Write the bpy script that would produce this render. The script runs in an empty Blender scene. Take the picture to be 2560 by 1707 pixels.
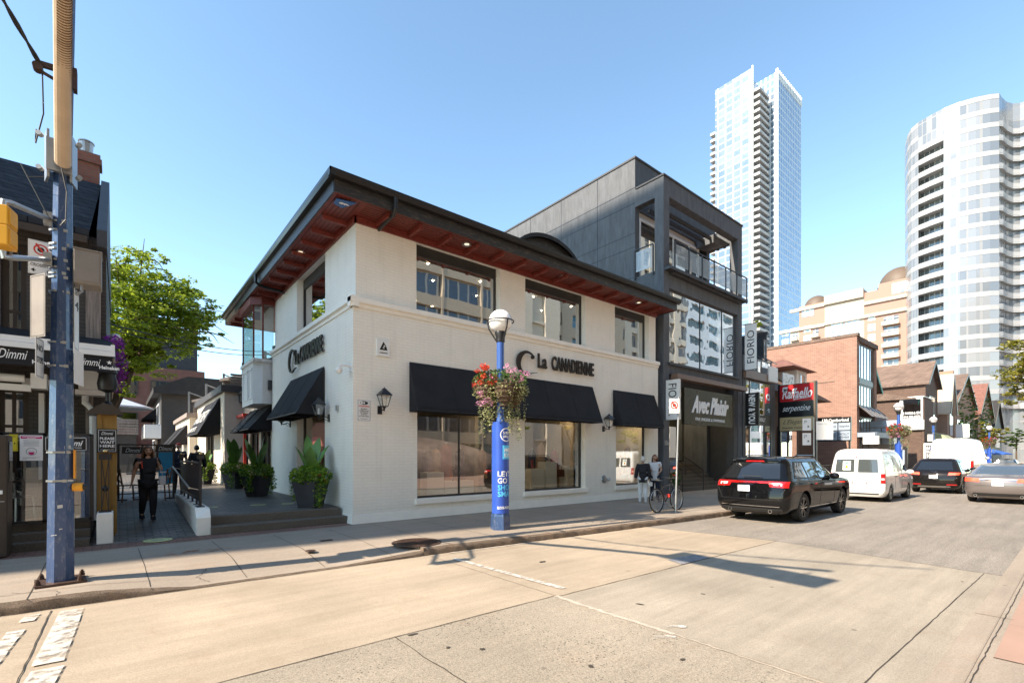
import bpy, math, random
import numpy as np
from mathutils import Vector, Matrix
R = math.radians
SC = bpy.context.scene
COL = SC.collection
rnd = random.Random(11)

# ---------------------------------------------------------------- camera
cam_d = bpy.data.cameras.new('camera')
cam_d.sensor_width = 36.0
cam_d.lens = 1190 / 2560 * 36
cam_d.shift_y = 0.1111
cam_d.clip_start = 0.05
cam_d.clip_end = 3000
cam = bpy.data.objects.new('camera', cam_d)
cam.location = (0, 0, 1.63)
cam.rotation_euler = (R(90), 0, R(-39.5))
COL.objects.link(cam)
SC.camera = cam

# ---------------------------------------------------------------- sky and sun
SUN_EL = R(38.5)
SUN_DIR = Vector((-1.0, 0.112, 0)).normalized()
w = bpy.data.worlds.new('World')
SC.world = w
w.use_nodes = True
wn = w.node_tree
for n in list(wn.nodes):
    wn.nodes.remove(n)
sky = wn.nodes.new('ShaderNodeTexSky')
sky.sky_type = 'NISHITA'
sky.sun_disc = False
sky.sun_elevation = SUN_EL
sky.sun_rotation = math.atan2(SUN_DIR.x, SUN_DIR.y)
sky.altitude = 600
sky.air_density = 1.0
sky.dust_density = 0.25
sky.ozone_density = 0.35
bg = wn.nodes.new('ShaderNodeBackground')
bg.inputs['Strength'].default_value = 0.15
wo = wn.nodes.new('ShaderNodeOutputWorld')
tint = wn.nodes.new('ShaderNodeMix'); tint.data_type = 'RGBA'; tint.blend_type = 'MULTIPLY'; tint.inputs[0].default_value = 1
tint.inputs[7].default_value = (0.94, 1.04, 1.0, 1)
wn.links.new(sky.outputs[0], tint.inputs[6]); wn.links.new(tint.outputs[2], bg.inputs[0])
wn.links.new(bg.outputs[0], wo.inputs[0])
sl = bpy.data.lights.new('sun', 'SUN')
sl.energy = 4.6
sl.angle = R(0.53)
sl.color = (1.0, 0.87, 0.71)
so = bpy.data.objects.new('sun', sl)
sv = Vector((SUN_DIR.x * math.cos(SUN_EL), SUN_DIR.y * math.cos(SUN_EL), math.sin(SUN_EL)))
so.rotation_euler = sv.to_track_quat('Z', 'Y').to_euler()
so.location = (-20, 0, 40)
COL.objects.link(so)
SC.view_settings.view_transform = 'Standard'
SC.view_settings.look = 'None'
SC.view_settings.exposure = 1.3
SC.view_settings.gamma = 1.0

# ---------------------------------------------------------------- surveying helpers (photo column/row -> metres)
CA, SA = math.cos(R(50.5)), math.sin(R(50.5))
def ray(px):
    u = (px - 1280) / 1190
    return CA + SA * u, SA - CA * u
def PY(px, py, Y):
    dx, dy = ray(px); t = Y / dy
    return (dx * t, Y, 1.63 + (1138 - py) / 1190 * t)
def PX(px, py, X):
    dx, dy = ray(px); t = X / dx
    return (X, dy * t, 1.63 + (1138 - py) / 1190 * t)
def PG(px, py, z=0.0):
    dx, dy = ray(px); t = 1190 * (1.63 - z) / (py - 1138)
    return (dx * t, dy * t, z)
def XY(px, Y): return PY(px, 1138, Y)[0]
def YX(px, X): return PX(px, 1138, X)[1]

# ---------------------------------------------------------------- mesh builder
class MB:
    def __init__(s):
        s.v = []; s.f = []; s.m = []; s.mi = 0
    def q(s, *pts):
        b = len(s.v); s.v.extend([tuple(p) for p in pts]); s.f.append(tuple(range(b, b + len(pts)))); s.m.append(s.mi)
    def raw(s, vs, fs):
        b = len(s.v); s.v.extend([tuple(p) for p in vs])
        for f in fs: s.f.append(tuple(i + b for i in f)); s.m.append(s.mi)
    def box(s, x0, x1, y0, y1, z0, z1):
        if x0 > x1: x0, x1 = x1, x0
        if y0 > y1: y0, y1 = y1, y0
        if z0 > z1: z0, z1 = z1, z0
        s.raw([(x0,y0,z0),(x1,y0,z0),(x1,y1,z0),(x0,y1,z0),(x0,y0,z1),(x1,y0,z1),(x1,y1,z1),(x0,y1,z1)],
              [(0,3,2,1),(4,5,6,7),(0,1,5,4),(1,2,6,5),(2,3,7,6),(3,0,4,7)])
        return s
    def obox(s, c, ax, ay, az, hx, hy, hz):
        c = Vector(c); ax = Vector(ax).normalized() * hx; ay = Vector(ay).normalized() * hy; az = Vector(az).normalized() * hz
        v = [c + sx*ax + sy*ay + sz*az for sz in (-1,1) for sx, sy in ((-1,-1),(1,-1),(1,1),(-1,1))]
        s.raw(v, [(0,3,2,1),(4,5,6,7),(0,1,5,4),(1,2,6,5),(2,3,7,6),(3,0,4,7)]); return s
    def bar(s, p0, p1, w, h, up=(0,0,1)):
        p0 = Vector(p0); p1 = Vector(p1); d = p1 - p0
        a = d.normalized(); u = Vector(up)
        if abs(a.dot(u)) > 0.98: u = Vector((0,1,0))
        sd = a.cross(u).normalized(); u2 = sd.cross(a)
        s.obox((p0+p1)/2, a, sd, u2, d.length/2, w/2, h/2); return s
    def prism(s, poly, axis, a, b):
        # poly: 2-D points; axis 'x','y','z' extrusion from a to b
        def P(p, t):
            if axis == 'x': return (t, p[0], p[1])
            if axis == 'y': return (p[0], t, p[1])
            return (p[0], p[1], t)
        n = len(poly)
        vs = [P(p, a) for p in poly] + [P(p, b) for p in poly]
        fs = [tuple(range(n))[::-1], tuple(range(n, 2*n))] + [(i, (i+1) % n, n+(i+1) % n, n+i) for i in range(n)]
        s.raw(vs, fs); return s
    def cyl(s, p0, p1, r0, r1=None, n=12, caps=True, ph=0.0):
        if r1 is None: r1 = r0
        p0 = Vector(p0); p1 = Vector(p1); a = (p1-p0).normalized()
        u = a.cross(Vector((0,0,1)))
        if u.length < 1e-4: u = Vector((1,0,0))
        u.normalize(); v = a.cross(u)
        A = [p0 + r0*(math.cos(t)*u + math.sin(t)*v) for t in [ph+2*math.pi*i/n for i in range(n)]]
        B = [p1 + r1*(math.cos(t)*u + math.sin(t)*v) for t in [ph+2*math.pi*i/n for i in range(n)]]
        fs = [(i, (i+1) % n, n+(i+1) % n, n+i) for i in range(n)]
        if caps: fs += [tuple(range(n))[::-1], tuple(range(n, 2*n))]
        s.raw(A+B, fs); return s
    def tube(s, pts, r, n=8, closed=False):
        pts = [Vector(p) for p in pts]; m = len(pts)
        rs = r if isinstance(r, (list, tuple)) else [r]*m
        ref = None; rings = []
        for i, p in enumerate(pts):
            if closed: d = pts[(i+1) % m] - pts[i-1]
            else: d = pts[min(i+1, m-1)] - pts[max(i-1, 0)]
            d.normalize()
            if ref is None:
                ref = d.cross(Vector((0,0,1)))
                if ref.length < 0.05: ref = Vector((1,0,0))
            ref = (ref - d*ref.dot(d)).normalized(); v = d.cross(ref)
            rings.append([p + rs[i]*(math.cos(t)*ref + math.sin(t)*v) for t in [2*math.pi*k/n for k in range(n)]])
        vs = [p for g in rings for p in g]; fs = []
        for i in range(m if closed else m-1):
            j = (i+1) % m
            for k in range(n): fs.append((i*n+k, i*n+(k+1) % n, j*n+(k+1) % n, j*n+k))
        if not closed: fs += [tuple(range(n))[::-1], tuple(range((m-1)*n, m*n))]
        s.raw(vs, fs); return s
    def lathe(s, c, prof, n=24, axis='z', a0=0, a1=2*math.pi, sx=1, sy=1):
        c = Vector(c); full = abs(a1-a0-2*math.pi) < 1e-4; k = n if full else n+1
        vs = []
        for (r, h) in prof:
            for i in range(k):
                t = a0 + (a1-a0)*i/n
                x, y = r*math.cos(t)*sx, r*math.sin(t)*sy
                vs.append(c + (Vector((x,y,h)) if axis == 'z' else Vector((x,h,y)) if axis == 'y' else Vector((h,x,y))))
        fs = []
        for j in range(len(prof)-1):
            for i in range(n if full else k-1):
                i2 = (i+1) % k
                fs.append((j*k+i, j*k+i2, (j+1)*k+i2, (j+1)*k+i))
        s.raw(vs, fs); return s
    def ball(s, c, rx, ry=None, rz=None, nu=16, nv=10, z0=-1, z1=1):
        ry = rx if ry is None else ry; rz = rx if rz is None else rz
        pr = []
        a, b = math.asin(z0), math.asin(z1)
        c = Vector(c); vs = []
        for j in range(nv+1):
            t = a + (b-a)*j/nv
            for i in range(nu):
                p = 2*math.pi*i/nu
                vs.append(c + Vector((rx*math.cos(t)*math.cos(p), ry*math.cos(t)*math.sin(p), rz*math.sin(t))))
        fs = [(j*nu+i, j*nu+(i+1) % nu, (j+1)*nu+(i+1) % nu, (j+1)*nu+i) for j in range(nv) for i in range(nu)]
        s.raw(vs, fs); return s
    def wall(s, axis, pos, th, a0, a1, z0, z1, holes=()):
        # vertical wall; axis 'y': plane y=pos..pos+th spanning x a0..a1; axis 'x': plane x=pos..pos+th spanning y
        us = sorted({a0, a1} | {h[0] for h in holes} | {h[1] for h in holes})
        zs = sorted({z0, z1} | {h[2] for h in holes} | {h[3] for h in holes})
        def solid(i, j):
            if i < 0 or j < 0 or i >= len(us)-1 or j >= len(zs)-1: return False
            uc = (us[i]+us[i+1])/2; zc = (zs[j]+zs[j+1])/2
            return not any(h[0] < uc < h[1] and h[2] < zc < h[3] for h in holes)
        def P(u, d, z): return (u, pos + d*th, z) if axis == 'y' else (pos + d*th, u, z)
        for i in range(len(us)-1):
            for j in range(len(zs)-1):
                if not solid(i, j): continue
                u0, u1, w0, w1 = us[i], us[i+1], zs[j], zs[j+1]
                s.q(P(u0,0,w0), P(u1,0,w0), P(u1,0,w1), P(u0,0,w1))
                s.q(P(u0,1,w0), P(u0,1,w1), P(u1,1,w1), P(u1,1,w0))
                if not solid(i-1, j): s.q(P(u0,0,w0), P(u0,0,w1), P(u0,1,w1), P(u0,1,w0))
                if not solid(i+1, j): s.q(P(u1,0,w0), P(u1,1,w0), P(u1,1,w1), P(u1,0,w1))
                if not solid(i, j-1): s.q(P(u0,0,w0), P(u0,1,w0), P(u1,1,w0), P(u1,0,w0))
                if not solid(i, j+1): s.q(P(u0,0,w1), P(u1,0,w1), P(u1,1,w1), P(u0,1,w1))
        return s
    def text(s, txt, o, U, V, w=None, h=None, depth=0.004, bold=0.0, shear=0.0, spacing=1.0, center=False):
        """lettering fitted in a w x h box whose lower left corner is o; U right, V up"""
        vs, fs, bw, bh = text_geo(txt, bold, shear, spacing)
        if w is None: w = h * bw / bh
        if h is None: h = w * bh / bw
        U = Vector(U).normalized(); V = Vector(V).normalized(); N = U.cross(V); o = Vector(o)
        if center: o = o - U*w/2 - V*h/2
        s.raw([o + U*(x*w/bw) + V*(y*h/bh) + N*(z*depth) for x, y, z in vs], fs); return s
    def build(s, name, mats, parent=None, smooth=False, angle=35, bevel=0, weld=False):
        me = bpy.data.meshes.new(name)
        if parent is None:
            xs = np.array(s.v); lo = xs.min(0); hi = xs.max(0)
            off = Vector(((lo[0]+hi[0])/2, (lo[1]+hi[1])/2, lo[2]))
        else:
            off = Vector((0,0,0)); p = parent
            while p is not None: off = off + p.location; p = p.parent
        me.from_pydata([(a-off.x, b-off.y, c-off.z) for a, b, c in s.v], [], s.f)
        if not isinstance(mats, (list, tuple)): mats = [mats]
        for m in mats: me.materials.append(m)
        if len(mats) > 1: me.polygons.foreach_set('material_index', s.m)
        if weld or smooth or bevel:
            import bmesh
            bm = bmesh.new(); bm.from_mesh(me)
            bmesh.ops.remove_doubles(bm, verts=bm.verts, dist=1e-5)
            bmesh.ops.recalc_face_normals(bm, faces=bm.faces)
            bm.to_mesh(me); bm.free()
        if smooth:
            me.polygons.foreach_set('use_smooth', [True]*len(me.polygons))
            me.set_sharp_from_angle(angle=R(angle))
        me.update()
        o = bpy.data.objects.new(name, me); COL.objects.link(o)
        if parent is None: o.location = off
        else: o.parent = parent
        if bevel:
            b = o.modifiers.new('bevel', 'BEVEL'); b.width = bevel; b.segments = 2; b.limit_method = 'ANGLE'; b.angle_limit = R(40)
        return o

_tc = {}
def text_geo(txt, bold=0.0, shear=0.0, spacing=1.0):
    k = (txt, bold, shear, spacing)
    if k in _tc: return _tc[k]
    cu = bpy.data.curves.new('t', 'FONT'); cu.body = txt; cu.size = 1; cu.extrude = 0.5
    cu.offset = bold; cu.shear = shear; cu.space_character = spacing; cu.resolution_u = 3
    o = bpy.data.objects.new('t', cu); COL.objects.link(o)
    dg = bpy.context.evaluated_depsgraph_get(); dg.update()
    me = o.evaluated_get(dg).to_mesh()
    vs = [tuple(v.co) for v in me.vertices]; fs = [tuple(p.vertices) for p in me.polygons]
    o.evaluated_get(dg).to_mesh_clear()
    bpy.data.objects.remove(o); bpy.data.curves.remove(cu)
    x0 = min(v[0] for v in vs); x1 = max(v[0] for v in vs); y0 = min(v[1] for v in vs); y1 = max(v[1] for v in vs)
    vs = [(a-x0, b-y0, c+0.5) for a, b, c in vs]
    _tc[k] = (vs, fs, x1-x0, y1-y0)
    return _tc[k]

def tag(o, label, cat, group=None):
    o['label'] = label; o['category'] = cat
    if group: o['group'] = group
    return o
def thing(name, loc, label, cat, group=None):
    o = bpy.data.objects.new(name, None); COL.objects.link(o); o.location = loc; o.empty_display_size = 0.2
    return tag(o, label, cat, group)
def kind(o, k): o['kind'] = k; return o
def lab(o, l): o['label'] = l; return o
def copy_tree(o, parent=None):
    c = o.copy(); COL.objects.link(c)
    if parent is not None: c.parent = parent
    for ch in list(o.children): copy_tree(ch, c)
    return c

# ---------------------------------------------------------------- materials
def newmat(name):
    m = bpy.data.materials.new(name); m.use_nodes = True
    nt = m.node_tree; b = nt.nodes['Principled BSDF']
    return m, nt, b
def N(nt, typ, **kw):
    n = nt.nodes.new(typ)
    for k, v in kw.items():
        if k in ('operation','blend_type','data_type','noise_dimensions','feature','distance','wave_type','bands_direction','offset','offset_frequency','squash','interpolation'): setattr(n, k, v)
        else: n.inputs[k].default_value = v
    return n
def rgb(c): return (c[0], c[1], c[2], 1)
def mul(c, k): return tuple(min(1, x*k) for x in c[:3])
def coords(nt, mode='obj'):
    g = nt.nodes.new('ShaderNodeNewGeometry')
    if mode == 'wall':   # u = x + y, v = z  (for axis aligned walls)
        sp = nt.nodes.new('ShaderNodeSeparateXYZ'); nt.links.new(g.outputs['Position'], sp.inputs[0])
        ad = N(nt, 'ShaderNodeMath', operation='ADD'); nt.links.new(sp.outputs[0], ad.inputs[0]); nt.links.new(sp.outputs[1], ad.inputs[1])
        cb = nt.nodes.new('ShaderNodeCombineXYZ'); nt.links.new(ad.outputs[0], cb.inputs[0]); nt.links.new(sp.outputs[2], cb.inputs[1])
        return cb.outputs[0]
    return g.outputs['Position']
def simple(name, col, rough=0.6, metal=0.0, var=0.12, scale=3.0, bump=0.0, bscale=40, spec=None, coat=0, dirt=None, stretch=None, dscale=1.2):
    m, nt, b = newmat(name)
    L = nt.links
    tc = nt.nodes.new('ShaderNodeTexCoord')
    co = coords(nt)
    if stretch:
        mp = nt.nodes.new('ShaderNodeMapping'); mp.inputs['Scale'].default_value = stretch; L.new(co, mp.inputs[0]); co = mp.outputs[0]
    nz = N(nt, 'ShaderNodeTexNoise', Scale=scale, Detail=6.0, Roughness=0.62); L.new(co, nz.inputs['Vector'])
    mx = N(nt, 'ShaderNodeMix', data_type='RGBA')
    mr = N(nt, 'ShaderNodeMapRange'); mr.inputs[1].default_value = 0.3; mr.inputs[2].default_value = 0.7
    L.new(nz.outputs[0], mr.inputs[0]); L.new(mr.outputs[0], mx.inputs[0])
    mx.inputs[6].default_value = rgb(mul(col, 1-var)); mx.inputs[7].default_value = rgb(mul(col, 1+var))
    out = mx.outputs[2]
    if dirt:
        nd = N(nt, 'ShaderNodeTexNoise', Scale=dscale, Detail=8.0, Roughness=0.7); L.new(co, nd.inputs['Vector'])
        m2 = N(nt, 'ShaderNodeMapRange'); m2.inputs[1].default_value = 0.52; m2.inputs[2].default_value = 0.72; m2.inputs[4].default_value = dirt[3]
        L.new(nd.outputs[0], m2.inputs[0])
        mx2 = N(nt, 'ShaderNodeMix', data_type='RGBA'); L.new(m2.outputs[0], mx2.inputs[0]); L.new(out, mx2.inputs[6]); mx2.inputs[7].default_value = rgb(dirt)
        out = mx2.outputs[2]
    L.new(out, b.inputs['Base Color'])
    b.inputs['Roughness'].default_value = rough; b.inputs['Metallic'].default_value = metal
    if spec is not None: b.inputs['Specular IOR Level'].default_value = spec
    if coat: b.inputs['Coat Weight'].default_value = coat; b.inputs['Coat Roughness'].default_value = 0.03
    if bump:
        nb = N(nt, 'ShaderNodeTexNoise', Scale=bscale, Detail=5.0); L.new(co, nb.inputs['Vector'])
        bp = N(nt, 'ShaderNodeBump', Strength=bump, Distance=0.02); L.new(nb.outputs[0], bp.inputs['Height']); L.new(bp.outputs[0], b.inputs['Normal'])
    return m
def brick(name, c1, c2, mortar, bw=0.22, bh=0.075, ms=0.012, rough=0.8, bump=0.5, dist=0.01, ground=False, var=0.15, offset=0.5, spec=None, nscale=1.3, rot=0, streak=0):
    m, nt, b = newmat(name); L = nt.links
    co = coords(nt, 'obj' if ground else 'wall')
    mp = nt.nodes.new('ShaderNodeMapping'); mp.inputs['Rotation'].default_value = (0, 0, R(rot)); L.new(co, mp.inputs[0]); co = mp.outputs[0]
    # slightly uneven courses
    nw = N(nt, 'ShaderNodeTexNoise', Scale=1.7, Detail=2.0); L.new(co, nw.inputs['Vector'])
    va = nt.nodes.new('ShaderNodeVectorMath'); va.operation = 'MULTIPLY_ADD'
    va.inputs[1].default_value = (0.012, 0.012, 0); L.new(nw.outputs[1], va.inputs[0]); L.new(co, va.inputs[2])
    br = nt.nodes.new('ShaderNodeTexBrick'); br.offset = offset
    br.inputs['Scale'].default_value = 1.0; br.inputs['Brick Width'].default_value = bw; br.inputs['Row Height'].default_value = bh
    br.inputs['Mortar Size'].default_value = ms; br.inputs['Mortar Smooth'].default_value = 0.3; br.inputs['Bias'].default_value = 0
    br.inputs['Color1'].default_value = rgb(c1); br.inputs['Color2'].default_value = rgb(c2); br.inputs['Mortar'].default_value = rgb(mortar)
    L.new(va.outputs[0], br.inputs['Vector'])
    nz = N(nt, 'ShaderNodeTexNoise', Scale=nscale, Detail=7.0, Roughness=0.65); L.new(co, nz.inputs['Vector'])
    mr = N(nt, 'ShaderNodeMapRange'); mr.inputs[1].default_value = 0.3; mr.inputs[2].default_value = 0.7; mr.inputs[3].default_value = 1-var; mr.inputs[4].default_value = 1+var*0.6
    L.new(nz.outputs[0], mr.inputs[0])
    if streak:
        ms_ = nt.nodes.new('ShaderNodeMapping'); ms_.inputs['Scale'].default_value = (5, .35, 1); L.new(co, ms_.inputs[0]); ns_ = N(nt, 'ShaderNodeTexNoise', Scale=1.0, Detail=6.0, Roughness=.6); L.new(ms_.outputs[0], ns_.inputs['Vector'])
        r2 = N(nt, 'ShaderNodeMapRange'); r2.inputs[1].default_value = .52; r2.inputs[2].default_value = .8; r2.inputs[3].default_value = 1; r2.inputs[4].default_value = 1-streak; L.new(ns_.outputs[0], r2.inputs[0])
        mm_ = N(nt, 'ShaderNodeMath', operation='MULTIPLY'); L.new(mr.outputs[0], mm_.inputs[0]); L.new(r2.outputs[0], mm_.inputs[1]); mr = mm_
    mx = N(nt, 'ShaderNodeMix', data_type='RGBA', blend_type='MULTIPLY'); mx.inputs[0].default_value = 1
    L.new(br.outputs[0], mx.inputs[6]); L.new(mr.outputs[0], mx.inputs[7]); L.new(mx.outputs[2], b.inputs['Base Color'])
    b.inputs['Roughness'].default_value = rough
    if spec is not None: b.inputs['Specular IOR Level'].default_value = spec
    n2 = N(nt, 'ShaderNodeTexNoise', Scale=60.0, Detail=4.0); L.new(co, n2.inputs['Vector'])
    ad = N(nt, 'ShaderNodeMath', operation='MULTIPLY_ADD'); ad.inputs[1].default_value = 0.25
    inv = N(nt, 'ShaderNodeMath', operation='SUBTRACT'); inv.inputs[0].default_value = 1; L.new(br.outputs[1], inv.inputs[1])
    L.new(n2.outputs[0], ad.inputs[0]); L.new(inv.outputs[0], ad.inputs[2])
    bp = N(nt, 'ShaderNodeBump', Strength=bump, Distance=dist); L.new(ad.outputs[0], bp.inputs['Height']); L.new(bp.outputs[0], b.inputs['Normal'])
    return m
def glass(name, tint=(0.9,0.95,0.93), refl=0.3, rough=0.01, wob=0.0, ior=1.5):
    m, nt, b = newmat(name); L = nt.links; nt.nodes.remove(b)
    tr = nt.nodes.new('ShaderNodeBsdfTransparent'); tr.inputs[0].default_value = rgb(tint)
    gl = nt.nodes.new('ShaderNodeBsdfGlossy'); gl.inputs['Roughness'].default_value = rough; gl.inputs[0].default_value = (0.95,0.97,1,1)
    fr = nt.nodes.new('ShaderNodeLayerWeight'); fr.inputs['Blend'].default_value = 0.35
    mr = N(nt, 'ShaderNodeMapRange'); mr.inputs[3].default_value = refl; mr.inputs[4].default_value = min(1, refl+0.5)
    L.new(fr.outputs['Facing'], mr.inputs[0])
    ms = nt.nodes.new('ShaderNodeMixShader'); L.new(mr.outputs[0], ms.inputs[0]); L.new(tr.outputs[0], ms.inputs[1]); L.new(gl.outputs[0], ms.inputs[2])
    if wob:
        co = coords(nt)
        nz = N(nt, 'ShaderNodeTexNoise', Scale=0.9, Detail=2.0); L.new(co, nz.inputs['Vector'])
        bp = N(nt, 'ShaderNodeBump', Strength=wob, Distance=0.05); L.new(nz.outputs[0], bp.inputs['Height']); L.new(bp.outputs[0], gl.inputs['Normal'])
    L.new(ms.outputs[0], nt.nodes['Material Output'].inputs[0])
    return m
def emit(name, col, st):
    m, nt, b = newmat(name)
    b.inputs['Base Color'].default_value = rgb(col); b.inputs['Emission Color'].default_value = rgb(col); b.inputs['Emission Strength'].default_value = st
    return m
def leafmat(name, cols, trans=0.35, rough=0.5):
    m, nt, b = newmat(name); L = nt.links
    g = nt.nodes.new('ShaderNodeNewGeometry')
    cr = nt.nodes.new('ShaderNodeValToRGB'); cr.color_ramp.interpolation = 'LINEAR'
    el = cr.color_ramp.elements
    while len(el) < len(cols): el.new(0.5)
    for i, c in enumerate(cols): el[i].position = i/(len(cols)-1); el[i].color = rgb(c)
    L.new(g.outputs['Random Per Island'], cr.inputs[0]); L.new(cr.outputs[0], b.inputs['Base Color'])
    b.inputs['Roughness'].default_value = rough
    if trans:
        tl = nt.nodes.new('ShaderNodeBsdfTranslucent'); L.new(cr.outputs[0], tl.inputs[0])
        ms = nt.nodes.new('ShaderNodeMixShader'); ms.inputs[0].default_value = trans
        L.new(b.outputs[0], ms.inputs[1]); L.new(tl.outputs[0], ms.inputs[2]); L.new(ms.outputs[0], nt.nodes['Material Output'].inputs[0])
    return m
def concrete(name, col, speck=0.0, pit=0.0, stain=(0.30,0.16,0.07), stain_amt=0.25, var=0.14, fine=0.1):
    """weathered concrete or asphalt: broad tonal clouds, stains, tyre streaks along the street, aggregate specks and pits"""
    m, nt, b = newmat(name); L = nt.links; co = coords(nt)
    n1 = N(nt, 'ShaderNodeTexNoise', Scale=0.45, Detail=8.0, Roughness=0.6); L.new(co, n1.inputs['Vector'])
    m1 = N(nt, 'ShaderNodeMapRange'); m1.inputs[1].default_value = .3; m1.inputs[2].default_value = .7; m1.inputs[3].default_value = 1-var; m1.inputs[4].default_value = 1+var
    L.new(n1.outputs[0], m1.inputs[0])
    mp = nt.nodes.new('ShaderNodeMapping'); mp.inputs['Scale'].default_value = (0.25, 3.0, 1); L.new(co, mp.inputs[0])
    n2 = N(nt, 'ShaderNodeTexNoise', Scale=1.6, Detail=8.0, Roughness=0.7); L.new(mp.outputs[0], n2.inputs['Vector'])
    m2 = N(nt, 'ShaderNodeMapRange'); m2.inputs[1].default_value = .35; m2.inputs[2].default_value = .75; m2.inputs[3].default_value = 1.0+fine*.5; m2.inputs[4].default_value = 1-fine*1.6
    L.new(n2.outputs[0], m2.inputs[0])
    n3 = N(nt, 'ShaderNodeTexNoise', Scale=90.0, Detail=3.0); L.new(co, n3.inputs['Vector'])
    m3 = N(nt, 'ShaderNodeMapRange'); m3.inputs[1].default_value = .3; m3.inputs[2].default_value = .7; m3.inputs[3].default_value = 1-fine; m3.inputs[4].default_value = 1+fine
    L.new(n3.outputs[0], m3.inputs[0])
    p1 = N(nt, 'ShaderNodeMath', operation='MULTIPLY'); L.new(m1.outputs[0], p1.inputs[0]); L.new(m2.outputs[0], p1.inputs[1])
    p2 = N(nt, 'ShaderNodeMath', operation='MULTIPLY'); L.new(p1.outputs[0], p2.inputs[0]); L.new(m3.outputs[0], p2.inputs[1])
    mx = N(nt, 'ShaderNodeMix', data_type='RGBA', blend_type='MULTIPLY'); mx.inputs[0].default_value = 1; mx.inputs[6].default_value = rgb(col)
    L.new(p2.outputs[0], mx.inputs[7]); out = mx.outputs[2]
    n4 = N(nt, 'ShaderNodeTexNoise', Scale=2.3, Detail=9.0, Roughness=0.72); L.new(co, n4.inputs['Vector'])
    m4 = N(nt, 'ShaderNodeMapRange'); m4.inputs[1].default_value = .55; m4.inputs[2].default_value = .8; m4.inputs[4].default_value = stain_amt
    L.new(n4.outputs[0], m4.inputs[0])
    mx2 = N(nt, 'ShaderNodeMix', data_type='RGBA'); L.new(m4.outputs[0], mx2.inputs[0]); L.new(out, mx2.inputs[6]); mx2.inputs[7].default_value = rgb(stain)
    out = mx2.outputs[2]
    hgt = n3.outputs[0]
    # small dark spots (gum, oil)
    vo = N(nt, 'ShaderNodeTexVoronoi', Scale=1.15); L.new(co, vo.inputs['Vector'])
    vn = N(nt, 'ShaderNodeTexNoise', Scale=14.0); L.new(co, vn.inputs['Vector'])
    va = N(nt, 'ShaderNodeMath', operation='MULTIPLY_ADD'); va.inputs[1].default_value = 0.07; L.new(vn.outputs[0], va.inputs[0]); L.new(vo.outputs['Distance'], va.inputs[2])
    ml = N(nt, 'ShaderNodeMapRange'); ml.inputs[1].default_value = .055; ml.inputs[2].default_value = .075; ml.inputs[3].default_value = .6; ml.inputs[4].default_value = 0
    L.new(va.outputs[0], ml.inputs[0])
    mx3 = N(nt, 'ShaderNodeMix', data_type='RGBA'); L.new(ml.outputs[0], mx3.inputs[0]); L.new(out, mx3.inputs[6]); mx3.inputs[7].default_value = rgb(mul(col, .3))
    out = mx3.outputs[2]
    if pit:
        vp = N(nt, 'ShaderNodeTexVoronoi', Scale=30.0); L.new(co, vp.inputs['Vector'])
        np_ = N(nt, 'ShaderNodeTexNoise', Scale=1.1, Detail=3.0); L.new(co, np_.inputs['Vector'])
        mq = N(nt, 'ShaderNodeMapRange'); mq.inputs[1].default_value = .4; mq.inputs[2].default_value = .65; mq.inputs[3].default_value = .08; mq.inputs[4].default_value = .30
        L.new(np_.outputs[0], mq.inputs[0])
        lt = N(nt, 'ShaderNodeMath', operation='LESS_THAN'); L.new(vp.outputs['Distance'], lt.inputs[0]); L.new(mq.outputs[0], lt.inputs[1])
        sc = N(nt, 'ShaderNodeMath', operation='MULTIPLY'); sc.inputs[1].default_value = pit; L.new(lt.outputs[0], sc.inputs[0])
        # only some cells are pits
        gt = N(nt, 'ShaderNodeSeparateColor'); L.new(vp.outputs['Color'], gt.inputs[0])
        g2 = N(nt, 'ShaderNodeMath', operation='GREATER_THAN'); g2.inputs[1].default_value = .45; L.new(gt.outputs[0], g2.inputs[0])
        s2 = N(nt, 'ShaderNodeMath', operation='MULTIPLY'); L.new(sc.outputs[0], s2.inputs[0]); L.new(g2.outputs[0], s2.inputs[1])
        mx4 = N(nt, 'ShaderNodeMix', data_type='RGBA'); L.new(s2.outputs[0], mx4.inputs[0]); L.new(out, mx4.inputs[6]); mx4.inputs[7].default_value = rgb(mul(col, .32))
        out = mx4.outputs[2]
    if speck:
        vs = N(nt, 'ShaderNodeTexVoronoi', Scale=120.0); L.new(co, vs.inputs['Vector'])
        ss = nt.nodes.new('ShaderNodeSeparateColor'); L.new(vs.outputs['Color'], ss.inputs[0])
        mv = N(nt, 'ShaderNodeMapRange'); mv.inputs[3].default_value = 1-speck; mv.inputs[4].default_value = 1+speck; L.new(ss.outputs[0], mv.inputs[0])
        mx5 = N(nt, 'ShaderNodeMix', data_type='RGBA', blend_type='MULTIPLY'); mx5.inputs[0].default_value = 1; L.new(out, mx5.inputs[6]); L.new(mv.outputs[0], mx5.inputs[7])
        out = mx5.outputs[2]
    L.new(out, b.inputs['Base Color']); b.inputs['Roughness'].default_value = 0.85; b.inputs['Specular IOR Level'].default_value = 0.3
    bp = N(nt, 'ShaderNodeBump', Strength=0.35, Distance=0.006); L.new(hgt, bp.inputs['Height']); L.new(bp.outputs[0], b.inputs['Normal'])
    return m
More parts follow.
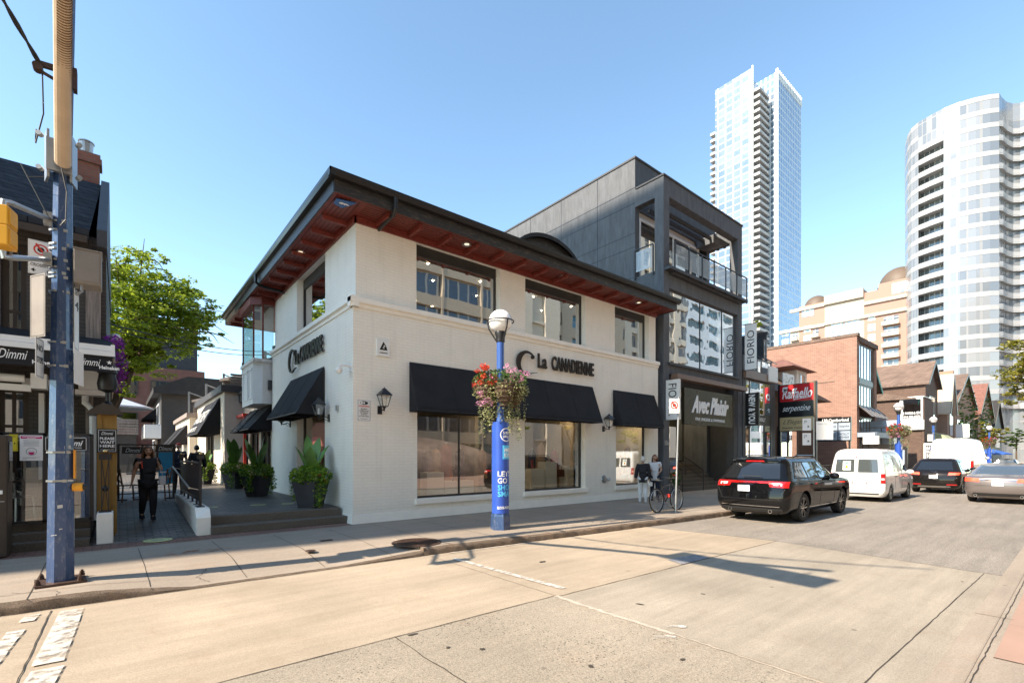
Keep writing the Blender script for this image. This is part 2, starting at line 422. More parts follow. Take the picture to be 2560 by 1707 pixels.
def panes(name, ca, cb, frame, pw, ph, ms, metal=0.5, rough=0.12, offset=0.0, sq=(1,1), framerough=.4, spec=.8):
    """curtain wall: random glass tones in a grid of frames"""
    m, nt, b = newmat(name); L = nt.links; co = coords(nt, 'wall')
    br = nt.nodes.new('ShaderNodeTexBrick'); br.offset = offset; br.squash = sq[0]; br.squash_frequency = sq[1]
    for k, v in (('Scale',1.0),('Brick Width',pw),('Row Height',ph),('Mortar Size',ms),('Mortar Smooth',0.0)): br.inputs[k].default_value = v
    br.inputs['Color1'].default_value = rgb(ca); br.inputs['Color2'].default_value = rgb(cb); br.inputs['Mortar'].default_value = rgb(frame)
    L.new(co, br.inputs['Vector']); L.new(br.outputs[0], b.inputs['Base Color'])
    a = N(nt, 'ShaderNodeMapRange'); a.inputs[3].default_value = metal; a.inputs[4].default_value = 0; L.new(br.outputs[1], a.inputs[0]); L.new(a.outputs[0], b.inputs['Metallic'])
    a = N(nt, 'ShaderNodeMapRange'); a.inputs[3].default_value = rough; a.inputs[4].default_value = framerough; L.new(br.outputs[1], a.inputs[0]); L.new(a.outputs[0], b.inputs['Roughness'])
    b.inputs['Specular IOR Level'].default_value = spec
    nz = N(nt, 'ShaderNodeTexNoise', Scale=0.35, Detail=1.0); L.new(co, nz.inputs['Vector'])
    bp = N(nt, 'ShaderNodeBump', Strength=0.25, Distance=0.2); L.new(nz.outputs[0], bp.inputs['Height']); L.new(bp.outputs[0], b.inputs['Normal'])
    return m

M = {}
M['white_brick'] = brick('white_painted_brick', (.91,.86,.76), (.895,.845,.745), (.84,.79,.70), bw=.24, bh=.078, ms=.008, bump=.42, dist=.012, var=.05, rough=.55, streak=.10)
M['white_paint'] = simple('white_paint', (.91,.86,.765), .5, var=.04, bump=.1)
M['white_trim'] = simple('white_trim', (.8,.8,.78), .45, var=.04)
M['black_metal'] = simple('black_metal', (.018,.018,.02), .35, var=.2)
M['black_frame'] = simple('black_window_frame', (.03,.028,.026), .4, var=.15)
M['bronze'] = simple('bronze_frame', (.10,.075,.055), .4, var=.15)
M['black_cloth'] = simple('black_awning_cloth', (.018,.018,.021), .8, var=.25, scale=1.5, bump=.5, bscale=2.2, spec=.3)
M['black_plastic'] = simple('black_plastic', (.02,.02,.02), .5, var=.1)
M['red_wood'] = simple('red_stained_wood', (.19,.036,.024), .5, var=.25, scale=8, stretch=(3,3,1), dirt=(.06,.015,.01,.5))
M['red_wood_dark'] = simple('dark_red_wood', (.19,.036,.024), .55, var=.25, scale=8)
M['roof_dark'] = simple('dark_roofing', (.03,.027,.025), .75, var=.3, bump=.3)
M['fascia'] = simple('weathered_black_fascia', (.022,.019,.017), .45, var=.3, dirt=(.2,.15,.1,.55), dscale=5, stretch=(1,1,4))
M['gutter'] = simple('black_gutter', (.015,.014,.014), .3, var=.2)
M['letter'] = simple('dark_bronze_letters', (.035,.026,.02), .35, metal=.3, var=.2)
M['glass_shop'] = glass('shop_window_glass', (.74,.76,.72), .22, wob=.02)
M['glass_up'] = glass('upper_window_glass', (.42,.46,.44), .50, wob=.03)
M['glass_big'] = glass('large_mirror_like_glass', (.25,.3,.3), .62, wob=.10)
M['glass_clear'] = glass('clear_glass', (.93,.96,.95), .08)
M['steel'] = simple('galvanised_steel', (.45,.45,.44), .38, metal=.85, var=.12)
M['grey_box'] = simple('grey_box_paint', (.25,.225,.20), .5, var=.12)
M['blue_pole'] = simple('blue_pole_paint', (.028,.065,.16), .25, var=.12, coat=.5, dirt=(.35,.36,.36,.35), dscale=14, scale=2, stretch=(1.5,1.5,.5))
M['blue_lamp'] = simple('blue_lamp_post_paint', (.04,.10,.33), .25, var=.08, coat=.5)
M['blue_wrap'] = simple('blue_poster_wrap', (.03,.085,.40), .3, var=.12, scale=1.2)
M['cream_arm'] = simple('cream_painted_arm', (.55,.42,.29), .5, var=.12)
M['globe'] = simple('white_lamp_globe', (.92,.90,.86), .18, var=.01, coat=.4)
M['yellow'] = simple('yellow_signal_paint', (.72,.36,.02), .4, var=.06)
M['sign_white'] = simple('white_sign_sheet', (.80,.79,.76), .4, var=.03)
M['sign_black'] = simple('black_sign_face', (.012,.012,.013), .3, var=.05)
M['ink'] = simple('black_ink', (.015,.015,.015), .5, var=.02)
M['red_ink'] = simple('red_ink', (.62,.04,.02), .5, var=.03)
M['pink_ink'] = simple('magenta_ink', (.55,.02,.18), .5, var=.03)
M['grey_ink'] = simple('grey_ink', (.25,.25,.27), .5, var=.03)
M['white_ink'] = simple('white_ink', (.86,.86,.84), .5, var=.02)
M['cyan_ink'] = simple('cyan_ink', (.10,.52,.85), .4, var=.03)
M['sidewalk'] = concrete('sidewalk_concrete', (.315,.26,.205), speck=.13, stain_amt=.35)
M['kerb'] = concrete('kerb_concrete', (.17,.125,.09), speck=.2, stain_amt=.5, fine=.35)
M['slab'] = concrete('road_concrete', (.37,.30,.22), speck=.11, stain=(.25,.17,.11), stain_amt=.5, fine=.12, var=.17)
M['slab2'] = concrete('grey_road_concrete', (.32,.275,.215), speck=.15, stain=(.22,.16,.12), stain_amt=.5, fine=.13, var=.17)
M['slab_pit'] = concrete('exposed_aggregate_concrete', (.305,.26,.20), speck=.3, pit=.95, stain_amt=.2)
M['asphalt'] = concrete('worn_asphalt', (.245,.215,.18), speck=.45, stain=(.17,.145,.12), stain_amt=.5, fine=.16)
M['joint'] = simple('dark_joint', (.05,.04,.03), .9)
M['tar'] = simple('patch_grey', (.20,.20,.21), .8, var=.2, dirt=(.5,.48,.45,.5), dscale=12)
M['road_white'] = simple('road_marking_paint', (.55,.51,.45), .7, var=.08, dirt=(.45,.37,.29,.6), dscale=9)
_m = M['road_white'].node_tree; _b = _m.nodes['Principled BSDF']; _t = _m.nodes.new('ShaderNodeBsdfTransparent'); _x = _m.nodes.new('ShaderNodeMixShader'); _n = N(_m, 'ShaderNodeTexNoise', Scale=7.0, Detail=10.0, Roughness=0.7)
_m.links.new(coords(_m), _n.inputs['Vector']); _r = N(_m, 'ShaderNodeMapRange'); _r.inputs[1].default_value = .40; _r.inputs[2].default_value = .54; _r.inputs[3].default_value = .25; _m.links.new(_n.outputs[0], _r.inputs[0])
_m.links.new(_r.outputs[0], _x.inputs[0]); _m.links.new(_t.outputs[0], _x.inputs[1]); _m.links.new(_b.outputs[0], _x.inputs[2]); _m.links.new(_x.outputs[0], _m.nodes['Material Output'].inputs[0])
M['chalk'] = simple('chipped_joint_filler', (.45,.385,.31), .9, var=.2, bump=.5)
M['paver'] = brick('grey_lane_pavers', (.10,.088,.08), (.20,.17,.145), (.025,.022,.02), bw=.26, bh=.13, ms=.014, bump=.9, ground=True, var=.25, rough=.5)
M['paver_red'] = brick('red_edge_pavers', (.20,.10,.075), (.24,.14,.10), (.07,.05,.04), bw=.24, bh=.12, ms=.008, bump=.6, ground=True, var=.25)
M['pink_paver'] = brick('pink_sidewalk_pavers', (.36,.225,.165), (.35,.23,.17), (.29,.19,.14), bw=2.0, bh=1.2, ms=.01, bump=.3, ground=True, var=.1)
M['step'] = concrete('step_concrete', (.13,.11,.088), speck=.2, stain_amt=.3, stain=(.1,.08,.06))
M['iron'] = simple('rusty_iron_cover', (.085,.05,.037), .6, metal=.5, var=.35, scale=15)
M['bark'] = simple('bark', (.10,.065,.04), .9, var=.35, scale=10, bump=.8, bscale=25, stretch=(1,1,.3))
M['tyre'] = simple('tyre_rubber', (.022,.02,.018), .75, var=.2)
M['skin'] = simple('skin', (.48,.27,.18), .5, var=.04)
M['dark_grey_brick'] = brick('dark_painted_brick', (.06,.052,.046), (.072,.062,.054), (.02,.018,.016), bw=.22, bh=.078, ms=.006, bump=.5, var=.12, rough=.55)
# ================================================================ GROUND
ZR = -0.14
g = MB(); g.q((-600,-600,-0.2),(1400,-600,-0.2),(1400,1400,-0.2),(-600,1400,-0.2))
kind(g.build('ground', M['asphalt']), 'structure')
def kerb_y(x):
    P = [(-60,7.9),(-1.0,7.62),(4.29,7.46),(9.0,7.05),(13.5,6.75),(18,6.72),(400,6.72)]
    for (a, ya), (b, yb) in zip(P, P[1:]):
        if a <= x <= b: return ya + (yb-ya)*(x-a)/(b-a)
    return 6.72
def kerb_z(x):
    P = [(-60,0),(-.25,0),(.25,-.05),(.75,-.115),(2.7,-.12),(3.4,-.085),(4.12,-.045),(4.13,0),(400,0)]
    for (a, ya), (b, yb) in zip(P, P[1:]):
        if a <= x <= b: return ya + (yb-ya)*(x-a)/(b-a)
    return 0
xs = [-60,-20,-8,-4,-2.5,-1.6,-1,-.7,-.45,-.25,-.1,.05,.25,.45,.6,.75,1.1,1.5,1.9,2.3,2.7,3.0,3.2,3.4,3.7,3.95,4.12,4.13,4.4,4.8,5.2,5.7,6.2,6.7,7.2,7.8,8.4,9,9.7,10.4,11.1,12,13,14,16,18,25,40,80,180,400]
r_ = MB(); r_.q((-60,-1.5,ZR),(400,-1.5,ZR),(400,9,ZR),(-60,9,ZR))
kind(r_.build('road_asphalt', M['asphalt']), 'structure')
r_ = MB(); r_.q((-30,.6,ZR+.004),(9.95,.6,ZR+.004),(10.45,4.1,ZR+.004),(10.0,7.2,ZR+.004),(9,7.3,ZR+.004),(4,7.8,ZR+.004),(-30,8,ZR+.004))
kind(r_.build('road_concrete', M['slab']), 'structure')
r_ = MB(); r_.q((4.24,.6,ZR+.007),(9.9,.6,ZR+.007),(10.42,4.08,ZR+.007),(4.24,4.2,ZR+.007))
kind(r_.build('road_concrete_slab', M['slab2']), 'structure')
r_ = MB(); r_.q((-30,.6,ZR+.008),(4.2,.6,ZR+.008),(4.2,4.26,ZR+.008),(-30,4.5,ZR+.008))
kind(r_.build('road_aggregate_slab', M['slab_pit']), 'structure')
def strip(mb, pts, w, z, jit=0.0, step=0.15, seed=1):
    """a flat ribbon on the ground along pts, edges slightly ragged"""
    rr = random.Random(seed); P = []
    for (a, b) in zip(pts, pts[1:]):
        a = Vector(a[:2]); b = Vector(b[:2]); n = max(1, int((b-a).length/step))
        for i in range(n): P.append(a + (b-a)*i/n)
    P.append(Vector(pts[-1][:2]))
    L = []; Rr = []
    for i, p in enumerate(P):
        d = (P[min(i+1, len(P)-1)] - P[max(i-1, 0)]).normalized(); nn = Vector((-d.y, d.x))
        o = nn*rr.uniform(-jit, jit); ww = w*(1 + rr.uniform(-.25, .25)*(1 if jit else 0)*(1 if w < .1 else .04))
        zz = z(p.x, p.y) if callable(z) else z
        L.append((*(p+o+nn*ww/2), zz)); Rr.append((*(p+o-nn*ww/2), zz))
    for i in range(len(P)-1): mb.q(L[i], Rr[i], Rr[i+1], L[i+1])
j = MB()
strip(j, [(-30,4.5),(4.2,4.27)], .014, ZR+.011, .006)
strip(j, [(4.2,4.23),(10.43,4.1)], .012, ZR+.011, .005, seed=2)
strip(j, [(4.0,1.12),(9.95,1.0)], .010, ZR+.011, .004, seed=3)
strip(j, [(9.95,.75),(10.43,4.1),(10.05,7.0)], .012, ZR+.011, .006, seed=4)
strip(j, [(2.1,.7),(2.05,4.3)], .010, ZR+.012, .012, seed=5)
strip(j, [(-.6,7.5),(-.62,4.5),(-.6,3)], .010, ZR+.011, .005, seed=6)
strip(j, [(4.2,7.4),(4.23,4.2)], .006, ZR+.011, .006, seed=7)
strip(j, [(-30,7.8),(-1,7.58),(4.2,7.42)], .012, ZR+.009, .006, seed=8)
kind(j.build('road_joints', M['joint']), 'structure')
j = MB()
strip(j, [(4.22,4.25),(4.2,3.4),(4.22,2.6)], .055, ZR+.013, .012, .05, seed=12)
strip(j, [(4.22,2.6),(4.18,.8)], .018, ZR+.013, .008, .05, seed=13)
strip(j, [(4.6,7.36),(6.6,7.16)], .05, ZR+.011, .015, .1, seed=14)
kind(j.build('road_joint_filler', M['chalk']), 'structure')
j = MB()
def ragged(mb, cx, cy, a, b, z, n=18, seed=0, rot=0, amp=.2):
    rr = random.Random(seed); pts = []
    for i in range(n):
        t = 2*math.pi*i/n; k = 1 + rr.uniform(-amp, amp)
        x = a*k*math.cos(t); y = b*k*math.sin(t)
        pts.append((cx + x*math.cos(rot)-y*math.sin(rot), cy + x*math.sin(rot)+y*math.cos(rot), z))
    mb.q(*pts)
p0 = PG(1715,1398,ZR); j.q((p0[0]-.42,p0[1]-.18,ZR+.012),(p0[0]+.4,p0[1]-.2,ZR+.012),(p0[0]+.46,p0[1]+.1,ZR+.012),(p0[0]-.3,p0[1]+.16,ZR+.012))
kind(j.build('road_patch', M['tar']), 'structure')
j = MB()
for i, (px, py, a, b) in enumerate([(1706,1651,.045,.03),(1477,1668,.05,.035),(1600,1512,.08,.03),(1032,1588,.09,.035),(1120,1621,.04,.03),(1205,1625,.04,.04),(300,1330,.02,.02),(2406,1455,.03,.02),(1757,1486,.05,.02)]):
    q = PG(px, py, ZR); ragged(j, q[0], q[1], a*.6, b*.6, ZR+.014, seed=i, rot=i)
q = PG(1356,1405,ZR); ragged(j, q[0], q[1], .07, .03, ZR+.014, seed=33)
kind(j.build('road_stains', M['joint']), 'structure')
# painted markings
mk = MB()
strip(mk, [(4.40,6.9),(4.53,4.42)], .10, ZR+.016, .003, .1, seed=21)
strip(mk, [(-.42,7.38),(-.44,6.6),(-.47,5.6)], .20, ZR+.016, .003, .1, seed=22)
strip(mk, [(-.46,5.47),(-.5,4.9)], .20, ZR+.016, .003, .1, seed=23)
strip(mk, [(-.74,7.42),(-.76,7.15)], .12, ZR+.016, .004, .1, seed=24)
strip(mk, [(-.80,6.85),(-.84,6.1),(-.9,5.0)], .13, ZR+.016, .005, .1, seed=25)
for i, (px, py) in enumerate([(1692,1568),(1666,1594)]):
    q = PG(px, py, ZR); ragged(mk, q[0], q[1], .11, .035, ZR+.016, n=14, seed=50+i, rot=-.7, amp=.35)
q = PG(2540,1452,ZR); ragged(mk, q[0], q[1], .05, .02, ZR+.016, n=9, seed=61, rot=.3)
kind(mk.build('road_markings', M['road_white']), 'structure')

# sidewalk with dropped kerb
sw = MB(); kb = MB(); rr = random.Random(5)
rows = [.15,.35,.6,.9,1.25,2.2,3.5,12]
for xa, xb in zip(xs, xs[1:]):
    for ra, rb in zip(rows, rows[1:]):
        def pt(x, r):
            y = kerb_y(x)+r; zc = kerb_z(x); k = max(0, 1-(r-.15)/1.1)
            return (x, y, zc*k)
        sw.q(pt(xa,ra), pt(xb,ra), pt(xb,rb), pt(xa,rb))
kind(sw.build('sidewalk', M['sidewalk'], smooth=True), 'structure')
# kerb stone: chipped front edge
N_ = 0; kx = []
for xa, xb in zip(xs, xs[1:]):
    st = .08 if -3 < xa < 14 else 4
    n = max(1, int((xb-xa)/st)); kx += [xa+(xb-xa)*i/n for i in range(n)]
kx.append(400)
prev = None
for x in kx:
    y = kerb_y(x); z = kerb_z(x); near = -3 < x < 14
    c = rr.uniform(0, .022) if near else 0; d = rr.uniform(0,.025) if near else 0; e = rr.uniform(-.012,.012) if near else 0
    rg = [(x, y+.152, z+.0), (x, y+.035+c, z), (x, y+.0+e, z-.02-d), (x, y-.012+e, (z+ZR)/2), (x, y-.02+e, ZR-.02)]
    if prev and not (abs(prev[0][0]-4.12) < .001):
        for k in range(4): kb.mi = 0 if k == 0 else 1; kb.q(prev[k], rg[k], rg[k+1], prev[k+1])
    prev = rg
kb.box(4.125,4.16,kerb_y(4.13)-.01,kerb_y(4.13)+.6,ZR,-.002)
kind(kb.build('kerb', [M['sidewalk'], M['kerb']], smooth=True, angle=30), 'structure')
# joints and cracks in the sidewalk
def swz(x, y):
    r = y-kerb_y(x); return kerb_z(x)*max(0, 1-(r-.15)/1.1) + .004
j = MB()
for i, x in enumerate([-2.0,-.85,.27,1.37,2.45,3.55,4.65,5.8,6.95,8.1,9.25,10.4,11.55,12.7,13.85,15,17,19,21]):
    strip(j, [(x-.02,10.6 if x < 4 else 11.05),(x+.04,kerb_y(x)+.0)], .010, swz, .003, .2, seed=70+i)
strip(j, [(-3,7.62+.42),(.3,7.56+.42)], .008, swz, .03, .06, seed=91)
strip(j, [(1.0,8.35),(.85,8.0),(.95,7.7)], .007, swz, .03, .05, seed=92)
strip(j, [(-1.0,8.1),(-.6,7.9),(-.55,7.66)], .007, swz, .03, .05, seed=93)
strip(j, [(4.1,kerb_y(4.1)+.15),(13,kerb_y(13)+.15),(30,6.9)], .01, swz, .006, .3, seed=94)
strip(j, [(4.3,8.45),(4.3,7.5)], .016, swz, .01, .08, seed=95)
kind(j.build('sidewalk_joints', M['joint']), 'structure')
st = MB()
for i in range(16):
    ragged(st, 1.05+rr.uniform(-.45,.45), 9.6+rr.uniform(-.2,.2), rr.uniform(.02,.10), rr.uniform(.015,.04), .0035, n=12, seed=200+i, rot=.6, amp=.5)
M['rust'] = simple('rust_stain', (.30,.16,.09), .9, var=.2)
kind(st.build('sidewalk_stains', M['rust']), 'structure')
# red paver edge, lane ramp, landing, steps
b = MB(); b.q((-9,10.55,.004),(4.2,10.98,.004),(4.2,11.42,.004),(-9,11.42,.004))
kind(b.build('paver_band', M['paver_red']), 'structure')
b = MB(); b.q((-.4,11.41,.006),(1.21,11.41,.006),(1.21,16.2,.34),(-.4,16.2,.34)); b.q((-.4,16.2,.34),(1.21,16.2,.34),(1.21,60,.34),(-.4,60,.34))
b.q((1.205,16.2,.34),(1.5,16.2,.34),(1.5,60,.34),(1.205,60,.34))
b.q((-9,19.5,.336),(-.4,19.5,.336),(-.4,60,.336),(-9,60,.336))
kind(b.build('lane', M['paver']), 'structure')
b = MB(); b.q((1.44,12.02,.34),(4.27,12.02,.34),(4.27,18.86,.34),(1.44,18.86,.34)); b.q((1.5,18.86,.34),(8,18.86,.34),(8,60,.34),(1.5,60,.34))
kind(b.build('lane_landing', M['paver']), 'structure')
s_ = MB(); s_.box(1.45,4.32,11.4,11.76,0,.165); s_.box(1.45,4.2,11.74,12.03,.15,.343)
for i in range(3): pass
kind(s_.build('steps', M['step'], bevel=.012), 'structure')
# near pavement, where the photographer stands
b = MB(); b.box(-60,400,-12,.60,-.3,-.092)
kind(b.build('near_sidewalk', M['sidewalk']), 'structure')
b = MB(); b.box(-60,400,.60,.80,-.3,-.088)
kind(b.build('near_kerb', M['sidewalk'], bevel=.015), 'structure')
b = MB(); b.q((5.74,-12,-.087),(400,-12,-.087),(400,.52,-.087),(5.74,.52,-.087))
kind(b.build('near_paving', M['pink_paver']), 'structure')
j = MB(); strip(j, [(4.6,.575),(12,.56)], .007, -.084, .005, .08, seed=99); strip(j, [(5.74,.52),(5.74,-3)], .008, -.084, .004, .2, seed=98); strip(j, [(4.1,.8),(4.1,-2)], .008, -.084, .004, .2, seed=97)
strip(j, [(7.2,.8),(7.2,.5)], .008, -.084, .004, .1, seed=96)
kind(j.build('near_paving_joints', M['joint']), 'structure')

# ---- covers and floor decals
def disc(mb, c, r, z, n=28, h=.004, flip=1):
    mb.lathe((c[0],c[1],z), [(0,h),(r,h),(r,0)], n)
def manhole(c, r, label):
    t = thing('manhole_cover', (c[0],c[1],.003), label, 'manhole cover')
    m = MB(); m.lathe((c[0],c[1],.003), [(0,.004),(r*.86,.004),(r*.86,0)], 40)
    k = 0
    for i in range(-9,10):
        for jj in range(-9,10):
            x = i*r*.09; y = jj*r*.09
            if x*x+y*y < (r*.8)**2: m.box(c[0]+x-r*.028,c[0]+x+r*.028,c[1]+y-r*.028,c[1]+y+r*.028,.006,.012)
    m.build('lid', M['iron'], t)
    m = MB(); m.lathe((c[0],c[1],.003), [(r*.89,0),(r*.89,.007),(r,.007),(r,0)], 40); m.build('rim', M['iron'], t)
c = PG(1045,1357); manhole((c[0],c[1]+.05), .46, 'large round rusty manhole cover set in the sidewalk beside the kerb break')
c = PG(776,1376.5); 
m = MB(); m.lathe((c[0],c[1],.003), [(.05,0),(.05,.006),(.085,.006),(.085,0)], 20); m.lathe((c[0],c[1],.003), [(0,.004),(.05,.004)], 20)
tag(m.build('valve_cover', M['iron']), 'small round rusty valve cover in the sidewalk', 'valve cover')
c = PG(816,1350.5)
m = MB(); m.box(c[0]-.11,c[0]+.11,c[1]-.06,c[1]+.06,.003,.009)
for i in range(6): m.box(c[0]-.1+.035*i,c[0]-.085+.035*i,c[1]-.05,c[1]+.05,.009,.012)
tag(m.build('utility_cover', M['iron']), 'small rectangular rusty cover in the sidewalk near the steps', 'utility cover')
M['decal'] = simple('yellow_floor_sticker', (.55,.58,.22), .5, var=.15, dirt=(.2,.2,.15,.7), dscale=15)
for px, py, z, r, lb in [(395,1349.5,.014,.23,'worn yellow round floor sticker at the foot of the lane ramp'),(526,1267.6,.344,.17,'yellow round floor sticker on the landing nearest the black railing'),
                         (645,1261.6,.344,.19,'yellow round floor sticker in the middle of the landing'),(720,1258.5,.344,.16,'yellow round floor sticker beside the nearest planter')]:
    c = PG(px, py, z); t = MB(); t.lathe((c[0],c[1],z), [(0,.003),(r,.003),(r,0)], 26)
    t.mi = 1; t.lathe((c[0],c[1],z), [(r*.72,.0045),(r*.78,.0045)], 26)
    t.box(c[0]-r*.5,c[0]+r*.5,c[1]-.02,c[1]+.02,z+.003,z+.005); t.box(c[0]-r*.35,c[0]+r*.35,c[1]+.05,c[1]+.07,z+.003,z+.005); t.box(c[0]-r*.35,c[0]+r*.35,c[1]-.07,c[1]-.05,z+.003,z+.005)
    tag(t.build('floor_sticker', [M['decal'], M['grey_ink']]), lb, 'floor sticker', 'distancing stickers on the paving')
# ================================================================ WHITE BRICK SHOP
def awning(parent, axis, wallpos, a0, a1, zt, zb, proj, name='awning', mat=None, valance=.0, label=None):
    """closed-ended sloping cloth awning; wall faces -Y (axis 'y') or -X (axis 'x')"""
    mat = mat or M['black_cloth']; w = wallpos; o = w - proj; e = .03
    def P(u, d, z): return (u, d, z) if axis == 'y' else (d, u, z)
    m = MB()
    m.q(P(a0,w-e,zt), P(a1,w-e,zt), P(a1,o,zb), P(a0,o,zb))
    m.q(P(a0,w-e,zt), P(a0,o,zb), P(a0,w-e,zb)); m.q(P(a1,w-e,zt), P(a1,w-e,zb), P(a1,o,zb))
    m.q(P(a0,w-e,zt), P(a0,w-e,zb), P(a1,w-e,zb), P(a1,w-e,zt))
    n_ = max(1, round((a1-a0)/1.15))
    for i in range(1, n_): u = a0+(a1-a0)*i/n_; m.bar(P(u,w-e,zt+.003), P(u,o,zb+.003), .02, .008)
    m.bar(P(a0,o,zb+.11), P(a1,o,zb+.11), .012, .012)
    if valance: m.q(P(a0,o,zb), P(a1,o,zb), P(a1,o-.004,zb-valance), P(a0,o-.004,zb-valance))
    a = m.build(name, mat, parent)
    if parent is None: a.modifiers.new('s','SOLIDIFY').thickness = .012
    f = MB()
    for u in (a0+.03, (a0+a1)/2, a1-.03):
        f.bar(P(u,w-.03,zb+.03), P(u,o+.03,zb+.03), .025, .025); f.bar(P(u,o+.03,zb+.03), P(u,w-.03,zt-.04), .025, .025)
    f.bar(P(a0+.02,o+.02,zb+.02), P(a1-.02,o+.02,zb+.02), .025, .025, (0,0,1))
    f.build('awning_frame', M['black_metal'], a)
    if label: lab(a, label)
    return a
def window(parent, axis, pos, a0, a1, z0, z1, fw=.07, fd=.07, frame=None, gl=None, vert=(), horz=(), sill=None, name='window', glname='pane', head=0.0):
    frame = frame or M['black_frame']; gl = gl or M['glass_shop']
    def bx(m, u0, u1, d0, d1, w0, w1):
        if axis == 'y': m.box(u0, u1, d0, d1, w0, w1)
        else: m.box(d0, d1, u0, u1, w0, w1)
    m = MB()
    bx(m, a0, a0+fw, pos, pos+fd, z0, z1); bx(m, a1-fw, a1, pos, pos+fd, z0, z1)
    bx(m, a0+fw, a1-fw, pos, pos+fd, z0, z0+fw); bx(m, a0+fw, a1-fw, pos, pos+fd, z1-fw-head, z1)
    for u in vert: bx(m, u-fw*.3, u+fw*.3, pos+.006, pos+fd-.006, z0+fw, z1-fw-head)
    for zz in horz: bx(m, a0+fw, a1-fw, pos+.009, pos+fd-.009, zz-fw*.3, zz+fw*.3)
    f = m.build(name, frame, parent)
    g = MB()
    zt = z1-fw-head
    if axis == 'y': g.q((a0+fw,pos+fd*.5,z0+fw),(a1-fw,pos+fd*.5,z0+fw),(a1-fw,pos+fd*.5,zt),(a0+fw,pos+fd*.5,zt))
    else: g.q((pos+fd*.5,a1-fw,z0+fw),(pos+fd*.5,a0+fw,z0+fw),(pos+fd*.5,a0+fw,zt),(pos+fd*.5,a1-fw,zt))
    g.build(glname, gl, f)
    if sill is not None:
        s = MB(); bx(s, a0-.06, a1+.10, sill, pos+fd-.01, z0-.14, z0-.002); s.build('sill', M['white_paint'], f, bevel=.01)
    return f

X0, Y0, X1, YB = 4.27, 11.1, 16.8, 18.86
ZC, ZT = 5.28, 7.36
shop = thing('white_brick_shop', (X0, Y0, 0), 'white painted brick corner shop with black awnings and deep red eaves', 'building')
fx = lambda p: XY(p, Y0)
LW = [(fx(1043), fx(1252)), (fx(1312), fx(1463)), (fx(1540), fx(1621))]
UW = [(XY(1041, 11.2), XY(1250, 11.2)), (XY(1313, 11.2), XY(1464, 11.2)), (XY(1537, 11.2), XY(1622, 11.2))]
SWY = (YX(812, X0), YX(742, X0))           # side ground window, y range
SUY = (YX(813, 4.37), YX(742, 4.37))
m = MB()
m.wall('y', Y0, .30, X0, X1, 0, ZC, [(a, b, .50, 2.95) for a, b in LW])
m.wall('x', X0, .30, Y0+.30, YB, 0, ZC, [(SWY[0], SWY[1], .62, 3.0)])
m.wall('y', Y0+.1, .25, X0+.1, X1-.02, ZC, ZT, [(a, b, 5.42, ZT-.12) for a, b in UW])
m.wall('x', X0+.1, .25, Y0+.35, YB, ZC, ZT, [(SUY[0], SUY[1], 5.42, ZT-.12)])
m.wall('y', YB-.2, .2, X0+.4, X1, 0, ZT); m.wall('x', X1-.2, .2, Y0+.36, YB-.2, 0, ZT-.01)
m.build('wall', M['white_brick'], shop)
# uneven plastered plinth
m = MB(); m.prism([(Y0-.035,0),(Y0-.012,.22),(Y0+.02,.22),(Y0+.02,0)], 'x', X0-.03, X1); m.prism([(X0-.035,0),(X0-.012,.22),(X0+.02,.22),(X0+.02,0)], 'y', Y0+.02, YB)
m.build('plinth', M['white_paint'], shop)
# cornice band
m = MB()
prof = [(0,5.16),(-.03,5.16),(-.03,5.24),(-.09,5.27),(-.09,5.38),(-.06,5.40),(.12,5.42),(.12,5.16)]
m.prism([(Y0+a, b) for a, b in prof], 'x', X0-.09, X1+.02); m.prism([(X0+a, b) for a, b in prof], 'y', Y0-.086, YB+.02)
m.build('cornice', M['white_paint'], shop)
for i, (a, b) in enumerate(LW): window(shop, 'y', Y0+.20, a, b, .50, 2.95, fw=.055, gl=M['glass_shop'], vert=[a+(b-a)*.52] if i == 0 else (), sill=Y0-.06)
for i, (a, b) in enumerate(UW): window(shop, 'y', Y0+.30, a, b, 5.42, ZT-.12, fw=.05, gl=M['glass_up'], head=.24)
window(shop, 'x', X0+.20, SWY[0], SWY[1], .62, 3.0, fw=.06, sill=X0-.04)
window(shop, 'x', X0+.30, SUY[0], SUY[1], 5.42, ZT-.12, fw=.05, gl=M['glass_up'], head=.24)
# floors and inner partitions
m = MB(); m.box(X0+.31, X1-.21, Y0+.31, YB-.21, .0, .42); m.box(X0+.36, X1-.21, Y0+.36, YB-.21, 3.1, 3.25); m.box(X0+.36, X1-.21, Y0+.36, YB-.21, 4.9, 5.1); m.box(X0+.36, X1-.21, Y0+.36, YB-.21, 7.2, 7.3)
m.box(8.9,9.05,Y0+1.6,YB-.22,.43,3.09); m.box(12.8,12.95,Y0+.9,YB-.22,.43,3.09)
M['interior'] = simple('interior_plaster', (.42,.36,.28), .7)
M['interior_floor'] = simple('interior_floor', (.2,.14,.09), .4)
m.build('interior', M['interior'], shop)
# awnings
p = lambda px, py: PY(px, py, Y0)
awning(shop, 'y', Y0, fx(1022), fx(1480), 4.02, 2.74, .5, label='long black cloth awning over the two larger street windows')
awning(shop, 'y', Y0, fx(1531), fx(1634), 4.02, 2.70, .5, label='short black cloth awning at the right end of the front')
awning(shop, 'x', X0, YX(813, X0), YX(729, X0), 4.02, 2.72, .75, label='black cloth awning on the side wall above the lane')
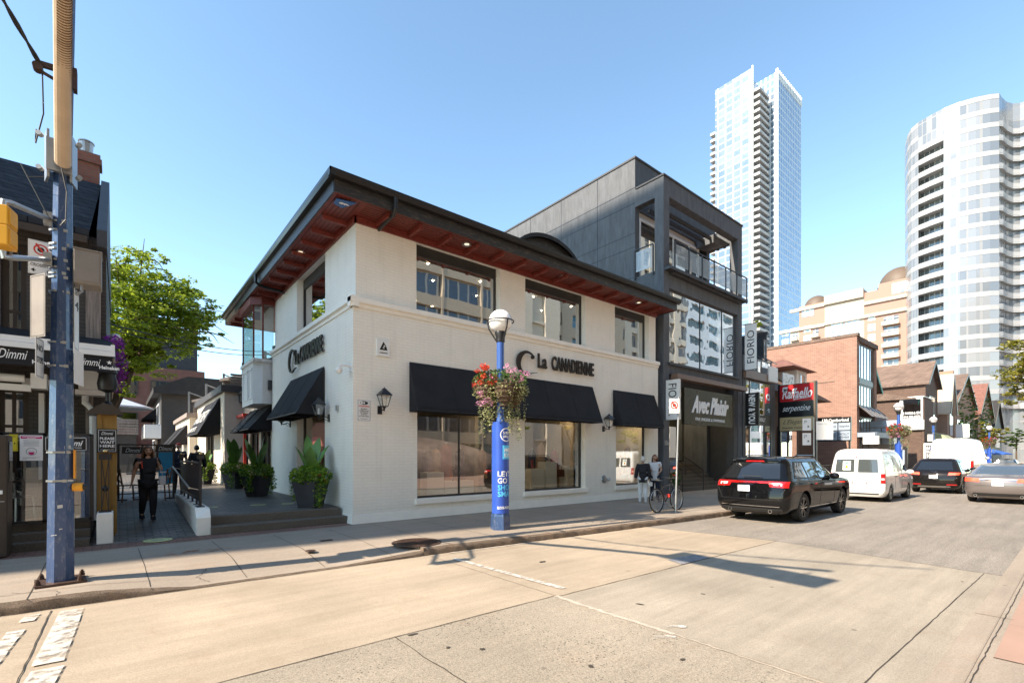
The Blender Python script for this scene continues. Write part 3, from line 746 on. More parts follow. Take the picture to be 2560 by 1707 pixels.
# lettering on front
def logo_c(mb, c, U, V, s, d):
    """fat crescent letter C: outer circle arc with an inner offset arc"""
    U = Vector(U); V = Vector(V); Nn = U.cross(V); c = Vector(c); n = 26; out = []; inn = []
    for i in range(n+1):
        t = R(42 + 262*i/n); k = math.sin(math.pi*i/n)
        ro = s*(1.0); wdt = s*(.10+.36*k*(.6+.4*math.sin(R(262*i/n))))
        rx = ro*1.08
        out.append((rx*math.cos(t), ro*math.sin(t))); inn.append(((rx-wdt)*math.cos(t)+.03*s, (ro-wdt*.75)*math.sin(t)))
    # tail sweeping out at the lower right and a ball at the top
    out.append((s*1.25, -s*.72)); inn.append((s*1.22, -s*.69))
    vs = []
    for lay in (0, d):
        for a, b in zip(out, inn):
            vs.append(c+U*a[0]+V*a[1]+Nn*lay); vs.append(c+U*b[0]+V*b[1]+Nn*lay)
    k = 2*len(out); fs = []
    for i in range(len(out)-1):
        a = 2*i
        fs += [(k+a,k+a+1,k+a+3,k+a+2),(a,a+2,a+3,a+1),(a,k+a,k+a+2,a+2),(a+1,a+3,k+a+3,k+a+1)]
    mb.raw(vs, fs)
    cc = c+U*(inn[0][0]*.93)+V*(inn[0][1]*.90)
    mb.cyl(cc, cc+Nn*d, s*.17, n=14)
m = MB()
q0 = p(1311, 908); logo_c(m, (q0[0], Y0-.07, q0[2]), (1,0,0), (0,0,1), .37, .05)
a0, a1 = fx(1341), fx(1378)
zb0 = p(1345, 921)[2]; hh = .46
m.text('La', (a0, Y0-.05, zb0), (1,0,0), (0,0,1), w=fx(1363)-a0, h=hh, depth=.05, bold=.02)
m.text('CANADIENNE', (a1-.05, Y0-.05, zb0+.0), (1,0,0), (0,0,1), w=fx(1480)-a1+.05, h=hh, depth=.05, bold=.025)
m.build('front_lettering', M['letter'], shop)
m = MB()
s0 = PX(738, 904, X0); logo_c(m, (X0-.07, s0[1], s0[2]), (0,-1,0), (0,0,1), .37, .05)
ya, yb = YX(745, X0), YX(813, X0); zb1 = PX(813, 879, X0)[2]
m.text('La', (X0-.05, ya, zb1), (0,-1,0), (0,0,1), w=.36, h=hh, depth=.05, bold=.02)
m.text('CANADIENNE', (X0-.05, ya-.5, zb1), (0,-1,0), (0,0,1), w=ya-.5-yb, h=hh, depth=.05, bold=.025)
m.build('side_lettering', M['letter'], shop)
# eaves: soffit, frieze, brackets, fascia, gutter, hipped roof
EX0, EY0, EX1, EY1 = 3.60, 10.40, 16.98, 24.1
m = MB()
m.q((EX0,EY0,7.36),(EX1,EY0,7.36),(EX1,YB+.5,7.36),(EX0,YB+.5,7.36)); m.q((EX0,YB+.5,7.36),(9.0,YB+.5,7.36),(9.0,EY1,7.36),(EX0,EY1,7.36))
sf = m.build('soffit', M['red_wood'], shop)
br_ = M['red_wood_dark']
m = MB(); m.box(X0+.05, X1, Y0+.04, Y0+.10, 7.2, 7.35); m.box(X0+.04, X0+.10, Y0+.04, YB, 7.2, 7.35); m.build('frieze', M['red_wood'], shop)
x = 4.9
while x < 16.7:
    m = MB(); m.box(x-.04, x+.04, EY0+.12, Y0+.07, 7.24, 7.355); m.build('eave_bracket', br_, sf); x += .86
y = 11.6
while y < 23.8:
    m = MB(); m.box(EX0+.12, X0+.07, y-.04, y+.04, 7.24, 7.355); m.build('eave_bracket', br_, sf); y += .86
m = MB()
for a in np.arange(EY0+.1, Y0, .1): m.box(X0+.1, EX1-.02, a, a+.006, 7.352, 7.3595)
for a in np.arange(EX0+.1, X0, .1): m.box(a, a+.006, EY0+.1, EY1-.02, 7.352, 7.3595)
m.build('soffit_grooves', M['roof_dark'], sf)
M['downlight'] = emit('downlight_glow', (1,.85,.6), .5)
for (x, y) in [(XY(1167,10.75),10.75),(XY(1406,10.75),10.75),(XY(1597,10.75),10.75),(3.93,YX(751,3.93)),(3.93,YX(632,3.93))]:
    m = MB(); m.lathe((x,y,7.335), [(.06,.02),(.11,.0),(.125,.0),(.125,.024)], 20); l = m.build('downlight', M['steel'], sf)
    m = MB(); m.lathe((x,y,7.352), [(0,0),(.07,0)], 16); m.build('bulb', M['downlight'], l)
m = MB()
f0, f1 = 7.36, 7.72
m.box(EX0-.02, EX1+.02, EY0-.03, EY0, f0-.02, f1); m.box(EX0-.03, EX0, EY0, EY1, f0-.02, f1); m.box(EX1, EX1+.03, EY0, YB+.5, f0-.02, f1); m.box(EX0, 9, EY1, EY1+.03, f0-.02, f1)
m.build('fascia', M['fascia'], shop)
m = MB()
gp = [(0,7.60),(-.10,7.62),(-.13,7.70),(-.13,7.77),(-.11,7.77),(-.10,7.70),(0,7.68)]
m.prism([(EY0-.03+a, b) for a, b in gp], 'x', EX0-.16, EX1+.14)
m.prism([(EX0-.03+a, b) for a, b in gp], 'y', EY0-.16, EY1+.1)
m.build('gutter', M['gutter'], shop)
for q0, dr in [((XY(988,10.3),10.3), 'y'), ((3.5, YX(641,3.5)), 'x')]:
    m = MB(); x, y = q0
    if dr == 'y': m.tube([(x,y-.02,7.62),(x,y-.02,7.38),(x,y+.08,7.28),(x-.02,Y0-.1,7.22),(x-.02,Y0+.06,7.2)], .05, 10)
    else: m.tube([(x-.02,y,7.62),(x-.02,y,7.38),(x+.08,y,7.28),(X0-.05,y,7.22),(X0+.1,y,7.2)], .05, 10)
    m.build('downpipe', M['gutter'], shop)
m = MB()
zr = 7.72; sl = .40
ax0, ay0, ax1, ay1 = EX0-.03, EY0-.03, EX1, YB+.5
rh = (ay1-ay0)/2*sl; rid = (ay0+ay1)/2
m.q((ax0,ay0,zr),(ax1,ay0,zr),(ax1-(ay1-ay0)/2,rid,zr+rh),(ax0+(ay1-ay0)/2,rid,zr+rh))
m.q((ax1,ay0,zr),(ax1,ay1,zr),(ax1-(ay1-ay0)/2,rid,zr+rh)); m.q((ax0,ay1,zr),(ax0,ay0,zr),(ax0+(ay1-ay0)/2,rid,zr+rh)); m.q((ax1,ay1,zr),(ax0,ay1,zr),(ax0+(ay1-ay0)/2,rid,zr+rh),(ax1-(ay1-ay0)/2,rid,zr+rh))
m.q((ax0,ay1-.5,zr),(9,ay1-.5,zr),(7,21.5,zr+.8),(5.6,21.5,zr+.8)); m.q((ax0,ay1-.5,zr),(5.6,21.5,zr+.8),(ax0,EY1,zr)); m.q((ax0,EY1,zr),(5.6,21.5,zr+.8),(7,21.5,zr+.8),(9,EY1,zr)); m.q((9,EY1,zr),(7,21.5,zr+.8),(9,ay1-.5,zr))
rf = m.build('roof', M['roof_dark'], shop)
# eyebrow dormer
m = MB(); n = 16; cx = XY(1362, 12.6); wdt = 1.75; hgt = 1.5
Af = []; 
for i in range(n+1):
    t = math.pi*i/n; Af.append((cx-wdt*math.cos(t), zr+.6+hgt*math.sin(t)*.80))
for i in range(n):
    (xa,za),(xb,zb) = Af[i], Af[i+1]
    m.q((xa,12.3,za),(xb,12.3,zb),(xb,15.0,zb-.1),(xa,15.0,za-.1))
    m.q((xa,12.3,za),(xa,12.3,za-.14),(xb,12.3,zb-.14),(xb,12.3,zb))
m.build('eyebrow_dormer', M['roof_dark'], rf)
m = MB(); m.q(*[(a,12.45,b-.1) for a, b in Af]); m.build('dormer_face', M['fascia'], rf)
# bay window over the lane
bx0, bx1, by0, by1 = 3.72, 4.35, 18.95, 21.2
bay = MB(); bay.prism([(bx1,by0),(bx0+.25,by0),(bx0,by0+.3),(bx0,by1),(bx1,by1)], 'z', 3.5, 5.0); bay.build('bay_base', M['white_trim'], shop)
m = MB()
for (ya, yb) in [(19.35,19.95),(20.1,20.9)]:
    m.box(bx0-.02,bx0+.01,ya,ya+.06,3.75,4.8); m.box(bx0-.02,bx0+.01,yb-.06,yb,3.75,4.8); m.box(bx0-.02,bx0+.01,ya,yb,4.75,4.8); m.box(bx0-.02,bx0+.01,ya,yb,3.7,3.75)
m.box(bx0-.06,bx1,by0-.06,by1+.06,5.0,5.1)
m.build('bay_panelling', M['white_trim'], shop)
m = MB()
for (xx, yy) in [(bx0+.27,by0+.03),(bx0+.03,by0+.33),(bx0+.03,by1-.03)]: m.box(xx-.025,xx+.025,yy-.025,yy+.025,5.1,7.05)
m.prism([(bx1+.1,by0-.1),(bx0+.2,by0-.1),(bx0-.1,by0+.25),(bx0-.1,by1),(bx1+.1,by1)], 'z', 7.05, 7.35)
bf = m.build('bay_window', M['red_wood_dark'], shop)
m = MB(); m.q((bx1,by0+.03,5.1),(bx0+.27,by0+.03,5.1),(bx0+.27,by0+.03,7.05),(bx1,by0+.03,7.05)); m.q((bx0+.27,by0+.03,5.1),(bx0+.03,by0+.33,5.1),(bx0+.03,by0+.33,7.05),(bx0+.27,by0+.03,7.05)); m.q((bx0+.03,by0+.33,5.1),(bx0+.03,by1,5.1),(bx0+.03,by1,7.05),(bx0+.03,by0+.33,7.05))
m.build('bay_glass', glass('bay_glass', (.55,.75,.72), .3), bf)
m = MB(); m.box(bx1,9,YB,YB+4.8,3.3,5.1); m.build('rear_wall', M['white_brick'], shop)
# ceiling lights seen through the windows
M['spot'] = emit('interior_spot_glow', (1,.74,.42), 80); M['spot2'] = emit('upper_spot_glow', (1,.8,.55), 25)
for i, (x, y, z) in enumerate([(6.9,12.2,7.19),(7.7,13.3,7.19),(8.9,12.4,7.19),(9.6,13.6,7.19),(7.3,15,7.19),(8.2,15.4,7.19),(9.0,15.6,7.19),(11.2,12.4,7.19),(12.5,13.4,7.19),(13,12.3,7.19),(11.8,15,7.19),(12.2,15.8,7.19),(15.2,12.3,7.19),(15.9,13.2,7.19),(5.4,13.0,7.19),(5.3,15,7.19),
        (7,12.2,3.09),(8.2,12.2,3.09),(9.6,12.2,3.09),(11.4,12.1,3.09),(12.4,12.1,3.09),(15.3,12.1,3.09),(16,12.1,3.09)]):
    m = MB(); m.lathe((x,y,z), [(0,-.02),(.045 if z < 5 else .03,-.02),(.06 if z < 5 else .04,0)], 12); m.build('ceiling_spot', M['spot2' if z > 5 else 'spot'], shop)

# ---- things mounted on the walls
def sign_panel(name, label, cat, c, U, w, h, mat, th=.012, group=None, draw=None, inkmats=None):
    """flat sheet centred on c; U = reading direction; draw(mb, P) adds marks with mb.mi set"""
    U = Vector(U); V = Vector((0,0,1)); Nn = U.cross(V); c = Vector(c)
    t = thing(name, tuple(c-V*h/2), label, cat, group)
    m = MB(); m.obox(c - Nn*th/2, U, Nn, V, w/2, th/2, h/2); m.build('panel', mat, t, bevel=min(.004, th/3))
    if draw:
        d = MB(); P = lambda a, b, k=.0015: c + U*((a-.5)*w) + V*((b-.5)*h) + Nn*k
        draw(d, P, U, V, w, h); d.build('printing', inkmats or M['ink'], t)
    return t
def rect(d, P, a0, a1, b0, b1, k=.0015): d.q(P(a0,b0,k), P(a1,b0,k), P(a1,b1,k), P(a0,b1,k))
def tx(d, P, U, V, s, a, b, w, h, W, H, bold=.0, shear=0, k=.001, depth=.002, center=True):
    """text box centred at (a, b), sizes as fractions of the panel"""
    o = P(a, b, k); d.text(s, o, U, V, w=w*W, h=h*H, depth=depth, bold=bold, shear=shear, center=center)
def d_greenwin(d, P, U, V, W, H):
    d.q(P(.2,.36),P(.38,.36),P(.56,.68),P(.5,.86)); d.q(P(.5,.86),P(.56,.68),P(.80,.36),P(.70,.62))
    d.q(P(.34,.36),P(.82,.36),P(.74,.46),P(.40,.46)); d.q(P(.48,.56),P(.72,.56),P(.78,.46),P(.60,.46))
    tx(d,P,U,V,'GREENWIN',.5,.2,.6,.075,W,H,.02)
c = PY(957, 870, Y0)
sign_panel('wall_plaque', 'square white plaque with a black triangle emblem high on the front wall', 'plaque', (c[0],Y0-.04,c[2]), (1,0,0), .34, .42, M['sign_white'], th=.04, draw=d_greenwin)
def d_warn(d, P, U, V, W, H):
    d.mi = 0
    for a in ((.05,.95,.03,.04),(.05,.95,.96,.97),(.05,.07,.03,.97),(.93,.95,.03,.97)): rect(d,P,*a)
    for i in range(20):
        t = 2*math.pi*i/20; t2 = 2*math.pi*(i+1)/20
        d.q(P(.5,.85),P(.5+.30*math.cos(t),.85+.08*math.sin(t)),P(.5+.30*math.cos(t2),.85+.08*math.sin(t2)))
    d.mi = 2
    for cx, r in ((.33,.09),(.5,.075)):
        d.q(*[P(cx+r*math.cos(2*math.pi*i/14),.85+r*.62*math.sin(2*math.pi*i/14),.003) for i in range(14)])
    d.mi = 1; tx(d,P,U,V,'WARNING',.5,.70,.76,.085,W,H,.02)
    d.mi = 0
    for i, s in enumerate(['SECURITY','CAMERAS ARE','RECORDING','ACTIVITY','IN THIS AREA']): tx(d,P,U,V,s,.5,.575-.085*i,[.5,.68,.58,.5,.7][i],.052,W,H,.02)
    rect(d,P,.2,.8,.12,.13); rect(d,P,.3,.7,.085,.092)
c = PY(910, 1026, Y0)
sign_panel('warning_sign', 'white security camera warning sign at the left end of the front wall', 'sign', (c[0],Y0-.006,c[2]), (1,0,0), .34, .52, M['sign_white'], draw=d_warn, inkmats=[M['ink'], M['red_ink'], M['sign_white']])

def lantern(name_loc, axis, label, group='black wall lanterns'):
    """carriage lantern on an S bracket; built at the wall point, reaching out along -Y or -X"""
    x, y, z = name_loc
    t = thing('wall_lantern', (x,y,z), label, 'wall lantern', group)
    D = Vector((0,-1,0)) if axis == 'y' else Vector((-1,0,0)); S = Vector((0,0,1)).cross(D)
    o = Vector((x,y,z)); Zv = Vector((0,0,1))
    m = MB(); m.obox(o+D*.012, D, S, Zv, .012, .055, .10)
    m.tube([o+D*.02+Zv*.0, o+D*.10+Zv*.03, o+D*.16-Zv*.0, o+D*.22-Zv*.02, o+D*.27+Zv*.03], .014, 8)
    m.tube([o+D*.02-Zv*.05, o+D*.08-Zv*.06, o+D*.13-Zv*.02, o+D*.12+Zv*.02], .008, 6)
    m.build('bracket', M['black_metal'], t)
    c = o+D*.27+Zv*.04
    m = MB()
    # cage: square tapering body, four corner bars, roof
    b0, b1, h = .065, .125, .27
    cb = [c+Zv*.03+(S*sx+D*sy)*b0 for sx, sy in ((-1,-1),(1,-1),(1,1),(-1,1))]; ct = [c+Zv*(.03+h)+(S*sx+D*sy)*b1 for sx, sy in ((-1,-1),(1,-1),(1,1),(-1,1))]
    for i in range(4):
        m.bar(cb[i], ct[i], .014, .014); m.bar(cb[i], cb[(i+1) % 4], .016, .016); m.bar(ct[i], ct[(i+1) % 4], .02, .02)
    m.cyl(c-Zv*.05, c+Zv*.03, .012, .05, 10); m.cyl(c-Zv*.09, c-Zv*.05, .004, .022, 8)
    m.build('cage', M['black_metal'], t)
    m = MB(); top = c+Zv*(.03+h); e = [top+(S*sx+D*sy)*.15 for sx, sy in ((-1,-1),(1,-1),(1,1),(-1,1))]; u = [top+Zv*.13+(S*sx+D*sy)*.05 for sx, sy in ((-1,-1),(1,-1),(1,1),(-1,1))]
    for i in range(4): m.q(e[i], e[(i+1) % 4], u[(i+1) % 4], u[i])
    m.q(*e[::-1]); m.q(*u); m.cyl(top+Zv*.13, top+Zv*.16, .055, .05, 10); m.cyl(top+Zv*.16, top+Zv*.2, .02, .005, 8)
    m.build('cap', M['black_metal'], t)
    m = MB()
    for i in range(4): m.q(cb[i]*.97+c*.03, cb[(i+1) % 4]*.97+c*.03, ct[(i+1) % 4]*.97+c*.03, ct[i]*.97+c*.03)
    m.build('lamp_glass', glass('lantern_glass_'+str(rnd.random())[2:5], (.8,.82,.8), .2), t)
    m = MB(); m.cyl(c+Zv*.04, c+Zv*.2, .022, n=10); m.build('bulb', M['sign_white'], t)
    return t
c = PY(949, 1025, Y0); lantern((c[0],Y0,c[2]), 'y', 'black wall lantern on the front wall beside the security warning sign')
c = PY(1508, 1072, Y0); lantern((c[0],Y0,c[2]), 'y', 'black wall lantern on the front wall between the long and short awnings')
c = PX(823, 1045, X0); lantern((X0,c[1],c[2]), 'x', 'black wall lantern on the side wall right of the side awning')
c = PX(726, 1060, X0); lantern((X0,c[1],c[2]), 'x', 'black wall lantern on the side wall left of the side awning')
# security camera on the corner
c = PX(879, 925, X0); t = thing('security_camera', (X0,c[1],c[2]), 'white dome security camera on the corner of the side wall', 'security camera')
m = MB(); m.box(X0-.02,X0,c[1]-.06,c[1]+.06,c[2]-.05,c[2]+.12); m.tube([(X0-.01,c[1],c[2]+.08),(X0-.12,c[1],c[2]+.10),(X0-.28,c[1],c[2]+.08),(X0-.30,c[1],c[2]+.02)], .028, 10); m.build('arm', M['white_trim'], t, smooth=True)
m = MB(); m.lathe((X0-.30,c[1],c[2]), [(0,.03),(.07,.03),(.085,-.03),(.08,-.06)], 18); m.build('housing', M['white_trim'], t, smooth=True)
m = MB(); m.ball((X0-.30,c[1],c[2]-.05), .07, z0=-1, z1=.1); m.build('dome', M['globe'], t, smooth=True)
# small junction box
c = PX(846, 1020, X0); m = MB(); m.box(X0-.06,X0,c[1]-.05,c[1]+.05,c[2]-.07,c[2]+.07); m.cyl((X0-.03,c[1],c[2]-.07),(X0-.03,c[1],c[2]-.12),.012,n=8)
tag(m.build('junction_box', M['steel'], bevel=.008), 'small grey junction box on the side wall below the camera', 'junction box')
# standpipe
c = PY(1510, 1197, Y0); x, z = c[0], c[2]
t = thing('standpipe', (x,Y0,z), 'round siamese standpipe connection on the front wall under the short awning', 'standpipe')
m = MB(); m.lathe((x,Y0,z), [(0,-.03),(.11,-.03),(.14,-.02),(.15,0)], 24, axis='y'); m.build('flange', M['steel'], t, smooth=True)
m = MB()
for s in (-1,1):
    m.cyl((x+.02*s,Y0-.02,z),(x+.09*s,Y0-.14,z-.01),.042,n=14); m.cyl((x+.09*s,Y0-.14,z-.01),(x+.11*s,Y0-.18,z-.012),.055,n=14)
m.tube([(x-.05,Y0-.1,z-.03),(x-.02,Y0-.12,z-.1),(x+.05,Y0-.12,z-.11),(x+.09,Y0-.12,z-.04)], .006, 6)
m.build('outlets', M['steel'], t)
# blue notice in the eaves corner
c = (EX0+.32, EY0+.32); m = MB(); m.box(c[0]-.24,c[0]+.24,c[1]-.13,c[1]+.13,7.325,7.34)
t = thing('eave_sign', (c[0],c[1],7.32), 'small blue triangular security sign under the eaves corner', 'sign')
m = MB(); m.prism([(c[0]-.22,c[1]-.12),(c[0]+.2,c[1]-.2),(c[0]+.02,c[1]+.2),(c[0]-.2,c[1]+.12)], 'z', 7.30, 7.315); m.build('panel', simple('blue_sign_sheet', (.02,.12,.38), .4), t)
m = MB(); m.box(c[0]-.12,c[0]+.1,c[1]-.03,c[1]-.0,7.294,7.3); m.text('ET', (c[0]-.1,c[1]+.03,7.299), (1,0,0), (0,-1,0), w=.16, h=.08, depth=.004, bold=.03); m.build('printing', M['white_ink'], t)

# ---- shop displays behind the glass
def plinth(x, y, w, d, h, lb):
    m = MB(); m.box(x-w/2,x+w/2,y-d/2,y+d/2,.43,.43+h); tag(m.build('display_plinth', M['white_trim'], bevel=.005), lb, 'display plinth', 'white display plinths in the shop windows')
plinth(XY(1080,12.0), 12.0,.55,.4,.72,'taller white display plinth at the left of the first street window')
plinth(XY(1140,12.0), 12.0,1.0,.4,.45,'low wide white plinth in the first street window')
plinth(XY(1335,12.0), 12.0,.6,.4,.75,'white display plinth at the left of the second street window')
plinth(XY(1368,12.1), 12.1,.55,.4,.98,'taller white plinth in the middle of the second street window')
def boot(x, y, z, col, lb, s=1.0, rz=0):
    m = MB(); a = math.cos(rz); b = math.sin(rz)
    rg = []
    for (h, l0, l1, w) in [(0,-.05,.20,.042),(.03,-.055,.21,.045),(.065,-.05,.17,.045),(.10,-.045,.08,.045),(.15,-.05,.05,.048),(.24,-.055,.06,.055),(.30,-.06,.065,.058)]:
        rr_ = []
        for i in range(12):
            t = 2*math.pi*i/12; u = (l0+l1)/2+(l1-l0)/2*math.cos(t); v = w*math.sin(t)
            rr_.append((x+s*(u*a-v*b), y+s*(u*b+v*a), z+s*h))
        rg += rr_
    fs = [(j_*12+i, j_*12+(i+1) % 12, (j_+1)*12+(i+1) % 12, (j_+1)*12+i) for j_ in range(6) for i in range(12)]
    m.raw(rg, fs); m.box(x-s*.05,x-s*.0,y-.03*s,y+.03*s,z-.03*s,z+.005)
    tag(m.build('ankle_boot', col, smooth=True, angle=60), lb, 'boot')
M['leather_brown'] = simple('brown_leather', (.12,.035,.018), .35, var=.2); M['leather_black'] = simple('black_leather', (.012,.011,.012), .3)
M['leather_red'] = simple('red_leather', (.25,.02,.015), .35)
boot(XY(1135,11.95), 11.95, .91, M['leather_black'], 'black ankle boot on the low white plinth in the first window')
boot(XY(1075,11.95), 11.95, 1.18, M['leather_brown'], 'dark boot on the taller plinth in the first window', .9)
boot(XY(1330,12.0), 12.0, 1.21, M['leather_red'], 'red ankle boot on the white plinth in the second window', .9, .5)
boot(XY(1365,12.05), 12.05, 1.44, M['leather_black'], 'black boot on the taller plinth in the second window', .8, .2)
def handbag(x, y, z, s, mat, lb):
    t = thing('handbag', (x,y,z), lb, 'handbag')
    m = MB(); m.prism([(x-.17*s,z),(x+.17*s,z),(x+.14*s,z+.24*s),(x-.14*s,z+.24*s)], 'y', y-.06*s, y+.06*s); m.build('bag_body', mat, t, bevel=.02*s)
    m = MB(); m.tube([(x-.08*s,y,z+.23*s),(x-.07*s,y,z+.34*s),(x,y,z+.39*s),(x+.07*s,y,z+.34*s),(x+.08*s,y,z+.23*s)], .009*s, 6); m.build('handle', mat, t)
handbag(XY(1400,12.2), 12.2, .85, 1.15, M['leather_brown'], 'brown leather handbag low in the second window')
handbag(XY(1388,12.0), 12.0, 1.35, .9, M['leather_red'], 'dark red leather handbag in the second window')
def coat(x, y, z0, h, w, mat, lb):
    """garment on a stand"""
    t = thing('coat_display', (x,y,z0), lb, 'coat')
    m = MB(); n = 18; rg = []
    for (k, ww, dd) in [(0,1.0,.6),(.15,.92,.55),(.4,.78,.5),(.62,.74,.5),(.82,.8,.5),(.92,.62,.38),(.97,.28,.26),(1.0,.2,.2)]:
        for i in range(n):
            a = 2*math.pi*i/n; f = 1+.05*math.sin(5*a)
            rg.append((x+w/2*ww*math.cos(a)*f, y+w/2*dd*math.sin(a)*f, z0+.45+h*k))
    m.raw(rg, [(j_*n+i, j_*n+(i+1) % n, (j_+1)*n+(i+1) % n, (j_+1)*n+i) for j_ in range(7) for i in range(n)])
    m.build('garment', mat, t, smooth=True)
    m = MB(); m.cyl((x,y,z0),(x,y,z0+.5),.015,n=8); m.lathe((x,y,z0), [(0,.02),(.16,.015),(.16,0)], 18); m.ball((x,y,z0+.48+h), .04); m.build('stand', M['steel'], t)
M['wool_camel'] = simple('camel_wool', (.35,.24,.15), .95, var=.15, bump=.3); M['wool_dark'] = simple('dark_wool', (.03,.03,.04), .95, var=.2, bump=.3); M['wool_red'] = simple('rust_wool', (.28,.07,.035), .95, var=.2, bump=.3)
coat(XY(1352,12.6), 12.6, .43, 1.15, .5, M['wool_camel'], 'camel coat on a stand in the second window')
coat(XY(1432,12.6), 12.6, .43, 1.1, .5, M['wool_dark'], 'dark jacket on a stand at the right of the second window')
coat(XY(1115,12.7), 12.7, .43, 1.1, .5, M['wool_red'], 'rust red coat on a stand in the first window')
coat(XY(1570,12.4), 12.4, .43, 1.15, .5, M['wool_camel'], 'long camel coat on a stand in the third window')
m = MB(); m.box(XY(1408,12.2),XY(1462,12.2),12.0,12.4,.43,1.25); tag(m.build('display_counter', M['white_trim'], bevel=.01), 'white display counter at the right of the second window', 'counter')
for i, (px, mt, lb) in enumerate([(1068,'wool_dark','first dark garment hanging at the back of the first window'),(1090,'wool_camel','camel garment hanging at the back of the first window'),(1150,'wool_dark','dark garment hanging near the centre of the first window'),(1205,'wool_camel','camel garment hanging at the right of the first window'),(1330,'wool_dark','dark garment hanging at the left of the second window'),(1385,'wool_red','rust garment hanging in the middle of the second window'),(1600,'wool_dark','dark garment at the right of the third window')]):
    coat(XY(px,12.75), 12.75, .43, .95, .42, M[mt], lb)
# ================================================================ DARK STUCCO BUILDING
M['stucco'] = simple('dark_grey_stucco', (.105,.11,.118), .75, var=.22, scale=2.2, bump=.35, bscale=30, stretch=(2.5,2.5,.6), dirt=(.06,.06,.065,.6), dscale=1.5)
M['stucco_dark'] = simple('charcoal_trim', (.05,.05,.053), .6, var=.15)
M['brown_metal'] = simple('brown_painted_metal', (.19,.11,.075), .4, var=.1)
M['concrete_in'] = simple('balcony_concrete', (.3,.29,.27), .8, var=.1)
M['ceiling_white'] = simple('white_ceiling', (.6,.58,.54), .7, var=.04)
DX0, DX1, DY, DYS = 17.2, 24.12, 11.1, 12.5
db = thing('dark_stucco_building', (DX0, DY, 0), 'dark grey stucco building with an open framed balcony above a large glass wall', 'building')
m = MB()
m.wall('x', DX0, .3, DYS, 26, 9.3, 14.47); m.wall('x', DX0, .3, DY+.42, 26, 0, 9.3)
m.wall('y', DYS, .3, DX0+.3, DX1, 12.3, 14.47); m.box(DX0+.3, DX1, DYS+.3, 26, 14.1, 14.3); m.wall('x', DX1-.3, .3, DYS+.3, 26, 0, 14.47); m.wall('y', 25.7, .3, DX0+.3, DX1-.3, 0, 14.4)
m.build('wall', M['stucco'], db)
m = MB(); m.box(DX0-.04, DX0+.34, DYS-.04, 26.1, 14.47, 14.55); m.box(DX0+.34, DX1+.04, DYS-.04, DYS+.34, 14.47, 14.55); m.box(DX0-.04, DX1+.04, DY-.04, DY+.40, 13.10, 13.17); m.box(DX0-.04, DX0+.34, DY+.40, DYS-.05, 13.10, 13.17)
m.build('coping', M['stucco_dark'], db)
m = MB()
for z in (13.2, 12.54, 11.25, 10.65, 9.33): m.box(DX0-.006, DX0+.02, DYS, 26, z-.012, z+.012)
for px in (1493.8, 1403, 1326): y = YX(px, DX0); m.box(DX0-.007, DX0+.02, y-.012, y+.012, 7.0, 14.45)
m.build('panel_joints', M['black_metal'], db)
# open frame
m = MB()
m.box(DX0, DX0+.42, DY, DY+.42, 0, 13.1)                 # corner pier, full height
m.box(DX1-.42, DX1, DY, DY+.42, 0, 13.1)
m.box(DX0+.42, DX1-.42, DY, DY+.36, 12.35, 13.1)         # top beam
m.box(DX0+.003, DX0+.34, DY+.42, DYS, 12.35, 13.097)         # side beam
m.box(DX1-.34, DX1-.003, DY+.42, DYS, 12.35, 13.097)
m.box(DX0+.42, DX1-.42, DY+.003, DY+.42, 8.58, 9.28)     # deck beam
m.box(DX0+.42, DX1-.42, DY+.003, DY+.42, 5.02, 5.5)      # sill beam
m.box(DX0+.003, DX0+.42, DY+.42, DYS, 8.5, 9.28)
m.build('frame', M['stucco'], db)
m = MB(); m.box(DX0+.02, DX1-.02, DY-.30, DY-.005, 9.22, 9.34); m.box(DX0+.42, DX1-.42, DY+.42, DYS, 9.05, 9.3); m.box(DX0+.42, DX1-.42, DY-.16, DY+.0, 9.12, 9.218); m.box(DX0+.3, DX1-.42, DY-.10, DY, 5.38, 5.48)
m.build('balcony_slab', M['stucco_dark'], db)
for z, y in [(12.25, 11.75), (12.25, 12.1)]:
    m = MB(); m.box(DX0+.42, DX1-.42, y-.05, y+.05, z-.14, z); m.build('pergola_beam', M['stucco_dark'], db)
# curved soffit end
m = MB(); n = 10; pts = []
for i in range(n+1):
    t = R(90*i/n); pts.append((DX1-1.9+1.5*math.sin(t), 11.95+.38*(1-math.cos(t))*1.2))
m.prism(pts + [(DX1-.42, 12.34), (DX1-1.9, 12.34)], 'y', DY+.5, DYS-.01); m.build('curved_soffit', M['stucco'], db)
# glazing behind balcony
gx0, gx1 = DX0+.32, DX1-1.6
window(db, 'y', DYS+.0, gx0+.02, gx1, 9.31, 12.0, fw=.09, frame=M['white_trim'], gl=M['glass_up'], vert=[gx0+1.35, gx0+2.0, gx0+2.7, gx0+4.1], name='balcony_door')
m = MB(); m.box(gx0, gx1, DYS+.1, DYS+.2, 12.0, 12.3); m.build('door_header', M['ceiling_white'], db)
m = MB(); m.box(gx0, gx1, 16, 16.1, 9.31, 12.3); m.box(gx0, gx1, DYS+.32, 16, 12.05, 12.2); m.box(gx0, gx1, DYS+.32, 16, 9.2, 9.3); m.build('room', M['ceiling_white'], db)
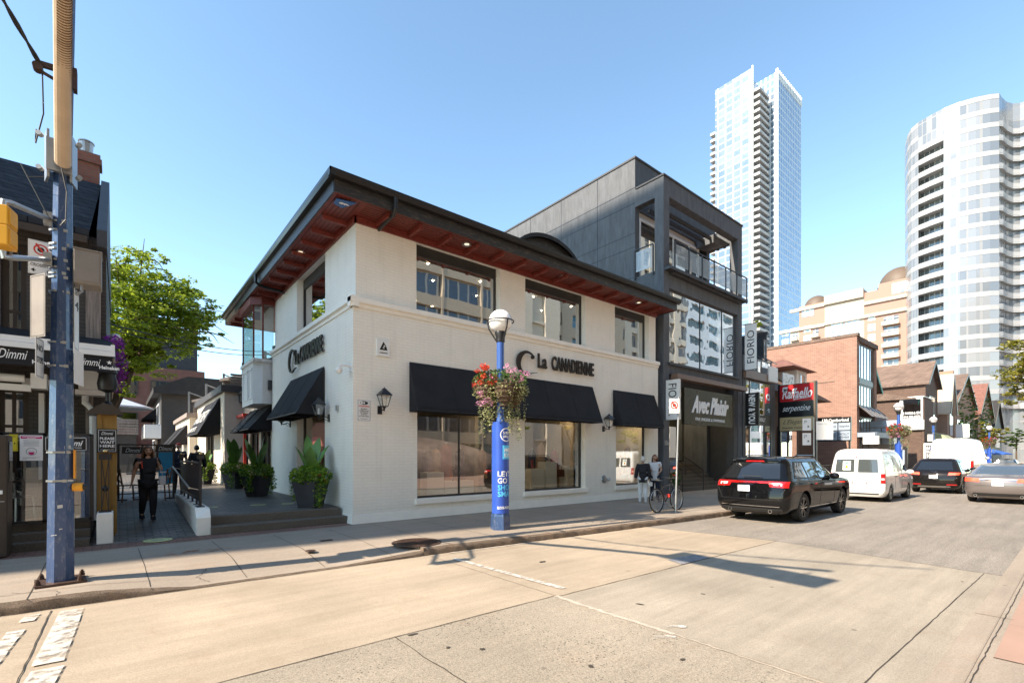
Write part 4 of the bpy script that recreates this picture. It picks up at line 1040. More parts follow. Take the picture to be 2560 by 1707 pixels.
# right side: open corner to the sky
def railing(parent, axis, pos, a0, a1, z0, h=1.0, every=1.15, panel=True):
    def bx(m, u0, u1, d0, d1, w0, w1):
        if axis == 'y': m.box(u0,u1,pos+d0,pos+d1,w0,w1)
        else: m.box(pos+d0,pos+d1,u0,u1,w0,w1)
    m = MB(); n = max(1, round((a1-a0)/every))
    for i in range(n+1):
        u = a0+(a1-a0)*i/n; bx(m, u-.025, u+.025, -.03, .02, z0-.25, z0+h)
    bx(m, a0, a1, -.03, .02, z0+h-.001, z0+h+.035)
    r = m.build('railing', M['black_metal'], parent)
    m = MB()
    for i in range(n):
        u0 = a0+(a1-a0)*i/n+.08; u1 = a0+(a1-a0)*(i+1)/n-.08
        bx(m, u0, u1, -.02, -.012, z0+.07, z0+.10); bx(m, u0, u1, -.02, -.012, z0+h-.13, z0+h-.10)
        zz = z0+.10
        while zz < z0+h-.13: bx(m, u0, u1, -.022, -.010, zz, zz+.018); zz += .045
        uu = u0
        while uu < u1+.001: bx(m, uu-.007, uu+.007, -.02, -.013, z0+.07, z0+h-.1); uu += .07
    m.build('mesh_panel', M['steel'], r)
    return r
railing(db, 'y', DY-.24, DX0+.44, DX1-.02, 9.42, 1.0)
railing(db, 'x', DX0-.05, DY+.46, DYS-.02, 9.42, 1.0, 1.2)
# big glass wall
window(db, 'y', DY+.10, DX0+.44, DX1-.44, 5.5, 8.58, fw=.03, gl=M['glass_big'], frame=M['stucco_dark'], vert=[XY(1750, DY+.12), XY(1804.6, DY+.12)])
m = MB(); m.box(DX0+.45, DX1-.45, DY+2.5, DY+2.6, 5.3, 8.6); m.box(DX0+.32, DX1-.32, DY+.45, DY+2.5, 5.3, 5.49); m.build('room', M['interior'], db)
# brown canopy beam
m = MB(); m.box(DX0+.36, DX1-.30, DY-.42, DY-.12, 4.78, 4.98); m.box(DX0+.5, DX0+.62, DY-.12, DY, 4.8, 4.9); m.box(DX1-.8, DX1-.68, DY-.12, DY, 4.8, 4.9)
m.build('canopy_beam', M['brown_metal'], db, bevel=.01)
# recess: ceiling, back shopfront, steps up
m = MB(); m.box(DX0+.43, DX1-.43, DY+.43, DY+5, 4.6, 5.0); m.box(DX1-.8, DX1-.43, DY+.02, DY+.40, 0, 5.0); m.build('recess_ceiling', M['stucco_dark'], db)
m = MB(); m.box(DX0+.43, DX1-.43, DY+4.2, DY+4.3, 0, 4.6); m.build('recess_back_wall', M['interior'], db)
window(db, 'y', DY+2.6, DX0+2.6, DX1-1.0, 1.3, 4.5, fw=.06, vert=[DX0+4.1], name='shopfront')
window(db, 'y', DY+.5, DX0+.5, DX0+1.9, .05, 3.6, fw=.05, vert=[DX0+.95], name='glass_door', gl=M['glass_up'])
for x_ in (DX0+2.9, DX0+4.3, DX0+5.5):
    m = MB(); m.lathe((x_,DY+3.2,4.57), [(0,-.02),(.06,-.02),(.08,0)], 12); m.build('ceiling_spot', emit('recess_spot', (1,.8,.5), 90) if 'recess_spot' not in bpy.data.materials else bpy.data.materials['recess_spot'], db)
    m = MB(); m.lathe((x_,DY+1.6,4.57), [(0,-.02),(.06,-.02),(.08,0)], 12); m.build('ceiling_spot', bpy.data.materials['recess_spot'], db)
for i in range(7):
    m = MB(); m.box(DX0+2.0, DX1-.85, DY+.5+.26*i, DY+2.58, .17*i, .17*(i+1)-.002*(i == 6)); m.build('stair_step', M['step'], db)
for xx in (DX0+2.1, DX0+3.9):
    m = MB(); m.tube([(xx,DY+.4,.0),(xx,DY+.4,.95),(xx,DY+2.3,2.15),(xx,DY+2.3,1.2)], .022, 8); m.tube([(xx,DY+.4,.55),(xx,DY+2.3,1.75)], .014, 6); m.tube([(xx,DY+1.3,.6),(xx,DY+1.3,1.5)], .016, 6); m.build('handrail', M['black_metal'], db)
m = MB()
m.text('136', (DX0+.08, DY-.005, 2.05), (1,0,0), (0,0,1), w=.28, h=.2, depth=.012, bold=.01); m.build('house_number', M['steel'], db)
for x_, mt_, lb_ in ((3.4,'wool_dark','dark dress on a stand inside the entrance shopfront'),(4.6,'cl_w','white gown on a stand inside the entrance shopfront'),(5.4,'wool_red','rust dress on a stand inside the entrance shopfront')):
    if mt_ == 'cl_w': M['cl_w'] = simple('white_gown', (.6,.58,.55), .8)
    coat(DX0+x_, DY+3.4, 1.25, 1.2, .5, M[mt_], lb_)
# plant beside the door
def leaf_cloud(mb, rng, c, rx, ry, rz, n, s, bias=0.0, squash=1.0, tri=False):
    """n small leaf quads scattered through an ellipsoid (denser near the outside when bias > 0)"""
    for _ in range(n):
        d = Vector((rng.gauss(0,1), rng.gauss(0,1), rng.gauss(0,1))).normalized()
        r = rng.random()**(1/3)
        if bias: r = r**(1-bias*.6)
        p = Vector((c[0]+d.x*rx*r, c[1]+d.y*ry*r, c[2]+d.z*rz*r))
        leaf(mb, rng, p, s*rng.uniform(.6,1.3), squash)
def leaf(mb, rng, p, s, squash=1.0):
    a = Vector((rng.gauss(0,1), rng.gauss(0,1), rng.gauss(0,.6)*squash)).normalized()
    b = a.cross(Vector((rng.gauss(0,1), rng.gauss(0,1), rng.gauss(0,1)+.6))).normalized()
    k = rng.uniform(.35,.6)
    mb.q(p-a*s, p+b*s*k-a*s*.1, p+a*s, p-b*s*k-a*s*.1)
M['leaf'] = leafmat('green_leaves', [(.025,.06,.012),(.05,.11,.02),(.08,.15,.025),(.11,.19,.035)])
M['leaf_tree'] = leafmat('tree_leaves', [(.11,.16,.015),(.20,.27,.02),(.27,.35,.03),(.36,.43,.04)], .6)
M['leaf_yellow'] = leafmat('yellow_green_leaves', [(.10,.11,.015),(.20,.19,.02),(.28,.26,.03),(.34,.30,.05)], .4)
M['leaf_ivy'] = leafmat('variegated_ivy', [(.08,.10,.03),(.30,.32,.12),(.5,.48,.26),(.15,.20,.05)], .3)
M['petal_red'] = leafmat('red_petals', [(.55,.03,.02),(.75,.10,.03),(.6,.02,.03),(.8,.2,.08)], .3)
M['petal_pink'] = leafmat('pink_petals', [(.7,.25,.45),(.8,.45,.6),(.6,.15,.35),(.85,.55,.68)], .3)
M['petal_purple'] = leafmat('purple_petals', [(.25,.03,.35),(.35,.06,.42),(.2,.02,.25)], .3)
t = thing('potted_shrub', (DX0+.7, DY+.05, .0), 'small green shrub in a pot at the dark building entrance', 'plant')
m = MB(); m.lathe((DX0+.75,DY-.05,0), [(0,0),(.16,0),(.2,.35),(.18,.35)], 16); m.build('pot', M['grey_box'], t)
m = MB(); rg = random.Random(3); leaf_cloud(m, rg, (DX0+.75,DY-.05,.65), .3,.3,.32, 260, .06); m.build('foliage', M['leaf'], t)

# ---- signs on it
def board(name, label, c, U, w, h, mat, th, draw, inks, cat='sign', group=None, edge=None):
    return sign_panel(name, label, cat, c, U, w, h, mat, th=th, draw=draw, inkmats=inks, group=group)
M['olive'] = simple('dark_olive_sign', (.07,.06,.04), .22, metal=.4, var=.1)
a = PY(1711, 968, DY-.2); b = PY(1830, 1056, DY-.2)
w_ = b[0]-a[0]; z1 = a[2]; z0 = z1-1.55
def d_avec(d, P, U, V, W, H):
    tx(d,P,U,V,'Avec Plaisir',.52,.58,.78,.50,W,H,.035,.45,depth=.03); tx(d,P,U,V,'FINE LINGERIE & SWIMWEAR',.52,.17,.62,.085,W,H,.0,depth=.01)
board('shop_sign', 'large dark olive sign board with white script lettering above the entrance', ((a[0]+b[0])/2, DY-.2, (z0+z1)/2), (1,0,0), w_, z1-z0, M['olive'], .14, d_avec, M['white_ink'])
def blade(name, label, X, ya, yb, za, zb, txt, mat, ink, up=False, th=.03, bold=0, pad=.12, wfrac=.6, group=None, shear=0):
    """sign standing out from the facade, lettering turned 90 degrees, read from -X"""
    t = thing(name, (X, (ya+yb)/2, za), label, 'banner' if th < .02 else 'sign', group)
    m = MB(); m.box(X, X+th, ya, yb, za, zb); m.build('panel', mat, t)
    m = MB(); H = zb-za; Wd = yb-ya
    if up: m.text(txt, (X-.002, ya+Wd*(1-wfrac)/2, za+H*pad), (0,0,1), (0,1,0), w=H*(1-2*pad), h=Wd*wfrac, depth=.004, bold=bold)
    else: m.text(txt, (X-.002, yb-Wd*(1-wfrac)/2, zb-H*pad), (0,0,-1), (0,-1,0), w=H*(1-2*pad), h=Wd*wfrac, depth=.004, bold=bold)
    m.build('lettering', ink, t)
    return t
t = blade('banner', 'tall pale grey banner hanging from the top right of the dark building', 24.2, 10.42, 11.0, 5.9, 8.15, 'FIORIO', M['sign_white'], M['ink'], up=True, th=.008, pad=.14)
m = MB(); m.bar((24.2,11.1,8.17),(24.2,10.35,8.17),.03,.03); m.bar((24.2,11.1,5.88),(24.2,10.35,5.88),.03,.03); m.build('bracket', M['black_metal'], t)
blade('blade_sign', 'white projecting sign box beside the left entrance pier of the dark building', 17.3, 10.45, 11.06, 3.08, 4.7, 'FIORIO.', M['sign_white'], M['ink'], th=.10, pad=.1)

# ================================================================ NARROW GLASS SHOP
NX0, NX1 = 24.2, XY(1938, 11.1)
ns = thing('narrow_glass_shop', (NX0, 11.1, 0), 'narrow dark shop with a bronze framed double height window and black roof box', 'building')
m = MB()
m.box(NX0, NX1, 13.5, 20, 0, 6.6); m.box(NX0, NX0+.25, 11.1, 13.5, 0, 6.7); m.box(NX1-.45, NX1-.002, 11.1, 13.5, 0, 6.0)
m.build('wall', M['stucco_dark'], ns)
bxx0 = XY(1898, 11.6)
m = MB(); m.box(bxx0+.9, NX1+.15, 11.6, 15.5, 6.2, 8.45); m.box(bxx0+.86, NX1+.2, 11.54, 15.5, 8.45, 8.6); 
for z in (6.9,7.35,7.8,8.2): m.box(bxx0+.885, bxx0+.9, 11.6, 15.4, z, z+.02)
m.build('roof_box', M['stucco_dark'], ns)
window(ns, 'y', 11.55, XY(1912,11.5), NX1-.02, 6.0, 8.1, fw=.1, fd=.05, frame=M['bronze'], gl=M['glass_big'], horz=[6.9,7.2], name='roof_window')
m = MB(); m.q((NX0+.3,11.1,6.75),(bxx0+1.0,11.1,6.7),(bxx0+1.0,12.6,7.7),(NX0+.3,12.6,7.9)); m.build('sloped_skylight', M['glass_big'], ns)
m = MB()
for i in range(7):
    x = NX0+.3+(bxx0+.7-NX0)*i/6; m.bar((x,11.08,6.76-.01*i),(x,12.6,7.93-.03*i),.05,.05)
m.build('skylight_bars', M['stucco_dark'], ns)
window(ns, 'y', 11.1, NX0+.25, NX1-.45, 5.97, 6.7, fw=.06, frame=M['bronze'], gl=M['glass_big'], vert=[NX0+.7, NX0+1.2, NX0+1.7, NX0+2.2])
m = MB(); m.box(NX0+.05, NX1-.35, 10.95, 11.09, 5.55, 5.95); m.build('beam', M['brown_metal'], ns)
window(ns, 'y', 11.1, NX0+.26, NX1-.46, .1, 5.54, fw=.09, gl=M['glass_up'], horz=[3.25], vert=[NX0+.8])
def d_one(s, bold=.02, fw=.5, fh=.5, shear=0, cy=.5):
    return lambda d, P, U, V, W, H: tx(d,P,U,V,s,.5,cy,fw,fh,W,H,bold,shear)
c0 = XY(1885,10.95); c1 = XY(1926,10.95)
board('shop_sign', 'dark sign bar across the narrow glass shop window', ((c0+c1)/2,10.94,3.5), (1,0,0), c1-c0, .5, M['sign_black'], .08, d_one('HOLLY', .02, .34, .4), M['white_ink'])
blade('blade_sign', 'tall black projecting sign between the dark building and the narrow glass shop', 24.26, 10.35, 11.0, 3.1, 4.74, 'NEW & YOU', M['sign_black'], M['white_ink'], th=.12, bold=.03, pad=.06, wfrac=.5)
c0, c1 = XY(1923,10.9), XY(1945,10.9)
m = MB(); m.box(c0, c1, 10.9, 10.98, 5.6, 6.42); tag(m.build('blank_sign', M['sign_white'], bevel=.01), 'blank white square sign board near the red roofed shop', 'sign')

# ================================================================ RED ROOFED SHOP
M['red_roof'] = brick('red_shingles', (.20,.085,.06), (.26,.12,.085), (.1,.045,.035), bw=.3, bh=.16, ms=.01, bump=.6, ground=True)
M['brown_roof'] = brick('brown_shingles', (.15,.10,.075), (.20,.135,.10), (.08,.055,.045), bw=.35, bh=.22, ms=.012, bump=.6, var=.3)
M['orange_brick'] = brick('orange_brick', (.25,.125,.09), (.31,.165,.12), (.33,.25,.19), bw=.30, bh=.10, ms=.012, var=.12)
M['orange_brick2'] = brick('pale_orange_brick', (.33,.19,.13), (.36,.22,.15), (.34,.25,.18), bw=.30, bh=.10, ms=.012, var=.1)
M['brown_brick'] = brick('dark_brown_brick', (.10,.055,.04), (.14,.08,.055), (.10,.08,.06), bw=.28, bh=.09, ms=.012, var=.2)
M['red_brick'] = brick('red_brick', (.26,.09,.06), (.30,.12,.08), (.22,.14,.11), bw=.25, bh=.085, ms=.012, var=.15)
M['cream_stone'] = simple('cream_stone', (.56,.45,.33), .75, var=.1)
M['green_trim'] = simple('green_painted_trim', (.03,.28,.20), .5, var=.1)
M['pane_dark'] = glass('dark_window_pane', (.2,.25,.25), .16)
rs = thing('red_roofed_shop', (28, 12.6, 0), 'low shop with a red shingled hip roof and white framed dormer behind the tall sign', 'building')
m = MB(); m.box(28.0, 40.6, 13.4, 18.8, 0, 5.58); m.build('wall', M['brown_brick'], rs)
m = MB(); a_, b_, c_, d_, e_, f_ = (27.9,12.2,5.6),(41.0,12.2,5.6),(41.0,19,5.6),(27.9,19,5.6),(30.5,15.6,8.2),(38.6,15.6,8.2)
m.q(a_,b_,f_,e_); m.q(b_,c_,f_); m.q(d_,a_,e_); m.q(c_,d_,e_,f_); m.q((27.9,12.2,5.59),(27.9,19,5.59),(41,19,5.59),(41,12.2,5.59))
rfo = m.build('roof', M['brown_roof'], rs)
dx = XY(2005,13)
m = MB(); m.box(dx-1.0, dx+.9, 13.0, 15.2, 6.1, 7.6); m.build('dormer', M['white_trim'], rfo)
window(rfo, 'y', 12.95, dx-.45, dx+.45, 6.4, 7.4, fw=.08, fd=.06, frame=M['white_trim'], gl=M['pane_dark'])
m = MB(); zq = 7.62
m.q((dx-2.9,12.5,zq),(dx+1.5,12.5,zq),(dx-.2,14.2,zq+1)); m.q((dx-2.9,12.5,zq),(dx-.2,14.2,zq+1),(dx-2.9,16,zq)); m.q((dx+1.5,12.5,zq),(dx+1.5,16,zq),(dx-.2,14.2,zq+1)); m.q((dx-2.9,16,zq-.01),(dx+1.5,16,zq-.01),(dx+1.5,12.5,zq-.01),(dx-2.9,12.5,zq-.01)); m.build('hip_roof', M['red_roof'], rfo)
window(rs, 'y', 13.3, 29, 33.5, .9, 3.6, fw=.08, fd=.08, frame=M['bronze'], gl=M['glass_up'], vert=[30.5, 32], name='shopfront')
window(rs, 'y', 13.3, 34.2, 37.6, .9, 3.6, fw=.08, fd=.08, frame=M['bronze'], gl=M['glass_up'], vert=[35.8], name='shopfront')
railing_pts = []
for x0_, x1_ in ((28.5, 33), (34, 38)):
    m = MB(); m.bar((x0_,11.3,.9),(x1_,11.3,1.0),.03,.03); m.bar((x0_,11.3,.5),(x1_,11.3,.55),.02,.02)
    for i in range(9): xx = x0_+(x1_-x0_)*i/8; m.bar((xx,11.3,0),(xx,11.3,.95),.025,.025)
    m.build('front_railing', M['black_metal'], rs)
a = PY(1962, 955, 12.6); 
def d_scr(d, P, U, V, W, H):
    rr_ = random.Random(4)
    for i in range(22):
        x = rr_.uniform(.05,.85); y = rr_.uniform(.2,.75); d.q(P(x,y),P(x+.04,y+.02),P(x+.09,y+.16),P(x+.07,y+.17))
board('shop_sign', 'small white patterned sign on the dark porch roof of the red roofed shop', (XY(1972,12.1),12.1,6.35), (1,0,0), 1.75, .85, M['sign_white'], .05, d_scr, M['grey_ink'])
# tall three panel sign
X = 30.0; ya, yb = YX(2034, X), YX(1949, X)
t = thing('tall_sign', (X, ya, 0), 'tall illuminated sign of three panels, red, black and gold, on black posts', 'sign')
m = MB(); m.box(X+.02, X+.28, ya, yb, 3.02, 5.75); m.box(X-.02,X+.30,ya-.10,ya,2.95,5.8); m.build('sign_frame', M['bronze'], t)
for yy in (ya-.05, yb+.04): 
    m = MB(); m.box(X+.05,X+.22,yy-.07,yy+.07,0,5.8); m.build('post', M['black_metal'], t)
def pnl(za, zb, mat, lab_, draws, ink):
    m = MB(); m.box(X, X+.02, ya+.01, yb-.01, za, zb); pn = m.build('panel', mat, t); lab(pn, lab_)
    d = MB(); W = yb-ya; H = zb-za; U = Vector((0,-1,0)); V = Vector((0,0,1))
    P = lambda a_, b_, k=.003: Vector((X-k, yb-a_*W, za+b_*H))
    draws(d, P, U, V, W, H); d.build('lettering', ink, pn)
M['sign_red'] = simple('red_sign_face', (.50,.015,.02), .35, var=.03); M['sign_gold'] = simple('gold_sign_face', (.55,.42,.22), .4, var=.03)
pnl(4.75, 5.7, M['sign_red'], 'red panel with white lettering', lambda d,P,U,V,W,H: (tx(d,P,U,V,'Raffaello',.52,.48,.88,.62,W,H,.02,.3), d.q(P(.40,.12),P(.85,.2),P(.85,.17),P(.42,.08)), d.q(P(.08,.62),P(.2,.62),P(.26,.9),P(.1,.9))), M['white_ink'])
pnl(3.85, 4.73, M['sign_black'], 'black panel with white handwriting', lambda d,P,U,V,W,H: tx(d,P,U,V,'serpentine',.5,.5,.82,.5,W,H,.0,.5), M['white_ink'])
pnl(3.06, 3.83, M['sign_gold'], 'gold panel with dark script', lambda d,P,U,V,W,H: (tx(d,P,U,V,"L'Elegance",.48,.62,.75,.42,W,H,-.005,.5), tx(d,P,U,V,'Exquisite Consignment',.5,.2,.85,.16,W,H,.02,.3)), M['ink'])
M['shaded_white'] = simple('shaded_white_sign', (.30,.36,.44), .4, var=.04)  # white panels; their bluish shade is painted into this colour
# directory sign, number 130
X = 38.2; ya, yb = YX(2127, X), YX(2034, X)
t = thing('directory_sign', (X, ya, 0), 'black directory sign of six white panels in front of the orange brick building', 'sign')
m = MB(); m.box(X, X+.2, ya, yb, 2.6, 4.25); m.build('sign_board', M['sign_black'], t)
for yy in (ya+.1, yb-.1):
    m = MB(); m.box(X+.05,X+.18,yy-.05,yy+.05,0,2.6); m.build('post', M['black_metal'], t)
m = MB(); m.text('130 Cumberland', (X-.003, yb-.55, 3.95), (0,-1,0), (0,0,1), w=(yb-ya)*.7, h=.22, depth=.004, bold=.02); m.build('lettering', M['white_ink'], t)
Wc = (yb-ya)/3
for cc in range(3):
    for rr_, (za, zb) in enumerate([(3.36,3.86),(2.68,3.30)]):
        y1_ = yb-Wc*cc-.03; y0_ = yb-Wc*(cc+1)+.03
        m = MB(); m.box(X-.012, X, y0_, y1_, za, zb); pn = m.build('panel', M['shaded_white'], t)
        d = MB(); s = {(2,0):['bespoke'],(2,1):['HOLLY','EYEWEAR'],(1,0):['PHYSICK'],(1,1):['-----'],(0,0):['----'],(0,1):['-----']}[(cc,rr_)]
        for k, tx_ in enumerate(s):
            hh_ = .16 if len(s) == 1 else .15; zc_ = (za+zb)/2 + (.1 if len(s) == 2 and k == 0 else -.12 if len(s) == 2 else 0)
            if '-' in tx_:
                for q in range(3): d.box(X-.014, X-.0125, y0_+.12, y1_-.12-.1*q, zc_-.1+.09*q, zc_-.07+.09*q)
            else: d.text(tx_, (X-.013, (y0_+y1_)/2, zc_), (0,-1,0), (0,0,1), w=(y1_-y0_)*.8, h=hh_, depth=.003, bold=.015, center=True)
        d.build('lettering', M['ink'], pn)

# ================================================================ ORANGE BRICK BUILDING
BX0, BX1 = 42.7, 47.9
bb = thing('orange_brick_building', (BX0, 11.1, 0), 'orange brick building with a blank side wall and a tall gridded front window', 'building')
m = MB(); m.wall('x', BX0, .35, 11.1, 26, 0, 10.6); m.wall('x', BX1-.35, .35, 11.1, 26, 0, 10.2); m.wall('y', 25.6, .35, BX0+.35, BX1-.35, 0, 10.5); m.box(BX0+.35, BX1-.35, 11.6, 25.6, 10.1, 10.3)
m.box(BX0+.353, BX0+.6, 11.1, 11.4, 0, 10.55); m.box(BX1-.6, BX1-.353, 11.1, 11.4, 0, 10.15)
m.build('wall', M['orange_brick'], bb)
m = MB(); m.box(BX0-.06, BX0+.42, 11.02, 26, 10.6, 10.82); m.box(BX0+.42, BX1+.05, 11.0, 11.5, 10.25, 10.6); m.build('coping', M['brown_roof'], bb)
m = MB(); ln = YX(2010, BX0), YX(2087, BX0)
m.box(BX0-.01,BX0+.01,ln[1],ln[0],7.3,7.38); m.build('brick_course', M['brown_brick'], bb)
m = MB(); m.box(BX0+.6, BX1-.6, 14, 14.1, 0, 10.1)
for z in (3.3, 7.0): m.box(BX0+.6, BX1-.6, 11.35, 14, z-.25, z)
m.build('floors', M['interior'], bb)
fw_ = [BX0+.6+i*(BX1-BX0-1.2)/5 for i in range(1,5)]
window(bb, 'y', 11.2, BX0+.6, BX1-.6, 7.5, 10.2, fw=.12, frame=M['bronze'], gl=M['glass_up'], vert=fw_)
window(bb, 'y', 11.2, BX0+.6, BX1-.6, 5.4, 7.1, fw=.12, frame=M['bronze'], gl=M['glass_up'], vert=fw_)
window(bb, 'y', 11.2, BX0+.6, BX1-.6, 3.4, 4.6, fw=.12, frame=M['bronze'], gl=M['glass_up'], vert=fw_)
m = MB(); m.box(BX0+.6, BX1-.6, 11.15, 11.3, 7.1, 7.5); m.build('spandrel', M['bronze'], bb)
m = MB(); m.q((BX0+.3,10.3,4.55),(BX1+.1,10.3,4.55),(BX1-.1,11.1,5.4),(BX0+.3,11.1,5.4)); m.build('glass_canopy', M['steel'], bb)
m = MB()
for i in range(6): x = BX0+.3+(BX1-BX0-.2)*i/5; m.bar((x,10.28,4.57),(x,11.1,5.42),.06,.05)
m.build('canopy_bars', M['bronze'], bb)
m = MB(); m.box(BX0-.1, BX1+2.6, 9.9, 11.05, 3.0, 3.32); m.box(BX0-.1, BX1+2.6, 9.88, 9.95, 2.95, 3.34); m.build('porch_roof', simple('blue_grey_porch', (.30,.36,.45), .5), bb)
window(bb, 'y', 11.25, BX0+.6, BX1-.6, .3, 2.9, fw=.1, frame=M['bronze'], gl=M['glass_up'], vert=fw_[1::2], name='shopfront')
# white sign boards of the clinic next door
X = 47.0; 
ya, yb = YX(2242, X), YX(2160, X)
t = thing('clinic_sign', (X, ya, 0), 'shaded white double sign with a red tick mark below the porch roof', 'sign')
m = MB(); m.box(X+.1, X+.3, ya, yb, 1.4, 4.4); m.build('sign_frame', M['grey_box'], t)
m = MB(); m.box(X, X+.1, ya, yb, 3.9, 4.4); m.build('header', M['shaded_white'], t)
mid = ya+(yb-ya)*.46
m = MB(); m.box(X, X+.1, mid+.05, yb, 2.5, 3.8); pn = m.build('panel', M['shaded_white'], t)
m = MB(); m.text('ECTOR', (X-.003, yb-.75, 3.0), (0,-1,0), (0,0,1), w=.95, h=.22, depth=.004, bold=.01); m.box(X-.006,X-.003,mid+.3,yb-.5,2.8,2.83); m.build('lettering', M['grey_ink'], pn)
m = MB(); m.q((X-.004,yb-.3,3.35),(X-.004,yb-.4,3.35),(X-.004,yb-.56,3.05),(X-.004,yb-.52,2.95)); m.q((X-.004,yb-.52,2.95),(X-.004,yb-.56,3.05),(X-.004,yb-.85,3.5),(X-.004,yb-.9,3.5)); m.build('tick', M['red_ink'], pn)
m = MB(); m.box(X, X+.1, ya, mid-.05, 2.5, 3.8); pn = m.build('panel', M['shaded_white'], t)
m = MB(); m.lathe((X-.002,(ya+mid)/2,3.45), [(.14,0),(.2,0)], 18, axis='x'); m.text('LUMINO', (X-.003,(ya+mid)/2,3.45),(0,-1,0),(0,0,1),w=.9,h=.16,depth=.003,center=True); m.build('lettering', M['ink'], pn)

# ================================================================ GABLED HOUSES
def gable_house(label, X0, X1, Y0, Y1, ze, zp, wall, roof, name='gabled_house', ov=.35, front=(), side=(), gmat=None, fmat=None, wallmats=None):
    t = thing(name, (X0, Y0, 0), label, 'house', 'gabled brick houses along the street'); xm = (X0+X1)/2
    m = MB(); m.wall('x', X0, .3, Y0+.301, Y1, 0, ze); m.wall('x', X1-.3, .3, Y0+.301, Y1, 0, ze); m.prism([(X0,0),(X1,0),(X1,ze),(xm,zp),(X0,ze)], 'y', Y0, Y0+.3); m.prism([(X0,0),(X1,0),(X1,ze),(xm,zp),(X0,ze)], 'y', Y1, Y1+.3)
    m.build('wall', wall, t)
    m = MB(); k = (zp-ze)/(xm-X0)
    for s, xe in ((-1, X0-ov), (1, X1+ov)):
        zl = ze-ov*k; th = .16
        m.raw([(xe,Y0-ov,zl),(xm,Y0-ov,zp),(xm,Y1+ov,zp),(xe,Y1+ov,zl),(xe,Y0-ov,zl+th),(xm,Y0-ov,zp+th),(xm,Y1+ov,zp+th),(xe,Y1+ov,zl+th)],[(0,1,2,3),(4,7,6,5),(0,4,5,1),(3,2,6,7),(0,3,7,4),(1,5,6,2)])
    m.build('roof', roof, t)
    m = MB()
    for xe in (X0-ov, X1+ov): m.bar((xe,Y0-ov-.02,ze-ov*k+.02),(xm,Y0-ov-.02,zp+.02),.05,.28,(0,0,1))
    m.build('bargeboard', fmat or M['bronze'], t)
    for (a0, a1, z0, z1) in front: window(t, 'y', Y0-.05, X0+a0*(X1-X0), X0+a1*(X1-X0), z0, z1, fw=.12, fd=.05, frame=M['bronze'] if gmat is None else gmat, gl=M['glass_up'])
    for (a0, a1, z0, z1) in side: window(t, 'x', X0-.05, a0, a1, z0, z1, fw=.12, fd=.05, frame=M['bronze'] if gmat is None else gmat, gl=M['glass_up'])
    return t
# green trimmed house right of the brick building
gh = gable_house('small house with green painted gable trim squeezed beside the orange brick building', 49.4, 54.0, 12.5, 20, 7.6, 9.6, M['brown_brick'], M['brown_roof'], fmat=M['green_trim'], front=[(.3,.7,5,6.8)])
m = MB(); m.tube([(50,12.2,4.6),(50,12.2,4.2),(49.6,11.6,3.9),(49.3,11.4,3.9),(49.3,11.4,2)], .09, 8); m.build('drainpipe', M['green_trim'], gh)
m = MB(); m.q((49,10.8,4.0),(55,10.8,4.0),(55,12.5,5.4),(49,12.5,5.4)); m.q((49,10.8,3.98),(49,12.5,5.38),(55,12.5,5.38),(55,10.8,3.98)); m.build('porch_roof', M['brown_roof'], gh)
# house with the big shingled roof and corner bay
h1 = gable_house('brown brick house with a big grey-brown shingled gable roof and a glazed bay', 66.8, 73.2, 11.2, 17.5, 9.5, 12.0, M['brown_brick'], M['brown_roof'], front=[(.25,.75,4.5,8.2)])
m = MB(); m.box(61.5, 66.8, 12.2, 17, 0, 7.4); m.build('lower_wing', M['brown_brick'], h1)
m = MB(); m.q((61.2,11.0,7.3),(66.8,11.0,7.3),(66.8,17,9.0),(61.2,14,8.2)); m.q((61.2,11.0,7.3),(61.2,14,8.2),(61.2,17,7.3)); m.build('wing_roof', M['brown_roof'], h1)
window(h1, 'x', 61.4, 10.5, 12.2, 5.2, 7.4, fw=.15, fd=.1, frame=M['white_trim'], gl=M['glass_up'], name='bay_window')
m = MB(); m.box(61.55, 66.0, 10.42, 10.6, 0, 7.3); m.box(61.6,66,10.62,12.2,0,4.1); m.build('bay_front', M['brown_brick'], h1)
m = MB(); m.box(61.3, 66.1, 10.39, 12.25, 7.42, 7.52); m.box(61.35,61.5,12.2,12.3,5.2,7.4); m.build('bay_roof', M['white_trim'], h1)
m = MB(); m.box(61.3, 61.54, 10.4, 12.2, 4.2, 5.15); m.build('bay_base', M['white_paint'], h1)
m = MB(); m.text('K NAILS & SPA', (61.37, 12.1, 5.75), (0,-1,0), (0,0,1), w=1.5, h=.25, depth=.01, bold=.02); m.text('416.925.0772', (61.37, 12.0, 5.4), (0,-1,0), (0,0,1), w=1.3, h=.22, depth=.01, bold=.02); m.build('window_lettering', M['white_ink'], h1)
m = MB(); m.text('EYES', (60.0, 10.05, 2.6), (0,0,-1), (0,-1,0), w=1.3, h=.4, depth=.01, bold=.02)
t = thing('blade_sign', (60, 9.8, 0.9), 'narrow white vertical sign board near the street lamp', 'sign'); m.build('lettering', M['ink'], t)
m = MB(); m.box(60.005, 60.12, 9.5, 10.2, .9, 2.8); m.build('panel', M['sign_white'], t)
h2 = gable_house('cream and brown gabled house with a pointed arch window', 75.0, 78.6, 10.6, 17, 7.2, 11.2, M['orange_brick2'], M['cream_stone'], front=[(.15,.85,.6,2.8)])
m = MB(); xm = 76.8; m.prism([(xm-.9,4)]+[(xm-.9*math.cos(R(60)*i/6)*1+0, 6+2.6*math.sin(R(90)*i/6)) for i in range(7)]+[(xm+.9*math.cos(R(60)*(6-i)/6), 6+2.6*math.sin(R(90)*(6-i)/6)) for i in range(7)]+[(xm+.9,4)], 'y', 10.5, 10.59); m.build('arched_window', M['glass_big'], h2)
